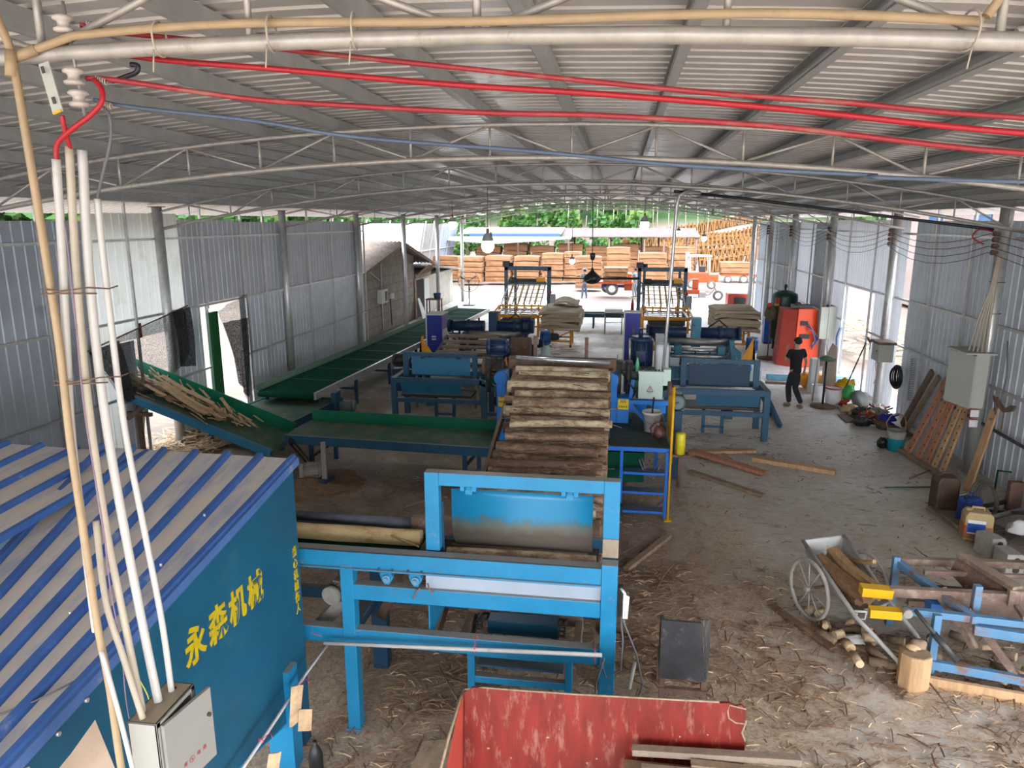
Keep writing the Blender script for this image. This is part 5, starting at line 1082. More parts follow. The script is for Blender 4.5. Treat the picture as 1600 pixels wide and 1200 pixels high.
# blue cabinets
def cabinet(x, y, w_, d_, h, z0, label, door_white=False):
    t = thing('electric_cabinet', label, 'cabinet', (x,y,0), 'ultramarine electric cabinets')
    pbox(t,'body',[(x,x+w_,y,y+d_,z0,z0+h)],M['cab_blue'],.01); pbox(t,'top',[(x-.01,x+w_+.01,y-.01,y+d_+.01,z0+h,z0+h+.03)],M['cab_white'],.003)
    pbox(t,'trim',[(x-.008,x+.03,y-.012,y,z0,z0+h)],M['cab_white'],.001)
    if door_white: pbox(t,'side_door',[(x+w_,x+w_+.012,y+.05,y+d_-.05,z0+.05,z0+h*.62)],mat('beige door',(.50,.46,.38),.5),.002)
    if z0 > 0: pbox(t,'stand',[(x+.05,x+w_-.05,y+.05,y+d_-.05,0,z0)],M['blue_navy'],.003)
    pbox(t,'gauge',[(x+w_*.35,x+w_*.62,y-.02,y,z0+h*.42,z0+h*.46),(x+w_*.35,x+w_*.62,y-.02,y,z0+h*.35,z0+h*.39)],M['cab_white'],.001)
    return t
cabinet(-6.05,22.3,.52,.85,1.22,.45,'ultramarine cabinet with a beige side door on the left line',True)
cabinet(.17,19.6,.43,.45,1.3,.88,'ultramarine cabinet right of the pale aisle floor, right line')
# ================================================================ sheet stackers at the far end
def stacker(X0, X1, Y, label, flip):
    t = thing('veneer_stacker', label, 'machine', ((X0+X1)/2,Y,0))
    w_ = X1-X0; c = (X0+X1)/2
    def pb(name, a, m_): b = MB(); b.b(*a); return P(t,name,b,m_,bevel=.008)
    NB = mat('gantry blue grey '+str(flip), (.07,.11,.15), .45, .1, .15, 5)
    pb('gantry_post',(X0,X0+.16,Y,Y+.16,0,2.62),NB); pb('gantry_post',(X1-.16,X1,Y,Y+.16,0,2.55),NB)
    pb('gantry_post',(X0+.28,X0+.40,Y+1.2,Y+1.3,0,2.5),NB); pb('gantry_post',(X1-.30,X1-.18,Y+1.2,Y+1.3,0,2.5),NB)
    pb('gantry_beam',(X0,X1,Y,Y+.16,2.40,2.58),NB); pb('gantry_beam',(X0+.28,X1-.18,Y+1.2,Y+1.3,2.35,2.46),NB)
    b = MB(); b.b(X0-.06,X0+.24,Y-.1,Y+.2,2.55,2.80); b.cyl((X0+.24,Y,2.66),(X0+.42,Y,2.66),.08,n=12); P(t,'top_motor',b,M['dark'])
    pb('clip_beam',(X0+.2,X1-.2,Y-.25,Y-.12,1.78,1.92),NB); 
    b = MB(); b.cyl((X0+.25,Y-.3,1.98),(X1-.25,Y-.3,1.98),.08,n=14); b.cyl((X0+.3,Y-.3,1.98),(X0+.6,Y-.3,1.98),.13,n=14); P(t,'clip_roller',b,M['dark'])
    pb('amber_gearbox',(X1-.62,X1-.25,Y-.45,Y-.2,1.92,2.12),M['amber'])
    pb('control_box',(X1-.02,X1+.22,Y-.2,Y+.05,.75,1.35),mat('grey box '+str(flip),(.33,.35,.36),.5)); 
    b = MB(); b.blob((X1-.02,Y-.18,1.45),(.07,.06,.07),10,8); P(t,'red_knob',b,M['red'])
    # sloping rack of slats from the clip beam down to the amber frame
    z1, z0 = 1.78, 1.12; y1, y0 = Y-.25, Y-2.2
    for k in range(8):
        x = X0+.22+(w_-.46)*k/7
        m_ = M['ochre'] if k in (1,3,4,6) else (M['galv'] if k in (0,7) else mat('slat brown %s%d'%(flip,k),(.30,.22,.12),.6))
        b = MB(); b.beam((x,y0,z0),(x,y1,z1),.07 if m_ is M['ochre'] else .04,.06); P(t,'rack_slat',b,m_)
    for k in range(5):
        u = .12+.2*k; b = MB(); b.cyl((X0+.2,y0+(y1-y0)*u,z0+(z1-z0)*u+.02),(X1-.2,y0+(y1-y0)*u,z0+(z1-z0)*u+.02),.016,n=6); P(t,'rack_rod',b,M['galv'])
    for x in (X0+.15,X1-.1):
        for y in (y0-.1,y0-2.1): pb('table_leg',(x-.05,x+.05,y-.05,y+.05,0,1.08 if y>y0-1 else .92),M['amber'])
        b = MB(); b.beam((x,y0-.1,1.05),(x,y0-2.1,.88),.06,.07); b.beam((x,y0-.1,.55),(x,y0-2.1,.45),.05,.05); P(t,'table_rail',b,M['amber'])
    for y, z in ((y0-.1,1.05),(y0-.1,.9),(y0-2.1,.88),(y0-2.1,.45),(y0-1.1,.7)):
        b = MB(); b.beam((X0+.15,y,z),(X1-.1,y,z),.06,.07); P(t,'table_bar',b,M['amber'])
    for k in range(6):
        x = X0+.3+(w_-.6)*k/5; b = MB(); b.b(x-.03,x+.03,y0-.16,y0-.04,.80,1.12); P(t,'table_tooth',b,M['amber'])
    for k in range(4):
        x = X0+.35+(w_-.7)*k/3; b = MB(); b.beam((x,y0-.1,.98),(x+.0,y0-2.6,.98),.07,.03); P(t,'feed_slat',b,M['galv'])
    for k in range(4):
        y = y0-.4-.55*k; b = MB(); b.cyl((X0+.2,y,.93),(X1-.15,y,.93),.02,n=8); P(t,'feed_roller',b,M['steel'])
    pb('lower_box',(X0+.4,X1-.4,y0-1.5,y0-.6,.3,.62),M['dark']); pb('under_beam',(X0+.2,X1-.2,y0-.9,y0-.8,.62,.72),M['blue_mid'])
    return t
stacker(-5.20,-3.05,33.0,'veneer stacker with yellow slats and blue gantry, left of the hanging fan',1)
stacker(.82,3.0,33.0,'veneer stacker with yellow slats and blue gantry, behind the slanting pipe',2)

# carts with fresh veneer
def cart(X0, X1, Y0, Y1, z0, z1, label, lab2, seed, low=True):
    t = thing('lift_cart', label, 'cart', ((X0+X1)/2,Y0,0))
    xm0, xm1 = X0+.35, X1-.35
    for x in (xm0,xm1):
        for y in (Y0+.25,Y0+1.3):
            b = MB(); b.b(x-.04,x+.04,y-.04,y+.04,0.02,z0-.06); P(t,'leg',b,M['amber'])
    b = MB(); b.b(xm0-.1,xm1+.1,Y0+.15,Y0+1.5,z0-.08,z0); P(t,'deck',b,M['amber'])
    for y in (Y0+.25,Y0+1.3): 
        b = MB(); b.b(xm0,xm1,y-.03,y+.03,.2,.27); P(t,'cross_bar',b,M['amber'])
    for x in (xm0,xm1):
        b = MB(); b.b(x-.03,x+.03,Y0+.25,Y0+1.3,.2,.27); P(t,'side_bar',b,M['amber'])
    b = MB(); b.beam((xm0,Y0+.22,.25),(xm1,Y0+.22,z0-.1),.04,.04); P(t,'scissor_arm',b,M['amber'])
    motor(t,(xm0-.15,Y0+.1,.42),(xm0+.35,Y0+.1,.42),.13,M['dark'])
    for x in (xm0,xm1):
        b = MB(); b.cyl((x-.03,Y0+.25,.06),(x+.03,Y0+.25,.06),.06,n=12); P(t,'wheel',b,M['rubber'])
    # stack: wavy lifts of veneer
    st = thing('veneer_stack', lab2, 'veneer', ((X0+X1)/2,(Y0+Y1)/2,z0))
    rnd = random.Random(seed); n_ = 5; z = z0
    for k in range(n_):
        h = (z1-z0)/n_; b = MB(); NX, NY = 10, 5; vs = []
        dx = rnd.uniform(-.05,.05); dy = rnd.uniform(-.05,.05); ph = rnd.uniform(0,6)
        for lev in (0,1):
            for i in range(NX+1):
                for j in range(NY+1):
                    x = X0+(X1-X0)*i/NX; y = Y0+(Y1-Y0)*j/NY
                    zz = z+lev*(h-.012)+.035*sin(i*.6+ph*.3)*(1-.3*lev)-.10*abs(2*i/NX-1)**3 - (.02*sin(j+ph))
                    vs.append((x+dx+rnd.uniform(-.012,.012),y+dy+rnd.uniform(-.012,.012),zz))
        q = (NX+1)*(NY+1); I = lambda i,j,l: l*q+i*(NY+1)+j; fs = []
        for i in range(NX):
            for j in range(NY): fs += [(I(i,j,1),I(i+1,j,1),I(i+1,j+1,1),I(i,j+1,1)),(I(i,j,0),I(i,j+1,0),I(i+1,j+1,0),I(i+1,j,0))]
            fs += [(I(i,0,0),I(i+1,0,0),I(i+1,0,1),I(i,0,1)),(I(i+1,NY,0),I(i,NY,0),I(i,NY,1),I(i+1,NY,1))]
        for j in range(NY): fs += [(I(0,j+1,0),I(0,j,0),I(0,j,1),I(0,j+1,1)),(I(NX,j,0),I(NX,j+1,0),I(NX,j+1,1),I(NX,j,1))]
        b.add(vs, fs); P(st,'veneer_bundle',b,M['veneer']); z += h
    return t, st
cart(-2.82,-1.35,26.3,28.9,.72,1.42,'amber lift cart under the left veneer stack, beside the aisle','tall wavy stack of fresh veneer on the amber cart, left of the aisle',4)
b = MB(); vs = []
for i in range(7):
    for j in range(5): vs.append((-2.45+.95*i/6, 27.6+1.1*j/4, 1.48+.13*sin(pi*min(1,i/5))+.02*j))
vs += [(x,y,z-.06) for x,y,z in vs]
fs = [(i*5+j,(i+1)*5+j,(i+1)*5+j+1,i*5+j+1) for i in range(6) for j in range(4)]+[(35+i*5,35+(i+1)*5,(i+1)*5,i*5) for i in range(6)]+[(i*5+4,(i+1)*5+4,35+(i+1)*5+4,35+i*5+4) for i in range(6)]+[(j,j+1,35+j+1,35+j) for j in range(4)]+[(30+j+1,30+j,65+j,65+j+1) for j in range(4)]
b.add(vs,fs); single('folded_veneer',b,M['veneer'],'curled grey bundle lying on top of the left veneer stack','veneer')
cart(3.45,5.05,26.6,28.6,.78,1.50,'amber lift cart under the right veneer stack','wide stack of fresh veneer right of the turquoise peeler',9)
t = thing('roller_table','steel outfeed table with a white box on top in the far aisle','table',(-.17,30.3,0))
for x in (-.52,.18):
    for y in (30.0,30.8):
        b = MB(); b.cyl((x,y,0),(x,y,.85),.025,n=8); P(t,'leg',b,M['steel'])
pbox(t,'top',[(-.56,.22,29.95,30.85,.80,.86)],M['dark']); pbox(t,'white_cover',[(-.54,.20,30.0,30.8,.88,1.05)],M['white'],.02); pbox(t,'shelf',[(-.52,.18,30.0,30.8,.48,.51)],M['steel'])
t = belt_conveyor('low dark steel conveyor crossing the far aisle between the stackers',(-3.0,32.0),(.9,32.0),.7,.62,(.15,.5,.85),M['blue_navy'],M['blue_navy'])
b = MB(); b.lathe((.62,31.9,.72),[(0,0),(.07,0),(.07,.38),(.04,.45),(.03,.52),(0,.52)],14); t = thing('fire_extinguisher','red cylinder standing on the low conveyor beside the right stacker','extinguisher',(.62,31.9,.72)); P(t,'bottle',b,M['red'])
b = MB(); b.cyl((.62,31.9,1.24),(.62,31.9,1.3),.02,n=8); b.beam((.58,31.9,1.29),(.70,31.9,1.31),.02,.015); P(t,'valve',b,M['black'])
t = thing('pedestal_fan','large caged fan on a stand at the left side of the yard entrance','fan',(-8.2,39.5,0))
b = MB(); b.cyl((-8.2,39.5,0),(-8.2,39.5,.95),.03,n=8); P(t,'pole',b,M['dark'])
b = MB()
for k in range(3): a = 2*pi*k/3+.5; b.prism([(-8.2,39.4,1.35),(-8.2+cos(a)*.5-sin(a)*.1,39.42,1.35+sin(a)*.5+cos(a)*.1),(-8.2+cos(a)*.55,39.38,1.35+sin(a)*.55)],(0,.012,0))
P(t,'blade',b,M['dark'])
b = MB(); b.ring((-8.2,39.4,1.35),.58,.014,(0,1,0)); b.ring((-8.2,39.34,1.35),.38,.006,(0,1,0)); b.cyl((-8.2,39.3,1.35),(-8.2,39.6,1.35),.08,n=12)
for k in range(16): a = 2*pi*k/16; b.beam((-8.2+cos(a)*.07,39.32,1.35+sin(a)*.07),(-8.2+cos(a)*.58,39.4,1.35+sin(a)*.58),.006,.006)
P(t,'cage',b,M['rust'])
b = MB(); b.b(-8.5,-7.9,39.2,39.8,0,.05); P(t,'base',b,M['dark'])
t = thing('work_stand','brown work stand with a blue tub beside the far end of the long conveyor','stand',(-8.7,33.5,0))
pbox(t,'top',[(-9.0,-8.3,33.2,33.8,.95,1.0)],M['wood_old']); 
for x,y in ((-8.95,33.25),(-8.35,33.25),(-8.95,33.75),(-8.35,33.75)): pbox(t,'leg',[(x-.03,x+.03,y-.03,y+.03,0,.95)],M['wood_old'])
b = MB(); b.lathe((-8.5,33.5,1.0),[(0,0),(.15,0),(.19,.26),(.17,.26),(.14,.02),(0,.02)],16); single('blue_tub',b,M['tarp_blue'],'small blue tub on the brown work stand','tub')

# ================================================================ right side, far to near
t = thing('air_tank','tall dark green air tank standing near the right wall','tank',(5.95,27.3,0))
b = MB(); b.lathe((5.95,27.3,.28),[(0,0),(.25,.03),(.42,.12),(.45,.22),(.45,1.65),(.42,1.76),(.25,1.86),(0,1.90)],28); P(t,'shell',b,M['tank_green'])
for a in (.5,2.6,4.6): 
    b = MB(); b.b(5.95+.3*cos(a)-.04,5.95+.3*cos(a)+.04,27.3+.3*sin(a)-.04,27.3+.3*sin(a)+.04,0,.42); P(t,'foot',b,M['black'])
b = MB(); b.cyl((5.95,27.3,2.16),(5.95,27.3,2.38),.04,n=10); b.cyl((5.9,27.3,2.3),(6.0,27.3,2.3),.05,n=10); P(t,'valve',b,M['dark'])
b = MB(); b.b(5.55,5.70,26.88,26.93,1.72,1.92); P(t,'red_label',b,M['red']); b = MB(); b.b(5.54,5.68,26.89,26.935,1.64,1.72); P(t,'yellow_label',b,M['yellow'])
t = thing('compressor_cabinet','orange red metal cabinet with two square vents behind the walking person','cabinet',(5.95,24.2,0))
b = MB(); b.prism([(5.62,23.9,0),(6.42,24.0,0),(6.25,24.0,1.88),(5.66,23.9,1.88)],(0,1.1,0)); bd = P(t,'body',b,M['orange_red'],bevel=.02)
b = MB(); b.prism([(5.18,24.25,0),(5.60,23.92,0),(5.64,23.92,1.84),(5.28,24.25,1.84)],(.0,.7,0)); P(t,'side_body',b,M['red_dark'],bevel=.01)
b = MB(); b.b(5.75,5.97,23.88,23.91,1.36,1.50); P(t,'vent',b,M['black']); b = MB(); b.b(5.75,6.05,23.88,23.91,.94,1.08); P(t,'vent',b,M['black'])
for k, m_ in enumerate((M['jeans'],M['cab_blue'],M['grey_cable'])):
    b = MB(); b.tube([(5.95,23.86,1.45-.1*k),(6.1,23.8,1.25),(6.2+.06*k,23.8,.95),(6.12,23.8,.6+.1*k),(6.3,23.85,.9),(6.35,23.9,1.1)],.018,6); P(t,'looped_cable',b,m_)
b = MB(); b.b(5.55,6.1,24.1,24.6,1.89,1.97); b.blob((5.7,24.2,2.0),(.1,.1,.07)); P(t,'lid_clutter',b,M['dark'])
pb_ = thing('wall_box','grey wall switch box with an open door behind the orange cabinet','electric box',(6.6,24.2,1.0))
pbox(pb_,'housing',[(6.56,6.72,23.7,24.3,1.0,2.0)],M['dark']); pbox(pb_,'door',[(6.28,6.58,23.66,23.69,.98,1.98)],M['box_grey'],.004); pbox(pb_,'frame',[(6.5,6.74,23.64,23.7,.98,2.0)],M['box_grey'],.004)
b = MB(); b.tube([(6.55,23.8,2.0),(6.56,23.8,3.6),(6.5,23.8,4.1),(6.3,23.9,4.3)],.03,8); single('wall_conduit',b,M['pvc'],'white conduit running up from the far grey wall box','conduit')
b = MB(); b.tube([(6.52,23.7,1.0),(6.5,23.6,.4),(6.48,23.5,.02)],.03,8); single('wall_conduit',b,M['pvc'],'white conduit running down to the floor from the far grey wall box','conduit')
t = thing('electric_cabinet','light ultramarine cabinet standing left of the green air tank','cabinet',(5.7,28.7,0)); pbox(t,'body',[(5.55,5.88,28.5,28.9,.05,.98)],mat('mid blue enamel',(.03,.12,.5),.4)); pbox(t,'top',[(5.54,5.89,28.49,28.91,.98,1.0)],M['cab_white'],.003); pbox(t,'plinth',[(5.57,5.86,28.52,28.88,0,.05)],M['dark'])
b = MB(); b.beam((5.62,28.4,.95),(5.9,28.0,2.1),.07,.1); single('pale_board',b,M['wood'],'pale board leaning between the blue cabinet and the green tank','board')
t = thing('pole_stand','rusty weighted pole stand beside the right veneer stack','stand',(5.1,25.3,0))
b = MB(); b.lathe((5.1,25.3,0),[(0,0),(.34,0),(.34,.05),(.1,.09),(0,.09)],24); P(t,'base',b,M['rust']); b = MB(); b.cyl((5.1,25.3,.08),(5.1,25.3,1.35),.022,n=8); P(t,'pole',b,M['rust'])
b = MB(); b.blob((5.1,25.3,1.55),(.18,.15,.25),10,8,.5,5); P(t,'rag_bundle',b,mat('green brown rags',(.10,.09,.05),.9,0,.4,8)); b = MB(); b.blob((5.02,25.2,1.82),(.08,.08,.1),8,6,.5,2); P(t,'red_rag',b,M['red'])
t = thing('red_machine','small red trolley machine at the right of the yard entrance','machine',(6.1,39,0))
pbox(t,'body',[(5.6,6.75,38.6,39.6,.25,.95)],M['red_dark'],.06); pbox(t,'front',[(5.9,6.5,38.58,38.6,.35,.75)],M['dark'],.01)
for x in (5.75,6.6): 
    b = MB(); b.cyl((x-.05,38.8,.14),(x+.05,38.8,.14),.14,n=14); P(t,'wheel',b,M['rubber'])
# person-side clutter near the pale wall opening
b = MB(); b.b(4.45,6.9,21.75,21.83,.0,.13); b.b(4.45,6.9,21.75,22.05,.0,.015); b.b(4.45,6.9,21.97,22.05,.0,.13); single('steel_channel',b,mat('light blue channel',(.12,.30,.40),.45),'light blue steel channel lying across the floor behind the walking person','channel')
b = MB(); b.beam((4.3,21.35,.04),(6.6,21.15,.04),.12,.05); single('floor_board',b,M['wood_old'],'brown board lying along the blue channel','board')
t = thing('pole_stand','black pole stand on a round rusty base near the white bucket','stand',(5.2,18.7,0))
b = MB(); b.lathe((5.2,18.7,0),[(0,0),(.30,0),(.30,.05),(.05,.08),(0,.08)],24); P(t,'base',b,M['rust']); b = MB(); b.cyl((5.2,18.7,.06),(5.2,18.7,1.18),.028,n=8); P(t,'pole',b,M['black'])
b = MB(); b.lathe((5.22,18.7,1.18),[(0,0),(.18,.02),(.2,.06),(.1,.13),(0,.14)],16); P(t,'green_disc',b,mat('green grey disc',(.08,.14,.09),.6))
b = MB(); b.tube([(5.05,19.1,.03),(5.1,19.1,1.2),(5.15,19.1,1.55),(5.28,19.1,1.55),(5.32,19.1,1.2),(5.35,19.1,.3)],.015,6); single('bent_rod',b,M['steel'],'narrow bent steel hoop behind the black pole stand','rod')
b = MB(); b.prism([(5.55,20.4,0),(6.0,20.5,0),(5.95,20.55,1.25),(5.80,20.5,1.35),(5.62,20.45,.9)],(.02,.03,0)); single('brown_board',b,mat('brown curved board',(.30,.24,.19),.7),'brown curved board leaning on the pale wall','board')
b = MB(); b.b(5.25,5.45,20.2,20.5,0,.95); single('leaning_board',b,M['cab_white'],'narrow white board standing behind the black pole stand','board',bevel=.01)
t = thing('paint_bucket','white plastic bucket with a red rim right of the pole stand','bucket',(5.5,18.9,0))
b = MB(); b.lathe((5.5,18.9,0),[(0,0),(.17,0),(.20,.46),(.185,.46),(.16,.02),(0,.02)],24); P(t,'bucket',b,M['white']); b = MB(); b.ring((5.5,18.9,.46),.20,.018,(0,0,1)); P(t,'rim',b,M['red'])
b = MB(); b.lathe((5.28,19.5,0),[(0,0),(.15,0),(.17,.4),(.155,.4),(.14,.02),(0,.02)],20); single('paint_bucket',b,M['white'],'second white bucket partly behind the red rimmed one','bucket')
for (x,y,z,rx,c,l) in ((5.55,20.7,.2,.25,'amber','amber machine casting against the pale wall'),(5.95,19.6,.35,.22,'yellow','yellow machine casting beside the green trolley'),(5.3,20.9,.25,.2,'amber','amber pipe cluster left of the brown board'),(5.66,18.6,.1,.1,'red','small red can at the foot of the green trolley')):
    b = MB(); b.blob((x,y,z),(rx,rx*.8,rx),10,8,.6,int(x*10)); b.cyl((x-rx,y,z),(x+rx,y-.1,z+.15),rx*.45,n=10); b.cyl((x,y,0),(x,y,z),rx*.3,n=8); single('machine_casting',b,M[c],l,'casting')
t = thing('grass_trimmer','green trolley tool with a dark round plate and a long raised handle','tool',(5.9,18.6,0))
b = MB(); b.lathe((6.0,18.5,.25),[(0,0),(.26,.0),(.26,.03),(0,.04)],22,(.5,-.8,.45)); P(t,'disc',b,mat('dark grey plate',(.10,.11,.10),.5))
b = MB(); b.blob((5.82,18.75,.38),(.16,.12,.22),10,8,.3,4); P(t,'green_cover',b,mat('bright green cover',(.05,.35,.10),.45)); b = MB(); b.cyl((5.78,18.9,.5),(6.30,19.4,1.55),.018,n=8); P(t,'handle',b,M['dark'])
b = MB(); b.b(5.55,6.1,18.35,18.75,.03,.09); P(t,'base',b,M['cab_white'])
for x in (5.62,6.0): 
    b = MB(); b.cyl((x-.02,18.4,.05),(x+.02,18.4,.05),.05,n=10); P(t,'caster',b,M['rubber'])
# things on the right wall
for (x,y,z,l) in ((6.68,20.2,1.45,'small rusty winged hook on the pale wall sheet'),(6.60,13.05,1.42,'large rusty winged hook on the blue grey wall')):
    s = .6 if y>15 else 1
    t = thing('wall_hook',l,'hook',(x,y,z)); 
    for dy in (.42*s,-.34*s):
        b = MB(); b.prism([(x,y,z-.02),(x,y,z+.05),(x,y+dy*.6,z+.16*s),(x,y+dy,z+.18*s),(x,y+dy*.8,z+.07*s)],(-.03,0,0)); P(t,'wing',b,M['rust'])
    b = MB(); b.cyl((x-.01,y,z-.32*s),(x-.01,y,z+.04),.012,n=6); P(t,'stem',b,M['rust'])
t = thing('small_box','small grey green box on the second right post','electric box',(6.5,18.4,1.35))
pbox(t,'housing',[(6.28,6.62,18.35,18.85,1.25,1.68)],M['box_grey']); pbox(t,'lid',[(6.24,6.66,18.31,18.89,1.68,1.74)],M['rust'],.003)
b = MB(); b.cyl((6.27,18.5,1.5),(6.28,18.5,1.5),.02,n=8); P(t,'knob',b,M['black'])
b = MB()
for k in range(7): b.ring((6.66-.012*k,17.95,.92),.20+.01*(k%3),.018,(1,.12*(k-3),0),24,5)
o = single('cable_coil',b,M['black'],'black coil of cable hanging on the right wall','coil'); o.scale = (1,1,1.25)
b = MB(); b.tube([(6.66+.05*cos(k*.9),17.25+.05*sin(k*.9)-.0004*k,1.55-.0075*k) for k in range(130)],.010,5); single('spiral_hose',b,mat('grey spiral hose',(.28,.27,.26),.5),'grey spiral air hose hanging beside the cable coil','hose')
for k, (p, q, w_, m_, lab) in enumerate((((6.55,17.15,.02),(6.72,16.35,1.45),.15,'rust','dark brown slotted beam leaning on the right wall, left one'),((6.50,16.75,.02),(6.70,15.95,1.42),.11,'wood_old','narrow dark beam leaning beside the slotted beam'))):
    b = MB(); b.beam(p,q,w_,.06,(1,0,0)); single('leaning_beam',b,M[m_],lab,'beam',bevel=.005)
LP = [((5.80,14.80,.03),(6.66,15.35,1.60),.17,'wood_red'),((5.86,14.45,.03),(6.66,15.05,1.60),.16,'wood_red'),((5.90,14.15,.03),(6.64,14.85,1.50),.15,'wood_red'),((5.93,13.88,.03),(6.64,14.6,1.35),.12,'wood'),((5.96,13.60,.03),(6.62,14.4,1.2),.12,'wood')]
for k, (p, q, w_, m_) in enumerate(LP):
    t = thing('slotted_board','%s slotted timber leaning on the right wall, %s from the teal bucket' % ('reddish' if m_=='wood_red' else 'yellowish', ORD[k]),'board',(p[0],p[1],0),'slotted timbers leaning on the right wall')
    b = MB(); b.beam(p,q,w_,.045,(-.9,-.1,.5)); P(t,'board',b,M[m_],bevel=.004)
    pv, qv = Vector(p), Vector(q); d = (qv-pv); b = MB()
    a = d.normalized().cross(Vector((-.9,-.1,.5))).normalized(); nn = a.cross(d.normalized()).normalized()
    for j in range(9):
        c = pv+d*(.08+.1*j)+a*(w_*.22); 
        for sg in (1,-1): b.cyl(c+nn*.022*sg,c+nn*.026*sg,.02,n=8)
    P(t,'slots',b,M['black'],kind='stuff')
b = MB(); b.beam((5.75,15.2,.06),(5.95,13.55,.06),.1,.08); single('skid_board',b,M['wood_old'],'low skid board under the feet of the slotted timbers','board')
t = thing('switch_cabinet','large grey green cabinet with its door ajar on the first right post','electric box',(6.4,14.0,1.3))
pbox(t,'housing',[(6.34,6.56,13.70,14.40,1.30,2.28)],M['box_grey']); pbox(t,'lid',[(6.14,6.66,13.66,14.44,2.28,2.31)],M['box_grey'],.003)
b = MB(); b.prism([(6.16,14.32,1.30),(6.32,13.66,1.30),(6.32,13.66,2.26),(6.16,14.32,2.26)],(-.02,-.005,0)); P(t,'door',b,mat('grey door panel',(.42,.43,.39),.45,0,.05,3))
text('配电箱', .11, mat('faded red print b',(.42,.28,.25),.6), (6.245,13.97,1.66), (radians(90),0,radians(-76)), 'printed_character', t=t, depth=.0005)
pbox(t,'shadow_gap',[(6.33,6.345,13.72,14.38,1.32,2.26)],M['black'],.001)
for k in range(5):
    b = MB(); b.tube([(6.30+.05*k,13.95-.05*k,2.31),(6.36+.035*k,13.9-.03*k,2.9),(6.46+.012*k,13.84-.01*k,3.4),(6.47+.012*k,13.76,4.02)],.018,8)
    single('wall_conduit',b,M['cream'],'cream conduit above the large grey cabinet, %s from the left'%ORD[k],'conduit','cream conduits fanning above the large cabinet')
b = MB(); b.ring((6.58,13.9,3.55),.12,.006,(0,0,1)); b.ring((6.58,13.9,3.0),.125,.006,(0,0,1)); single('binding_wire',b,M['rust'],'rusty wire ties round the first right post','wire')
for z,l in ((1.12,'upper'),(.93,'lower')):
    t = thing('wall_socket','%s white socket under the large grey cabinet'%l,'socket',(6.5,13.8,z)); pbox(t,'plate',[(6.40,6.54,13.77,13.80,z,z+.13)],M['white'],.004); pbox(t,'red_rim',[(6.395,6.545,13.80,13.81,z-.012,z+.142)],M['red_dark'],.002)
b = MB(); b.tube([(6.6,13.3,2.6),(6.62,13.2,2.0),(6.6,13.25,1.5),(6.58,13.35,1.35),(6.6,13.42,1.5),(6.6,13.35,1.6),(6.58,13.3,1.3)],.012,6); single('wall_cable',b,M['grey_cable'],'grey cable hanging with a loop right of the first post','cable')
b = MB(); b.cyl((6.66,15.8,1.0),(6.62,10.8,.98),.03,n=8); single('wall_bar',b,M['dark'],'dark iron bar fixed low along the right wall','bar')
t = thing('leaning_plank','single yellowish plank leaning on the wall right of the first post','plank',(6.1,12.9,0)); b = MB(); b.beam((6.10,12.88,.02),(6.64,13.45,1.38),.20,.035,(-.9,0,.5)); P(t,'plank',b,M['wood'],bevel=.004)
b = MB(); b.cyl((6.545,13.34,1.20),(6.53,13.34,1.21),.025,n=8); P(t,'knot',b,M['wood_old'])
t = thing('paint_bucket','teal plastic bucket with an arched handle by the slotted timbers','bucket',(5.72,15.2,0))
b = MB(); b.lathe((5.72,15.2,0),[(0,0),(.15,0),(.165,.27)],22); P(t,'bucket',b,M['teal']); b = MB(); b.lathe((5.72,15.2,0),[(.166,.27),(.18,.42),(.165,.42),(.15,.25),(0,.25)],22); P(t,'rim',b,M['motor_grey'])
b = MB(); b.tube([(5.56,15.2,.4),(5.50,15.2,.58),(5.58,15.2,.74),(5.70,15.2,.78),(5.84,15.2,.72),(5.88,15.2,.58),(5.87,15.2,.4)],.012,6); P(t,'handle',b,M['wood_old'])
b = MB(); b.blob((5.5,15.3,.12),(.12,.1,.12),10,8,.4,8); single('dark_can',b,M['black'],'small black can beside the teal bucket','can')
rnd = random.Random(5)
JN = [('greasy iron pieces heaped beside the second right post','dark',(5.9,17.9)),('orange brown scrap parts on the junk heap','orange',(5.95,17.5)),('blue scrap hose piece on the junk heap','cab_blue',(6.2,17.2)),('rusty chain heap at the foot of the wall','rust',(6.1,16.8)),('flat rusty plate under the junk heap','rust',(5.7,17.5)),('grey scrap bracket on the junk heap','steel',(6.25,17.8)),('red scrap tube on the junk heap','red_dark',(6.3,18.1)),('pale scrap wood on the junk heap','chips',(5.7,18.1)),('dark gear lying before the junk heap','dark',(5.6,17.0)),('coiled rusty strap on the junk heap','rust',(6.2,16.3))]
for k, (lab, m_, (x,y)) in enumerate(JN):
    b = MB()
    if k in (3,9): 
        for j in range(4): b.ring((x,y,.03+.03*j),.2+.03*j,.02,(.1*j,.05,1),20,5)
    elif k == 4: b.b(x-.35,x+.3,y-.3,y+.4,.0,.03)
    else:
        b.blob((x,y,.11),(.2,.16,.13),9,7,.9,k)
        for j in range(5): a = rnd.uniform(0,6.3); b.cyl((x,y,.12),(x+cos(a)*.3,y+sin(a)*.28,.02+rnd.uniform(.02,.28)),.022,n=6)
    single('scrap_piece',b,M[m_],lab,'scrap','scrap pieces heaped at the right wall')
b = MB(); b.tube([(6.7,19.4,1.3),(6.62,19.5,1.0),(6.66,19.35,.6),(6.6,19.3,.35),(6.68,19.45,.7),(6.64,19.5,1.2),(6.7,19.3,1.0),(6.6,19.4,.5)],.012,6); single('pink_rope',b,mat('pink hose',(.50,.22,.30),.6),'pink hose looped on the pale wall sheet','hose')
b = MB(); b.tube([(6.6,22.6,1.5),(6.55,22.7,1.2),(6.6,22.8,.9),(6.5,22.7,.7)],.05,6); single('hung_glove',b,M['jeans'],'blue and dark gloves hanging on the pale wall','glove')
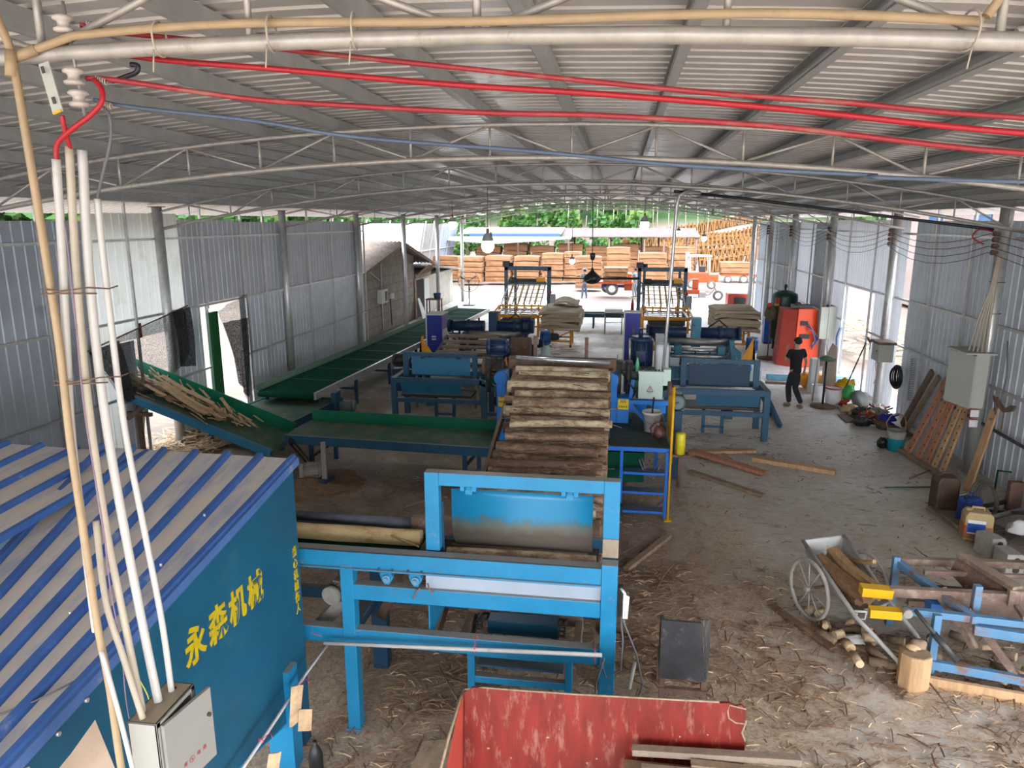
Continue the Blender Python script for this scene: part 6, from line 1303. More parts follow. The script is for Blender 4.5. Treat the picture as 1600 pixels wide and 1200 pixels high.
# cans, board, blocks at the lower right
def jerrycan(x, y, w_, d_, h, m, label, rot=0, cap=None):
    t = thing('jerry_can', label, 'can', (x,y,0)); c = cos(rot); s = sin(rot)
    T = lambda px,py: (x+px*c-py*s, y+px*s+py*c)
    prof = [(-w_/2,0),(w_/2,0),(w_/2,h*.85),(w_/2*.8,h),(-w_/2*.8,h),(-w_/2,h*.85)]
    b = MB(); f_ = [(*T(px,-d_/2),pz) for px,pz in prof]; k_ = [(*T(px,d_/2),pz) for px,pz in prof]; n_ = len(prof)
    b.add(f_+k_,[tuple(range(n_)),tuple(range(n_,2*n_))[::-1]]+[((k+1)%n_,k,n_+k,n_+(k+1)%n_) for k in range(n_)]); P(t,'body',b,m,bevel=.03)
    b = MB(); b.tube([(*T(-w_*.22,0),h-.01),(*T(-w_*.22,0),h+.045),(*T(w_*.2,0),h+.045),(*T(w_*.2,0),h-.01)],.016,8); P(t,'handle',b,m)
    b = MB(); b.cyl((*T(-w_*.34,0),h-.02),(*T(-w_*.34,0),h+.03),.032,n=14); P(t,'cap',b,cap or m); return t, T
jerrycan(5.33,11.95,.34,.30,.60,M['jerry_brown'],'tall brown oily jerry can by the leaning plank')
jerrycan(5.50,11.45,.30,.22,.44,M['jerry_blue'],'dirty blue jerry can left of the yellow jug',.5,M['black'])
jerrycan(5.58,11.2,.16,.2,.28,M['dark'],'small dark can squeezed beside the yellow jug')
t, T = jerrycan(5.34,10.85,.37,.28,.45,M['jug'],'large yellowed plastic jug with orange oil and a blue label',-.2)
b = MB(); c = cos(-.2); s = sin(-.2)
b.prism([(*T(-.206,-.156),.06),(*T(.206,-.156),.06),(*T(.206,-.156),.24),(*T(-.206,-.156),.24)],(-s*.0,.0,0)) if False else None
f_ = [(*T(px,py),z) for z in (.055,.25) for px,py in ((-.175,-.143),(.175,-.143),(.188,-.13),(.188,.13),(.175,.143),(-.175,.143),(-.188,.13),(-.188,-.13))]
b.add(f_,[(k,(k+1)%8,8+(k+1)%8,8+k) for k in range(8)]); P(t,'oil_fill',b,M['jug_oil'])
b = MB(); b.quad((*T(-.15,-.148),.13),(*T(.08,-.148),.13),(*T(.08,-.148),.34),(*T(-.15,-.148),.34)); P(t,'label',b,M['white'])
b = MB(); b.quad((*T(-.15,-.151),.15),(*T(.08,-.151),.15),(*T(.08,-.151),.29),(*T(-.15,-.151),.29)); P(t,'label_band',b,M['label_blue'])
b = MB(); b.prism([(5.08,11.95,.0),(5.42,12.1,0),(6.05,11.0,0),(5.6,10.55,0),(5.28,10.6,0)],(0,0,.06)); single('grey_slab',b,M['wood_grey'],'long grey slab on the floor under the cans','slab',bevel=.01)
b = MB(); b.cyl((5.12,11.8,.08),(5.25,10.6,.08),.03,n=10); single('slab_rod',b,M['wood_grey'],'grey pole along the edge of the slab','pole')
def cblock(x, y, rot, label):
    t = thing('concrete_block', label, 'block', (x,y,0),'hollow concrete blocks'); R_ = Matrix.Rotation(rot,3,'Z')
    L, D, H = .30, .24, .30; b = MB(); o = Vector((x,y,0))
    pr_ = [(-D/2,0),(D/2,0),(D/2,H*.8),(D/2*.65,H),(-D/2,H)]
    b.add([o+R_@Vector((px,-L/2,pz)) for px,pz in pr_]+[o+R_@Vector((px,L/2,pz)) for px,pz in pr_],[(0,1,2,3,4),(9,8,7,6,5)]+[((k+1)%5,k,5+k,5+(k+1)%5) for k in range(5)]); P(t,'block',b,M['concrete_block'],bevel=.008)
    for z in (.08,.21):
        b = MB(); a = o+R_@Vector((.01,-L/2-.002,z)); b.cyl(a,a+R_@Vector((0,-.004,0)),.045,n=18); P(t,'hole',b,M['dark'])
    return t
cblock(5.30,10.33,.3,'far concrete block near the yellow jug'); cblock(5.30,9.83,.1,'near concrete block with two round holes facing us')
t = thing('hose_coil','stiff black hose coiled behind the yellow jug','hose',(5.75,11.6,0))
for k in range(4):
    b = MB(); b.ring((5.75+.03*k,11.6,.34),.30-.02*k,.016,(.5,-.75+.05*k,.3),26,6); P(t,'loop',b,mat('olive hose %d'%k,(.08,.075,.05),.6))
for (x,y,h,l) in ((6.45,12.1,.50,'left rusty bar standing on the wall behind the cans'),(6.55,11.35,.42,'right rusty bar standing on the wall behind the cans')):
    b = MB(); b.b(x-.1,x+.1,y-.06,y+.06,0,h); single('rust_bar',b,M['rust'],l,'bar',bevel=.01)
b = MB(); b.tube([(6.5,11.9,.5),(6.4,11.7,.65),(6.5,11.5,.5),(6.45,11.6,.3)],.015,6); b.tube([(6.3,12.4,.2),(6.25,12.3,.6),(6.35,12.1,.65)],.015,6); single('dark_hose',b,M['belt'],'dark green hose piece on the wall by the rusty bars','hose')
for k in range(9):
    x0,y0 = 6.0+rnd.uniform(-.1,.3), 12.3-.28*k; b = MB(); b.cyl((x0-.4,y0+rnd.uniform(-.6,.2),.06+.012*k),(x0+.35,y0+rnd.uniform(-.5,.3),.12+rnd.uniform(0,.15)),rnd.uniform(.02,.045),n=8)
    single('scrap_pipe',b,M['dark' if k%3 else 'steel'],'greasy pipe in the heap behind the cans, %s from the leaning plank'%ORD[k],'pipe','greasy pipes behind the cans')
b = MB(); b.blob((6.0,10.75,.25),(.30,.12,.10),12,8,.8,3); single('white_rag',b,M['cloth_white'],'crumpled white cloth on the pipe heap at the right edge','cloth')
b = MB(); b.beam((5.9,10.5,.18),(6.6,10.2,.2),.18,.04); single('scrap_board',b,M['wood'],'light board lying on the pipe heap at the right edge','board')
b = MB()
for k in range(50):
    b.blob((5.75+rnd.uniform(-.25,.3),9.5+rnd.uniform(-.3,.4),.04+rnd.uniform(0,.08)),(.05,.04,.03),6,4,.5,k)
single('green_netting',b,mat('dark green netting',(.03,.07,.05),.7),'dark green crumpled netting beside the near concrete block','netting',kind='stuff')
b = MB(); b.cyl((4.75,12.85,.02),(5.85,13.05,.02),.013,n=6); single('green_rod',b,mat('green rod',(.03,.16,.09),.5),'thin green rod lying on the floor by the timbers','rod')
b = MB(); b.cyl((5.36,13.40,.02),(5.85,13.8,.06),.018,n=6); single('short_stick',b,M['wood_old'],'short dark stick at the foot of the timbers','stick')
# loose planks on the floor
for p, q, w_, h, m_, lab in (((1.52,14.35,.035),(2.85,14.62,.035),.17,.06,'wood','pale plank lying farthest on the open floor'),((1.55,14.25,.10),(2.78,13.22,.05),.20,.06,'wood_red','reddish plank crossing the pale plank on the floor'),((2.72,14.1,.04),(4.1,13.5,.04),.17,.08,'wood','pale beam lying right of the reddish plank'),((1.42,13.2,.03),(2.56,12.1,.03),.12,.05,'wood_old','dull brown board lying nearest of the floor planks'),((.22,9.05,.04),(.85,10.2,.04),.09,.06,'wood_old','dark stick lying on the floor behind the feeder flap'),((1.98,8.35,.03),(2.45,7.52,.03),.09,.035,'bark','dark bark strip lying left of the wheelbarrow legs')):
    b = MB(); b.beam(p,q,w_,h); single('floor_plank',b,M[m_],lab,'plank',bevel=.005)

# ================================================================ wheelbarrow
t = thing('wheelbarrow','old grey white two wheeled barrow carrying split firewood','wheelbarrow',(2.75,8.0,0))
A0 = Vector((2.34,9.02,.66)); A1 = Vector((2.92,9.12,.66)); 
Bl = Vector((2.60,7.55,.52)); Br = Vector((3.06,7.72,.52))
# handle rails: from the tall front corners down to the ground end
b = MB(); b.tube([(2.37,8.78,.72),(2.50,8.0,.60),(2.60,7.40,.50),(2.95,7.12,.20),(3.07,7.0,.05)],.024,8); P(t,'side_rail',b,M['paint_grey'])
b = MB(); b.tube([(2.90,8.98,.73),(2.98,8.4,.64),(3.06,7.75,.52),(3.25,7.45,.30),(3.33,7.2,.06)],.024,8); P(t,'side_rail',b,M['paint_grey'])
b = MB(); b.prism([(2.37,8.78,.72),(2.90,8.98,.73),(2.84,8.80,.42),(2.44,8.66,.42)],(0,.015,.005)); P(t,'front_plate',b,M['paint_grey'])
b = MB(); b.prism([(2.44,8.66,.42),(2.84,8.80,.42),(2.96,7.72,.40),(2.66,7.60,.40)],(0,0,.012)); P(t,'floor_plate',b,M['rust_dusty'])
b = MB(); b.prism([(2.37,8.78,.72),(2.44,8.66,.42),(2.66,7.60,.40),(2.58,7.50,.53)],(.012,0,0)); P(t,'side_plate',b,M['paint_grey'])
b = MB(); b.prism([(2.90,8.98,.73),(3.05,7.75,.53),(2.96,7.72,.40),(2.84,8.80,.42)],(.012,0,0)); P(t,'side_plate',b,M['paint_grey'])
b = MB(); b.tube([(2.61,7.52,.50),(2.8,7.58,.47),(3.06,7.75,.52)],.016,6); b.tube([(2.66,7.56,.48),(2.67,7.56,.38),(2.76,7.58,.38),(2.77,7.58,.48)],.012,6); b.tube([(2.75,7.6,.48),(2.85,7.62,.50),(3.0,7.7,.50)],.010,6); P(t,'end_hoop',b,M['paint_grey'])
b = MB(); b.cyl((2.30,8.20,.37),(3.10,8.53,.37),.018,n=8); P(t,'axle',b,M['rust'])
for x in (2.33,3.07):
    yw = 8.20+(x-2.33)*.42; c = (x,yw,.372); b = MB(); b.ring(c,.345,.024,(.93,.38,0),36,8); wh = P(t,'wheel',b,M['wheel_dust'])
    b = MB(); b.cyl((x-.05,yw-.02,.372),(x+.05,yw+.02,.372),.03,n=12); P(t,'hub',b,M['wheel_dust'],parent=wh)
    for k in range(10):
        a = 2*pi*k/10+.2; b = MB(); b.cyl(c,(x-.38*cos(a)*.33,yw+.93*cos(a)*.33,.372+sin(a)*.33),.0075,n=5); P(t,'spoke',b,M['wheel_dust'],parent=wh)
for (p, q, r, l) in (((2.50,8.50,.60),(2.78,7.60,.62),.092,'dark ribbed split log in the barrow, left one'),((2.68,8.60,.66),(2.88,7.62,.66),.090,'lighter ribbed split log in the barrow, right one'),((2.56,8.4,.50),(2.74,7.75,.49),.07,'brown log underneath in the barrow'),((2.86,8.6,.60),(2.99,8.15,.78),.028,'small pale stick poking up in the barrow')):
    b = MB(); P0 = Vector(p); P1 = Vector(q); d = P1-P0; a = d.normalized().orthogonal().normalized(); c = d.normalized().cross(a); vs = []
    for i in range(9):
        u = i/8
        for k in range(14):
            th = 2*pi*k/14; rr = r*(1+.28*sin(k*2.5+i*.3)*.6)*(1-.1*u); vs.append(P0+d*u+a*(cos(th)*rr+.02*sin(u*4))+c*sin(th)*rr)
    b.add(vs,[(i*14+k,i*14+(k+1)%14,(i+1)*14+(k+1)%14,(i+1)*14+k) for i in range(8) for k in range(14)]+[tuple(range(14))[::-1],tuple(112+k for k in range(14))],False)
    single('split_log',b,mat('split log '+l[:5],(.22,.12,.06) if 'dark' in l or 'brown' in l else (.34,.21,.10),.85,0,.4,5,stretch=(3,1,3)),l,'log','split firewood in the barrow')

# chopping block and hatchet handle, scraps
t = thing('chopping_block','pale squared wooden chopping block at the right front','block',(3.05,6.98,0))
b = MB(); n_ = 8; ra = .145; vs0 = [(3.06+ra*cos(2*pi*k/n_+.2)*1.05,6.98+ra*sin(2*pi*k/n_+.2),0) for k in range(n_)]
b.prism(vs0[::1],(0,0,.39)); P(t,'trunk',b,M['wood'],bevel=.01)
b = MB(); b.prism([(x*.9+3.06*.1,y*.9+6.98*.1,.391) for x,y,_ in vs0],(0,0,.006)); P(t,'worn_top',b,M['wood_old'])
b = MB(); b.blob((3.04,7.02,.425),(.07,.06,.03),8,6,.4,2); single('wood_chunk',b,M['chips'],'small pale chunk lying on the chopping block','chunk')
b = MB(); b.blob((3.10,7.06,.44),(.09,.07,.05),8,6,.4,3); single('wood_chunk',b,M['wood_old'],'dull brown chunk lying on the chopping block','chunk')
# blue and rust saw bench
t = thing('saw_bench','rusty blue steel saw bench with two yellow forks at the right front','bench',(3.9,7.5,0))
WB, RD = M['worn_blue'], M['rust_dusty']
def bm(name, p, q, w_, h, m_, parent=None): b = MB(); b.beam(p,q,w_,h); return P(t,name,b,m_,None,parent,bevel=.004)
for p, q in (((3.28,7.14,0),(3.28,7.14,.74)),((4.12,6.92,0),(4.12,6.92,.62)),((3.24,8.18,0),(3.24,8.18,.86)),((3.72,7.35,.7),(3.72,7.35,.98)),((5.1,6.8,0),(5.1,6.8,.8))): bm('leg',p,q,.07,.07,WB)
bm('lower_rail',(3.20,7.12,.20),(5.3,6.70,.20),.07,.09,WB); bm('middle_rail',(3.62,7.12,.62),(5.3,6.78,.62),.08,.10,WB); bm('upper_rail',(2.99,7.24,.70),(5.2,6.90,.78),.07,.07,WB)
bm('base_board',(3.22,7.0,.06),(5.3,6.62,.06),.05,.12,M['wood'])
bm('frame_rail',(3.26,8.24,.78),(4.7,8.35,.78),.08,.08,RD); bm('frame_rail',(3.26,8.22,.78),(3.62,7.10,.72),.08,.08,WB); bm('frame_rail',(3.45,7.95,.80),(4.6,8.0,.80),.05,.05,RD)
bm('fork_arm',(2.96,7.54,.75),(4.30,7.50,.80),.08,.10,RD); 
b = MB(); b.beam((2.66,7.52,.755),(2.97,7.52,.745),.13,.10); P(t,'yellow_fork',b,M['yellow'],'yellow fork sleeve, upper',bevel=.004)
b = MB(); b.beam((2.66,7.22,.67),(2.96,7.20,.68),.11,.09); P(t,'yellow_fork',b,M['yellow'],'yellow fork sleeve, lower',bevel=.004)
b = MB(); b.cyl((3.0,7.12,.72),(3.0,7.20,.72),.045,n=14); P(t,'pivot',b,M['steel'])
b = MB(); b.cyl((3.07,7.15,.76),(3.42,6.98,.36),.020,n=8); b.cyl((3.24,7.07,.56),(3.44,6.97,.34),.032,n=10); P(t,'gas_strut',b,M['dark'])
b = MB(); b.b(3.35,3.75,7.45,7.6,.55,.68); P(t,'blue_box',b,mat('bright worn blue',(.05,.22,.62),.45))
b = MB(); b.prism([(3.40,7.50,.74),(4.42,7.48,.80),(4.50,7.30,.56),(3.55,7.28,.54)],(0,.03,0)); P(t,'guide_plate',b,M['rust_dusty'])
b = MB(); b.prism([(3.78,8.1,.74),(3.86,8.15,.90),(4.06,7.75,.88),(4.10,7.45,.80),(3.95,7.45,.58)],(.05,.05,0)); P(t,'blade_guard',b,M['rust'])
b = MB(); b.prism([(3.86,8.18,.90),(3.98,8.2,.90),(4.22,7.50,.88),(4.10,7.45,.88)],(0,0,.05)); P(t,'top_board',b,RD)
bm('upright',(4.12,7.46,.45),(4.12,7.46,.90),.10,.06,RD); bm('upright',(4.22,7.46,.4),(4.22,7.46,.90),.10,.06,RD)
bm('side_frame',(4.6,8.2,.90),(5.4,8.2,.90),.08,.08,RD); bm('side_frame',(4.6,7.55,.78),(5.4,7.4,.78),.10,.14,RD); bm('side_frame',(4.6,7.85,.8),(5.4,7.8,.8),.06,.06,RD)
bm('diagonal',(3.60,7.25,.75),(4.1,6.95,.1),.07,.06,RD); bm('diagonal',(3.5,7.6,.8),(3.7,7.2,.35),.05,.08,RD); bm('cross_bar',(3.3,7.9,.45),(4.3,7.9,.45),.06,.06,RD)
b = MB(); b.b(3.5,4.3,7.65,8.1,.55,.58); P(t,'dark_tray',b,M['black'])
for k in range(5): bm('ladder_bar',(4.0+.25*k,6.98,.84),(4.08+.25*k,7.3,.80),.05,.04,RD)
# log ends and firewood under and before the bench
rnd = random.Random(77); SP = []
for k in range(46):
    if k < 24: x = rnd.uniform(2.4,3.35); y = rnd.uniform(7.3,8.1)-.25*(x-2.4)
    else: x = rnd.uniform(3.4,5.0); y = rnd.uniform(7.1,7.9)
    SP.append((x,y))
for k, (x,y) in enumerate(SP):
    a = rnd.uniform(0,6.3); L = rnd.uniform(.10,.22); r = rnd.uniform(.03,.055); z = r+(.07 if k%3==0 else 0)
    b = MB(); b.cyl((x,y,z),(x+cos(a)*L,y+sin(a)*L,z+rnd.uniform(-.01,.03)),r,n=12)
    me_ = single('log_offcut',b,M['wood_old'] if k%3 else M['log_end'],('short log offcut in the heap before the barrow handles, %s' if k<24 else 'short log offcut under the saw bench, %s') % ('dull brown' if k%3 else 'pale cut one'),'offcut','log offcuts before the barrow handles' if k<24 else 'log offcuts under the saw bench')
    me_.data.materials.append(M['log_end'])
    for p in me_.data.polygons[-2:]: p.material_index = 1
for k, (x,y) in enumerate(((2.46,8.0),(2.36,8.25),(2.75,8.0))):
    b = MB(); b.cyl((x,y,.04),(x+.06,y+.12,.05),.045,n=12); o = single('log_offcut',b,M['log_end'],('orange brown offcut right of the barrow wheel','pale offcut just below the barrow wheel','offcut lying below the barrow floor')[k],'offcut')
b = MB(); b.blob((2.72,7.72,.05),(.13,.08,.05),10,6,.8,4); single('plastic_bag',b,M['cloth_white'],'crumpled clear white plastic bag near the barrow','bag')
# ================================================================ nets and openings in the left wall
def net_sheet(pts, nu, nv, m, label, name='shade_net', sag=.0, fold=.04, group=None):
    A,B_,C,D = [Vector(p) for p in pts]; b = MB(); vs = []
    for i in range(nu+1):
        for j in range(nv+1):
            u = i/nu; v = j/nv; top = A.lerp(B_,u); bot = D.lerp(C,u); q = top.lerp(bot,v)
            q = q+Vector((fold*sin(u*13+v*3),0,-sag*4*u*(1-u)*v)); vs.append(q)
    b.add(vs,[(i*(nv+1)+j,(i+1)*(nv+1)+j,(i+1)*(nv+1)+j+1,i*(nv+1)+j+1) for i in range(nu) for j in range(nv)],True)
    return single(name,b,m,label,'net',group)
t_ = net_sheet([(-8.85,10.9,2.42),(-8.85,13.7,2.86),(-8.80,13.75,1.95),(-8.82,11.55,1.35)],18,8,M['net'],'see-through black shade net hanging above the inclined belt',sag=.22)
net_sheet([(-8.80,10.85,2.43),(-8.80,11.6,2.52),(-8.76,11.8,1.40),(-8.78,11.6,1.38)],6,8,M['net_dense'],'dense folded left edge of the shade net above the inclined belt')
net_sheet([(-8.80,13.25,2.82),(-8.80,13.85,2.86),(-8.76,13.85,1.62),(-8.78,13.3,1.7)],6,8,M['net_dense'],'dense folded right edge of the shade net by the first left post')
net_sheet([(-8.92,15.1,2.62),(-8.92,16.45,2.88),(-8.90,16.45,.55),(-8.92,16.05,.35)],10,10,M['net'],'see-through black net over the door gap in the left wall')
net_sheet([(-8.84,15.15,2.35),(-8.84,16.25,2.32),(-8.80,15.95,.35),(-8.82,15.6,.9)],10,10,M['net_dense'],'dense black net flap hanging in the door gap')
b = MB(); b.cyl((-8.88,10.8,2.42),(-8.86,13.9,2.88),.014,n=6); single('net_bar',b,M['rust'],'thin bar carrying the shade net above the inclined belt','bar')
b = MB(); b.b(-8.96,-8.90,14.80,15.08,.12,2.62); single('turf_strip',b,M['turf'],'upright dark green turf strip beside the door gap','turf')
b = MB(); b.b(-9.12,-9.08,12.55,12.66,2.40,2.68); single('red_tape',b,M['red'],'short red tape mark on the pale wall sheet','tape')
b = MB(); 
for k in range(7): pass
t = thing('leaning_sheet','rusted pale corrugated sheet leaning outside under the inclined belt','sheet',(-9.6,12.2,0))
b = MB(); b.ribbed((-9.7,11.9,0),(.25,-.1,1.05),(.35,.75,0),.12,.03); P(t,'sheet',b,mat('rusted pale sheet',(.38,.36,.30),.6,.1,.25,3,dirt=((.22,.10,.05), .4, 4)))
rnd = random.Random(31)
b = MB()
for k in range(600):
    if k%3: x = rnd.uniform(-9.4,-8.0); y = rnd.uniform(12.6,14.2)
    else: x = rnd.uniform(-13.5,-9.4); y = rnd.uniform(11.5,18)
    z = abs(rnd.gauss(0,.08)); a = rnd.uniform(0,6.3); L = rnd.uniform(.1,.5); b.beam((x,y,z),(x+cos(a)*L,y+sin(a)*L,z+rnd.uniform(-.02,.1)),rnd.uniform(.01,.05),.008)
single('wood_waste',b,M['chips'],'heap of pale wood waste on the ground under and outside the inclined belt','wood waste',kind='stuff')
b = MB(); b.beam((-9.3,13.9,.08),(-8.1,15.1,.06),.2,.12); single('rough_slab',b,M['wood_old'],'rough dark slab on the floor by the first left post','slab')

# ================================================================ hut and leaning fence beyond the left wall
t = thing('block_hut','grey concrete block hut with a corrugated roof beyond the left wall','hut',(-11.5,31,0))
HX = -9.75
b = MB(); b.prism([(HX,26.0,-.1),(HX,34.0,-.1),(HX,34.0,2.95),(HX,30.9,3.50),(HX,26.0,2.72)],(-3.2,0,0)); P(t,'wall',b,M['blockwall'])
def hroof(y0,z0,y1,z1,name,m,x0=-9.25,x1=-13.2):
    b = MB(); N_ = 22; vs = []
    for i in range(N_*2+1):
        x = x0+(x1-x0)*i/(N_*2); h = .035*(1 if i%2 else -1)
        vs += [(x,y0,z0+h),(x,y1,z1+h),(x,y0,z0+h-.02),(x,y1,z1+h-.02)]
    b.add(vs,[(4*i,4*i+4,4*i+5,4*i+1) for i in range(N_*2)]+[(4*i+2,4*i+3,4*i+7,4*i+6) for i in range(N_*2)]+[(0,1,3,2)]); return P(t,name,b,m)
hroof(25.4,2.70,31.0,3.72,'roof',M['asbestos']); hroof(31.0,3.72,36.2,2.55,'roof',M['asbestos'])
b = MB(); b.b(-9.35,-9.2,25.35,25.55,2.55,2.75); b.beam((-9.3,31,3.62),(-9.3,36.2,2.45),.06,.1); b.beam((-9.3,25.4,2.58),(-9.3,31,3.6),.06,.08); P(t,'barge_board',b,M['wood_old'])
b = MB(); b.b(HX-3.2,HX,34.0,42.2,-.1,1.85); P(t,'lean_to_wall',b,M['mortar'])
b = MB(); b.prism([(HX+.5,33.5,2.62),(HX+.5,42.6,1.86),(HX+.5,42.6,1.80),(HX+.5,33.5,2.55)],(-3.6,0,0)); P(t,'lean_to_roof',b,mat('grey sheet roof',(.42,.42,.42),.7,0,.25,2))
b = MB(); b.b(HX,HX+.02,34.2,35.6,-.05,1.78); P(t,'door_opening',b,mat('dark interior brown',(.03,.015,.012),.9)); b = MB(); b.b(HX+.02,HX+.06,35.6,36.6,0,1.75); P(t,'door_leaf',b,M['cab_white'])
b = MB(); b.b(HX,HX+.05,33.9,34.2,-.05,1.9); b.b(HX,HX+.05,34.1,37.0,1.85,2.1); P(t,'door_frame',b,M['wood_old'])
b = MB(); 
for k in range(8): b.beam((HX+.1,34.2+.3*k,2.05),(HX+.6,34.0+.33*k,2.45+.02*(k%3)),.1,.04)
P(t,'broken_eave',b,M['wood_old'],kind='stuff')
b = MB(); b.b(HX,HX+.2,28.5,29.3,1.28,1.85); sb = P(t,'meter_box',b,M['box_grey']); b = MB(); b.b(HX+.205,HX+.21,28.9,29.2,1.35,1.75); P(t,'meter_door',b,M['dark'],parent=sb)
b = MB(); b.cyl((HX+.15,29.9,1.35),(HX+.15,29.9,1.6),.12,n=12); P(t,'meter_lamp',b,M['white'])
b = MB(); b.tube([(HX+.04,29.0,1.85),(HX+.04,29.0,3.3)],.03,6); b.tube([(HX+.04,29.0,1.3),(HX+.04,29.0,.1)],.03,6); b.tube([(HX+.04,26.9,2.6),(HX+.04,27.6,2.62),(HX+.04,28.8,2.2)],.025,6); P(t,'wall_conduit',b,M['pvc'])
b = MB(); b.tube([(HX+.1,29.9,1.35),(HX+.1,30.0,.2)],.025,6); P(t,'drop_cable',b,M['black'])
b = MB(); b.b(HX,HX+.01,33.4,33.6,1.6,1.75); P(t,'red_notice',b,M['red'])
b = MB(); b.prism([(HX+.5,33.5,0),(HX+.5,34.3,0),(HX+.15,34.2,.95),(HX+.15,33.9,.95)],(.03,0,0)); single('white_board',b,M['cab_white'],'white board leaning beside the dark hut door','board')
def fence(X, y0, y1, z1, m, label, lean=-.9):
    t = thing('sheet_fence', label, 'fence', (X,(y0+y1)/2,0),'tall sheet fence beyond the hut'); b = MB(); b.ribbed((X+lean,y1,-.2),(-lean,0,z1+.2),(0,y0-y1,0),.55,.06); P(t,'sheet',b,m)
    b = MB(); b.beam((X+lean*.45+.1,y0,z1*.55),(X+lean*.45+.1,y1,z1*.55),.07,.07); P(t,'rail',b,M['galv'])
    for y in (y0+.3,(y0+y1)/2):
        b = MB(); b.beam((X+lean+.1,y,-.1),(X+.1,y,z1+.2),.07,.07,(0,1,0)); P(t,'post',b,M['galv'])
fence(-14.2,36,44,4.45,M['wall_white'],'bright leaning corrugated fence beyond the hut roof, left section'); fence(-14.2,44,52.5,4.42,M['wall_white'],'bright leaning corrugated fence beyond the hut roof, middle section')
fence(-14.2,52.5,58,4.4,mat('grey fence sheet',(.20,.19,.185),.6,.1,.15,1),'grey leaning fence section'); fence(-14.2,58,64,4.4,mat('pale blue fence sheet',(.22,.25,.30),.6,.1,.12,1),'pale blue leaning fence section at its far end')

# ================================================================ yard beyond: ground slope, forest, stacks, vehicles
def hz(x, y):
    g_ = max(0,y-60)*.052+max(0,min(y,110)-58)*max(0,min(x,40)-2)*.0009
    f_ = max(0,y-96)*.34+max(0,-x-24)*.28*(1 if y<96 else 1)+max(0,x-34)*.15
    return g_+min(f_,26)
b = MB(); nx, ny = 60, 60; vs = []
for i in range(nx+1):
    for j in range(ny+1):
        x = -95+200*i/nx; y = -35+205*j/ny; z = hz(x,y); vs.append((x,y,z+.5*mnoise.noise(Vector((x*.09,y*.09,0)))*min(1,z) -.22))
b.add(vs,[(i*(ny+1)+j,(i+1)*(ny+1)+j,(i+1)*(ny+1)+j+1,i*(ny+1)+j+1) for i in range(nx) for j in range(ny)],True)
gm = mat('slope earth and undergrowth',(.20,.155,.12),.95,0,.2,.25,dirt=((.26,.225,.19),.4,.3))
N = gm.node_tree.nodes; L_ = gm.node_tree.links; bs = N['Principled BSDF']; src = bs.inputs['Base Color'].links[0].from_socket
tc_ = N.new('ShaderNodeTexCoord'); sp_ = N.new('ShaderNodeSeparateXYZ'); L_.new(tc_.outputs['Object'],sp_.inputs[0]); mr_ = N.new('ShaderNodeMapRange'); L_.new(sp_.outputs[2],mr_.inputs[0]); mr_.inputs[1].default_value = 3.6; mr_.inputs[2].default_value = 5.0
mx_ = N.new('ShaderNodeMixRGB'); L_.new(mr_.outputs[0],mx_.inputs[0]); L_.new(src,mx_.inputs[1]); mx_.inputs[2].default_value = (.02,.055,.01,1); L_.new(mx_.outputs[0],bs.inputs['Base Color'])
struct('floor_hillside', b, gm)
rnd = random.Random(9)
def forest(spots, label, name='forest', q=150, size=(.5,1.05)):
    lv = []; lf = []; tb = MB()
    for (x,y,s) in spots:
        z = hz(x,y)-.3; H = s*rnd.uniform(.85,1.2); cz = z+H*.62; rx = H*.30; rz = H*.42
        tb.cyl((x,y,z),(x+rnd.uniform(-.3,.3),y,z+H*.95),.10+.012*s,.04,5,False)
        for k in range(q):
            th = rnd.uniform(0,2*pi); ph = math.acos(rnd.uniform(-1,1)); rr = rnd.uniform(.55,1.0)
            c = Vector((x+sin(ph)*cos(th)*rx*rr, y+sin(ph)*sin(th)*rx*rr, cz+cos(ph)*rz*rr)); sz = rnd.uniform(*size)
            a = Vector((rnd.gauss(0,1),rnd.gauss(0,1),rnd.gauss(0,1))).normalized(); e = a.orthogonal().normalized(); f = a.cross(e)
            n_ = len(lv); lv += [c+e*sz*.5, c+f*sz*.35, c-e*sz*.5, c-f*sz*.35]; lf.append((n_,n_+1,n_+2,n_+3))
    b = MB(); b.add(lv,lf); k0 = len(b.f); b.add(tb.v,tb.f,True)
    o = single(name,b,M['leaf'],label,'trees',kind='stuff'); o.data.materials.append(M['trunk'])
    for p in o.data.polygons[k0:]: p.material_index = 1
    return o
sp = [(rnd.uniform(-40,45),rnd.uniform(84,100),rnd.uniform(4,7)) for _ in range(120)]+[(rnd.uniform(-55,60),rnd.uniform(100,128),rnd.uniform(6,10)) for _ in range(330)]
sp = [(x,y,s) for x,y,s in sp if not (x>4 and y<104 and x<24)]
forest(sp,'dense green forest covering the hill behind the yard')
forest([(rnd.uniform(-38,-24),rnd.uniform(8,80),rnd.uniform(5,9)) for _ in range(110)],'green trees seen above the left wall')
forest([(rnd.uniform(-24,-8),rnd.uniform(72,80),rnd.uniform(2,3.4)) for _ in range(26)]+[(rnd.uniform(-8,2),rnd.uniform(74,84),rnd.uniform(1.6,2.6)) for _ in range(14)],'bright low bushes behind the rusty roofed shed','bushes',150,(.25,.5))
for k in range(16):
    x = -6+k*1.05+rnd.uniform(-.3,.3); y = 88+rnd.uniform(-2,2); b = MB(); z = hz(x,y); b.cyl((x,y,z-.2),(x+rnd.uniform(-.3,.3),y,z+rnd.uniform(5,7)),.07,.04,6)
    single('tree_trunk',b,M['trunk'],'thin bare pale tree trunk against the green hill, %s from the left'%ORD[k],'tree','bare trunks before the hill')
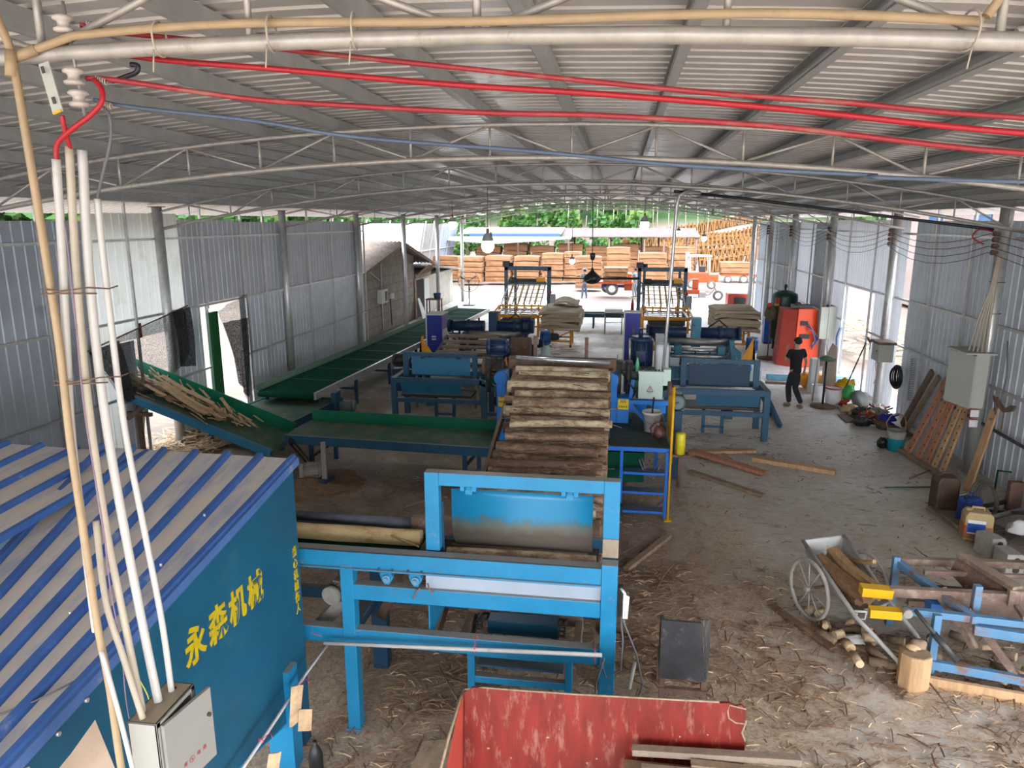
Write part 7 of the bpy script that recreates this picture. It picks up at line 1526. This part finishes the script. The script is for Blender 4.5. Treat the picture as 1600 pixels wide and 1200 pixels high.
# open shed in the yard
t = thing('storage_shed','open storage shed with a long white and rusty sheet roof in the yard','shed',(-4,65,0))
b = MB(); b.prism([(-4.9,62,3.30),(-4.9,66.5,3.98),(-4.9,71,3.4),(-4.9,71,3.34),(-4.9,66.5,3.92),(-4.9,62,3.24)],(11.4,0,0)); P(t,'rusty_roof',b,M['rust_roof'])
b = MB(); b.prism([(-13.8,62,3.55),(-13.8,66.5,4.02),(-13.8,71,3.4),(-13.8,71,3.34),(-13.8,66.5,3.96),(-13.8,62,3.49)],(8.9,0,0)); P(t,'white_roof',b,M['tarp'])
b = MB(); b.prism([(-12.8,61.96,3.28),(-5.0,61.96,3.30),(-5.0,61.96,3.56),(-12.8,61.96,3.54)],(0,.05,0)); P(t,'blue_fascia',b,M['tarp_blue'])
b = MB(); vs = []
for i in range(13):
    x = -15+11*i/12; z_ = 3.28-.0*i; drop = .62*(1-abs(i-5)/9); vs += [(x,61.5,3.30),(x,60.6,3.28-drop*.9)]
b.add(vs,[(2*i,2*i+1,2*i+3,2*i+2) for i in range(12)]); P(t,'white_awning',b,M['tarp'])
for x in (-13,-8.6,-4.3,-.9,2.0,3.6,6.2):
    b = MB(); b.cyl((x,62.2,0),(x,62.2,3.3),.09,n=8); P(t,'post',b,M['rust'])
    b = MB(); b.cyl((x,70.5,0.3),(x,70.5,3.4),.09,n=8); P(t,'post',b,M['rust'])
def vstack(x0, x1, y0, y1, z0, z1, label, group, m='veneer_dry', n=4, seed=0):
    r_ = random.Random(seed); t = thing('veneer_stack', label, 'veneer', ((x0+x1)/2,(y0+y1)/2,z0), group); h = (z1-z0)/n
    for k in range(n):
        dx = r_.uniform(-.06,.06); b = MB(); z = z0+k*h; sag = r_.uniform(0,.06); N_ = 6; vs = []
        for i in range(N_+1):
            x = x0+(x1-x0)*i/N_; u = abs(2*i/N_-1); 
            for (yy,zz) in ((y0,z+.02),(y1,z+.02),(y1,z+h-.03),(y0,z+h-.03)): vs.append((x+dx,yy+r_.uniform(-.03,.03),zz-sag*u*u*(1 if k else .2)))
        b.add(vs,[(4*i+a,4*(i+1)+a,4*(i+1)+(a+1)%4,4*i+(a+1)%4) for i in range(N_) for a in range(4)]+[(0,3,2,1),(4*N_,4*N_+1,4*N_+2,4*N_+3)]); P(t,'veneer_bundle',b,M[m])
    return t
SX_ = [(-12.1,-10.3,54.2,2.0,'leftmost tall stack of orange veneer across the yard'),(-10.1,-8.2,55,2.05,'second tall stack of orange veneer from the fence'),(-8.0,-6.1,55.6,2.0,'third tall stack of orange veneer from the fence'),(-5.9,-4.3,56,2.2,'fourth tall stack of orange veneer, behind the left gantry'),(-4.2,-2.9,56.5,2.3,'fifth tall stack, darkest, behind the left gantry post'),(-3.0,-1.2,50.6,2.25,'nearest tall stack of orange veneer just left of the fan motor'),(-1.0,.8,58,2.6,'tall stack behind the orange flatbed load'),(1.5,3.6,57.5,2.2,'stack of orange veneer seen through the right gantry'),(3.9,5.8,59,2.6,'stack of orange veneer left of the forklift'),(-15.5,-12.6,57,1.9,'dark rusty stack beside the end of the fence')]
for k,(x0,x1,y,h,l) in enumerate(SX_): vstack(x0,x1,y,y+1.6,0,h,l,'tall veneer stacks across the yard',seed=k,n=5)
for k in range(7): vstack(-12.5+2.4*k,-10.4+2.4*k,63.5,65,.1,2.5+.2*(k%2),'veneer stack under the shed roof, %s from the left'%ORD[k],'veneer stacks under the shed roof',seed=40+k)
# drying rows: upright sheets leaning in zigzag on the terraces
def rack_row(x0, x1, y, h, label, skew=.9, step=.24, seed=0):
    r_ = random.Random(seed); b = MB(); n_ = int((x1-x0)/step)
    for k in range(n_):
        x = x0+k*step; yy = y+skew*(k/n_)*6; z = hz(x,yy)-.2; s = 1 if k%2 else -1; hh = h*r_.uniform(.85,1.1)
        b.add([(x-.05*s,yy-.55,z),(x-.05*s,yy+.55,z),(x+.10*s,yy+.5,z+hh),(x+.10*s,yy-.5,z+hh),(x-.05*s+.10,yy-.55,z),(x-.05*s+.10,yy+.55,z),(x+.10*s+.10,yy+.5,z+hh),(x+.10*s+.10,yy-.5,z+hh)],[(0,1,2,3),(7,6,5,4),(0,4,5,1),(1,5,6,2),(2,6,7,3),(3,7,4,0)])
        b.beam((x-.25,yy-.4,z+hh*.8),(x+.25,yy-.4,z+hh*.82),.2,.03)
    for j in range(12):
        xa = x0+(x1-x0)*j/12; xb = x0+(x1-x0)*(j+1)/12; yy = y+skew*((j+.5)/12)*6; z = hz(xa,yy)-.2; b.b(xa,xb,yy-.2,yy+.2,z,z+h*.86)
    return single('veneer_drying_row',b,M['veneer_rack'],label,'veneer','rows of veneer drying on the slope',kind='stuff')
RW = [(6.9,12.5,65.5),(3,14,72.5),(2.5,16,77.5),(4,17.5,82.5),(-3,19,87.5),(2,20,92.5),(6,21,97.5)]
for k,(a,c,y) in enumerate(RW): rack_row(a,c,y,1.35,'row of upright orange veneer drying on the slope, %s from the yard'%ORD[k],seed=k)
for k,(a,c,y) in enumerate(((7,15,69.0),(9,17,79.8))):
    b = MB()
    for j in range(int((c-a)/.8)):
        x = a+j*.8; z = hz(x,y)-.2; b.beam((x,y,z),(x+.25,y,z+1.1),.35,.08)
    single('drying_frames',b,mat('grey frames %d'%k,(.35,.35,.38),.7),'row of empty grey drying frames on the slope, %s'%('lower' if k==0 else 'upper'),'rack',kind='stuff')
# vehicles
def wheel(t, x, y, r, w_=.16, name='wheel', m=None, z=None):
    z = r if z is None else z
    b = MB(); b.lathe((x,y-w_/2,z),[(r*.55,0),(r*.9,.0),(r,.03),(r,w_-.03),(r*.9,w_),(r*.55,w_)],24,(0,1,0)); o = P(t,name,b,M['tyre'])
    b = MB(); b.cyl((x,y-w_/2-.005,z),(x,y+w_/2+.005,z),r*.56,n=18); b.cyl((x,y-w_/2-.03,z),(x,y,z),r*.15,n=10); P(t,'wheel_rim',b,m or M['cab_white'],parent=o)
t = thing('flatbed_tricycle','orange flatbed tricycle loaded with veneer, right of the hanging fan','vehicle',(0,47,0))
pbox(t,'flatbed',[(-1.35,.95,46.2,48.0,.72,.84)],M['orange']); pbox(t,'headboard',[(.55,.80,46.2,48.0,.84,1.35)],M['orange']); pbox(t,'engine_cover',[(.35,1.0,46.4,47.8,.30,.72)],M['orange'],.03); pbox(t,'chassis',[(-1.1,1.4,46.7,47.4,.45,.6)],M['cab_blue'])
wheel(t,-.42,46.4,.40,.22); wheel(t,-.72,47.8,.40,.22); wheel(t,1.35,47.0,.33,.14)
b = MB(); b.tube([(1.35,47,.35),(1.25,47,.9),(1.15,46.8,1.2)],.03,8); b.tube([(1.15,46.6,1.2),(1.2,47,1.22),(1.15,47.4,1.2)],.02,6); P(t,'handlebar',b,M['steel'])
vstack(-1.0,.5,46.3,47.9,.85,1.75,'load of veneer on the orange flatbed tricycle','veneer loads on vehicles',n=3,seed=61)
t = thing('forklift','orange and white forklift standing at the right of the yard','forklift',(5.6,52,0))
pbox(t,'body',[(4.7,6.1,51.4,52.8,.45,1.15)],M['orange'],.05); pbox(t,'counterweight',[(6.0,6.75,51.4,52.8,.5,1.05)],M['orange'],.08); pbox(t,'seat',[(5.5,5.9,51.8,52.4,1.15,1.55)],M['black'],.03)
for x,y in ((4.85,51.5),(6.15,51.5),(4.85,52.7),(6.15,52.7)): b = MB(); b.cyl((x,y,1.1),(x-.05,y,2.25),.035,n=6); P(t,'roof_post',b,M['cab_white'])
pbox(t,'roof_guard',[(4.7,6.25,51.4,52.8,2.2,2.28)],M['cab_white'],.01)
for x in (4.55,4.68): b = MB(); b.b(x,x+.08,51.6,51.7,.2,2.5); b.b(x,x+.08,52.4,52.5,.2,2.5); P(t,'mast',b,M['motor_grey'])
wheel(t,5.0,51.5,.36,.25); wheel(t,6.3,51.5,.30,.22); wheel(t,5.0,52.7,.36,.25)
b = MB(); b.b(3.6,4.6,51.75,51.87,.1,.15); b.b(3.6,4.6,52.2,52.32,.1,.15); P(t,'fork',b,M['dark'])
b = MB(); b.ring((5.15,52.1,1.55),.18,.02,(1,0,1)); P(t,'steering_wheel',b,M['black'])
t = thing('cargo_truck','orange trailer loaded with veneer near the right wall end','vehicle',(9.2,60,0))
pbox(t,'flatbed',[(8.0,10.9,59.2,61,.35,.5)],M['orange']); wheel(t,8.5,59.3,.30,.2,z=.1); wheel(t,9.7,59.3,.34,.2,m=M['cab_white'],z=.12); wheel(t,10.7,59.3,.30,.2,z=.1)
vstack(7.9,10.3,59.2,60.8,.55,1.45,'load of veneer on the orange trailer','veneer loads on vehicles',n=2,seed=62)
t = thing('cargo_tricycle','orange delivery tricycle with a grey front wheel behind the right stacker','vehicle',(4.9,44,0))
pbox(t,'cargo_box',[(3.4,4.7,43.7,44.6,.4,.65)],M['orange'],.02); pbox(t,'seat',[(4.3,4.65,43.9,44.3,.65,1.25)],M['orange'],.03); pbox(t,'footboard',[(4.4,5.4,43.8,44.4,.12,.2)],M['cab_white'],.01); pbox(t,'battery_box',[(4.7,5.1,43.8,44.3,.2,.5)],M['motor_grey'],.01)
wheel(t,5.8,44.0,.30,.08,m=M['cab_white']); wheel(t,3.8,43.7,.28,.1); wheel(t,3.8,44.6,.28,.1)
b = MB(); b.tube([(5.8,44,.32),(5.6,44,.75),(5.5,44,1.0)],.03,8); b.tube([(5.45,43.7,1.05),(5.5,44,1.0),(5.45,44.3,1.05)],.022,6); b.tube([(5.6,44,.7),(5.3,44,.35),(5.0,44,.3)],.03,6); P(t,'steering_fork',b,M['rust'])
b = MB(); b.ring((5.8,44,.33),.33,.02,(0,1,0),16,4); P(t,'mudguard',b,M['cab_white'])
t = thing('brick_house','pale pink house beyond the right wall','house',(22,30,0))
pbox(t,'wall',[(16,26,28,48,0,5.2)],mat('pale pink render',(.25,.19,.17),.8,0,.1,1)); pbox(t,'roof',[(15.6,26.4,27.6,48.4,5.2,5.4)],M['cab_white'])
for y in (30,35,40): pbox(t,'window',[(15.95,16.0,y,y+1.6,4.2,5.0)],M['tarp_blue'],.002)
t = thing('site_board','blue board on a grey pole seen through the right wall opening','board',(9.6,27.5,0)); b = MB(); b.cyl((9.3,27.5,-.1),(9.3,27.5,2.9),.05,n=8); P(t,'pole',b,M['galv']); b = MB(); b.b(9.15,9.75,27.45,27.48,2.25,2.95); P(t,'panel',b,M['tarp_blue'])
b = MB()
for k in range(200):
    x = rnd.uniform(8,14); y = rnd.uniform(22,36); z = abs(rnd.gauss(0,.15)); a = rnd.uniform(0,6.3); L = rnd.uniform(.3,1.1); b.beam((x,y,z),(x+cos(a)*L,y+sin(a)*L,z+.05),rnd.uniform(.06,.25),.04)
single('timber_waste',b,M['chips'],'scattered sawn waste outside the right wall opening','wood waste',kind='stuff')

# ================================================================ people
def skin(t, name, V, E, m, root=0, parent=None, sub=2):
    me = bpy.data.meshes.new(name); off = Vector(t['_w']); me.from_pydata([Vector(v[0]) for v in V],E,[]); me.materials.append(m)
    o = bpy.data.objects.new(name,me); COL.objects.link(o); o.parent = parent or t
    md = o.modifiers.new('skin','SKIN'); md.use_smooth_shade = True
    for i, v in enumerate(V):
        r = v[1]; me.skin_vertices[0].data[i].radius = (r,r) if not isinstance(r,tuple) else r
        me.skin_vertices[0].data[i].use_root = (i == root)
    s = o.modifiers.new('smooth','SUBSURF'); s.levels = sub; s.render_levels = sub
    return o
def loc_mb(t, fn):   # build in the person's own frame
    b = MB(); fn(b); o = t['_w']; b.v = [(x+o[0],y+o[1],z+o[2]) for x,y,z in b.v]; return b
def person(label, loc, rot, top, bottom, armL, armR, legL, legR, hair=True, s=1.0, hat=None):
    t = thing('person', label, 'person', loc, None, rot)
    V = [((0,0,.96),.12),((0,0,1.10),(.13,.10)),((0,.01,1.30),(.16,.11)),((0,.0,1.43),(.13,.09)),((0,.01,1.51),.052),((0,.02,1.575),.06),((0,.025,1.64),(.078,.09)),((0,.02,1.71),(.08,.092)),((0,.02,1.765),.05),
         ((.17,0,1.43),.055),((-.17,0,1.43),.055)]
    E = [(0,1),(1,2),(2,3),(3,4),(4,5),(5,6),(6,7),(7,8),(3,9),(3,10)]
    def limb(start, pts):
        p = start
        for c, r in pts: V.append((c,r)); E.append((p,len(V)-1)); p = len(V)-1
        return p
    def arm(start, sh, el, wr, sx, curl):
        mid = [(sh[i]+el[i])/2 for i in range(3)]
        p = limb(start,[(mid,.043),(el,.036),([(el[i]*.4+wr[i]*.6) for i in range(3)],.032),(wr,.024)])
        d = (Vector(wr)-Vector(el)).normalized(); side = Vector((0,1,0))-d*d.y; side = side.normalized() if side.length>.2 else Vector((1,0,0)); nrm = d.cross(side)*sx
        palm = Vector(wr)+d*.055; p2 = limb(p,[(tuple(palm),(.026,.018))])
        for k in range(4):
            a = palm+d*.045+side*(.027-.018*k); ln = (.052,.062,.058,.045)[k]
            limb(p2,[(tuple(a),.0085),(tuple(a+d*ln*.6+nrm*.010*curl),.0078),(tuple(a+d*ln+nrm*.028*curl),.0065)])
        limb(p,[(tuple(Vector(wr)+d*.03+side*.035),.010),(tuple(Vector(wr)+d*.075+side*.05+nrm*.01*curl),.0085)])
    arm(10,(-.17,0,1.43),armL[0],armL[1],-1,1); arm(9,(.17,0,1.43),armR[0],armR[1],1,1)
    for hip, L_ in (((-.09,0,.90),legL),((.09,0,.90),legR)):
        limb(0,[(hip,.085),([(hip[i]+L_[0][i])/2 for i in range(3)],.072),(L_[0],.053),([(L_[0][i]*.6+L_[1][i]*.4) for i in range(3)],.052),(L_[1],.036),(L_[2],.030)])
    skin(t,'body',V,E,M['skin'])
    # clothes grown on the same bones
    C = [((0,0,.86),(.165,.135)),((0,0,.95),(.165,.135)),((0,0,1.10),(.155,.125)),((0,.01,1.30),(.185,.135)),((0,0,1.43),(.15,.11)),((0,.0,1.49),.075)]; Ec = [(0,1),(1,2),(2,3),(3,4),(4,5)]
    for sh, el in (((-.18,0,1.43),armL[0]),((.18,0,1.43),armR[0])):
        C.append((sh,.082)); Ec.append((4,len(C)-1)); q = [sh[i]*.35+el[i]*.65 for i in range(3)]; C.append((q,.070)); Ec.append((len(C)-2,len(C)-1))
    skin(t,'shirt',C,Ec,top)
    C = [((0,0,.99),(.15,.12)),((0,0,.90),(.15,.12))]; Ec = [(0,1)]
    for hip, L_ in (((-.085,0,.86),legL),((.085,0,.86),legR)):
        C.append((hip,.10)); Ec.append((1,len(C)-1))
        for q, r in (([(hip[i]+L_[0][i])/2 for i in range(3)],.092),(L_[0],.076),([(L_[0][i]+L_[1][i])/2 for i in range(3)],.072),(L_[1],.060)):
            C.append((q,r)); Ec.append((len(C)-2,len(C)-1))
    skin(t,'trousers',C,Ec,bottom)
    for L_ in (legL,legR):
        a, c = Vector(L_[1]), Vector(L_[2]); d = (c-a); d.z = 0; d = d.normalized() if d.length>.01 else Vector((0,1,0)); h = Vector((a.x,a.y,.05))-d*.05
        skin(t,'shoe',[(tuple(h),.048),(tuple(h+d*.12),.050),(tuple(h+d*.21-Vector((0,0,.012))),.036)],[(0,1),(1,2)],M['shoe'])
    b = loc_mb(t, lambda b: b.blob((0,-.005,1.70),(.094,.108,.098),16,12,.15,3)); hr = P(t,'hair',b,M['hair']); 
    b = loc_mb(t, lambda b: (b.blob((-.032,.118,1.675),(.011,.008,.009)), b.blob((.032,.118,1.675),(.011,.008,.009)))); P(t,'eyes',b,M['black'])
    b = loc_mb(t, lambda b: (b.blob((0,.13,1.645),(.014,.022,.026),8,8))); P(t,'nose',b,M['skin'])
    b = loc_mb(t, lambda b: (b.blob((0,.117,1.605),(.026,.008,.008),8,6))); P(t,'mouth',b,mat('lips '+label[:12],(.35,.13,.11),.5))
    for sx in (-1,1): b = loc_mb(t, lambda b: b.blob((sx*.092,.015,1.655),(.014,.022,.034),8,6)); P(t,'ear',b,M['skin'])
    if hat: b = loc_mb(t, lambda b: (b.blob((0,.0,1.76),(.11,.12,.06),12,8), b.lathe((0,.02,1.735),[(0,0),(.19,0),(.19,.01),(0,.015)],18))); P(t,'hat',b,hat)
    t.scale = (s,s,s); return t
# the body faces +y in its own frame; he walks away to the left
person('person in black t-shirt and dark trousers walking away, hand raised to the face',(4.44,18.55,0),radians(28),M['tshirt'],M['trousers'],
       ((-.27,.06,1.18),(-.13,.20,1.47)),((.27,-.05,1.17),(.30,.02,.93)),((-.06,.14,.50),(-.03,.10,.10),(-.05,.22,.05)),((.05,.02,.49),(.09,-.20,.13),(.10,-.10,.05)))
person('distant person in a white shirt standing just behind the hanging fan motor',(-2.05,44.2,0),radians(20),M['tarp'],M['jeans'],
       ((-.25,.0,1.16),(-.22,.15,.95)),((.25,.0,1.16),(.22,.15,.95)),((-.10,.03,.50),(-.14,.0,.09),(-.14,.14,.05)),((.10,.03,.50),(.14,.0,.09),(.14,.14,.05)),hat=M['tarp'])
person('distant person in white clothes leaning at the front of the orange flatbed',(.98,45.3,0),radians(60),M['tarp'],M['tarp'],
       ((-.25,.12,1.2),(-.15,.32,1.1)),((.25,.12,1.2),(.15,.32,1.1)),((-.09,.08,.50),(-.12,.0,.09),(-.12,.14,.05)),((.09,.03,.50),(.12,-.05,.09),(.12,.10,.05)))

# ================================================================ bark litter on the floor
rnd = random.Random(55)
def litter(n, fx_, label, m, L=(.04,.24), W=(.0025,.009), curl=.025):
    b = MB()
    for k in range(n):
        x, y = fx_(); a = rnd.gauss(0.1,.55)+(pi if rnd.random()<.5 else 0) if rnd.random()<.7 else rnd.uniform(0,6.3); l = rnd.uniform(*L)**1.0; w_ = rnd.uniform(*W); c = rnd.uniform(-curl,curl)
        d = Vector((cos(a),sin(a),0)); n_ = Vector((-d.y,d.x,0)); z = rnd.uniform(.004,.03)
        p = [Vector((x,y,z)), Vector((x,y,z))+d*l*.5+n_*c*l+Vector((0,0,rnd.uniform(0,.025))), Vector((x,y,z))+d*l+n_*c*l*.3]
        vs = []
        for q in p: vs += [q-n_*w_, q+n_*w_+Vector((0,0,w_*.6)), q+n_*w_*.2+Vector((0,0,w_*1.2))]
        b.add(vs,[(0,1,4,3),(3,4,7,6),(1,2,5,4),(4,5,8,7),(2,0,3,5),(5,3,6,8)])
    return single('bark_litter',b,m,label,'bark litter',kind='stuff')
def f1():
    while True:
        x = rnd.uniform(-2.6,5.4); y = rnd.uniform(4.4,9.6); d = mnoise.noise(Vector((x*.9,y*.9,3)))
        if rnd.random() < .55+d-(.35 if y>8 else 0): return x, y
litter(5200,f1,'dense brown bark strips strewn over the front floor',M['bark'])
def f1b(): x, y = f1(); return x, y
litter(1500,f1b,'pale bark splinters strewn over the front floor',M['chips'],(.02,.14),(.002,.008))
def f2():
    x = rnd.uniform(-6,1.4); y = rnd.uniform(8,12.4); return x, y
litter(1500,f2,'bark strips between the feeders',M['bark'])
def f3(): return rnd.uniform(1,5.6), rnd.uniform(9,16)
litter(260,f3,'thin scattered bark crumbs on the open floor',M['bark'],(.02,.16),(.002,.008))
def f4(): return rnd.uniform(-4,3.5), rnd.uniform(13.4,19)
litter(420,f4,'bark crumbs around the middle machines',M['bark'],(.03,.3))
def f5(): return rnd.gauss(-2.7,.5), rnd.gauss(27,2.2)
litter(130,f5,'thin dark strips on the pale floor around the left cart',M['dark'],(.1,.6),(.003,.01),.4)
for k in range(34):
    x, y = f1(); a = rnd.uniform(0,6.3); l = rnd.uniform(.35,.95); d = Vector((cos(a),sin(a),0)); n_ = Vector((-d.y,d.x,0)); p = Vector((x,y,.03))
    if k < 10: p = Vector((rnd.uniform(-1.5,-.2),rnd.uniform(5.0,6.4),.03))
    bend = rnd.uniform(-.12,.12); b = MB(); b.tube([p,p+d*l*.35+n_*bend+Vector((0,0,.03)),p+d*l*.7+n_*bend*.8+Vector((0,0,.02)),p+d*l],[.008,.010,.008,.004],6)
    where = 'left of the red box' if p.x<-1 else ('near the black chute' if p.x<1.6 else ('in front of the chopping block' if p.x>2.6 else 'between chute and barrow'))
    single('twig',b,M['bark'],'long curved bark strip on the floor %s'%where,'twig','long bark strips lying %s'%where)
b = MB(); vs = []; 
for i in range(25):
    for j in range(25):
        x = -6.6+2.2*i/24; y = 10.7+1.9*j/24; r = sqrt(((x+5.5)/1.0)**2+((y-11.6)/.85)**2); vs.append((x,y,max(-.03,.13*(1-r+.5*mnoise.noise(Vector((x*1.7,y*1.7,4)))))+.03*mnoise.noise(Vector((x*6,y*6,0)))*max(0,1-r)))
b.add(vs,[(i*25+j,(i+1)*25+j,(i+1)*25+j+1,i*25+j+1) for i in range(24) for j in range(24)],True); single('sawdust_heap',b,M['soil'],'low dark heap of bark dust under the cross belt drive','sawdust',kind='stuff')
b = MB(); b.tube([(-4.9,9.55,.03),(-3.8,9.7,.04),(-2.6,10.1,.03)],.012,6); single('iron_rod',b,M['dark'],'long thin dark rod lying on the floor behind the front trough','rod')
b = MB(); b.tube([(-3.35,10.7,.03),(-3.0,11.1,.06),(-2.75,11.2,.05)],[.02,.018,.01],6); single('twig',b,M['wood_old'],'bent branch lying on the floor below the cross belt','twig')
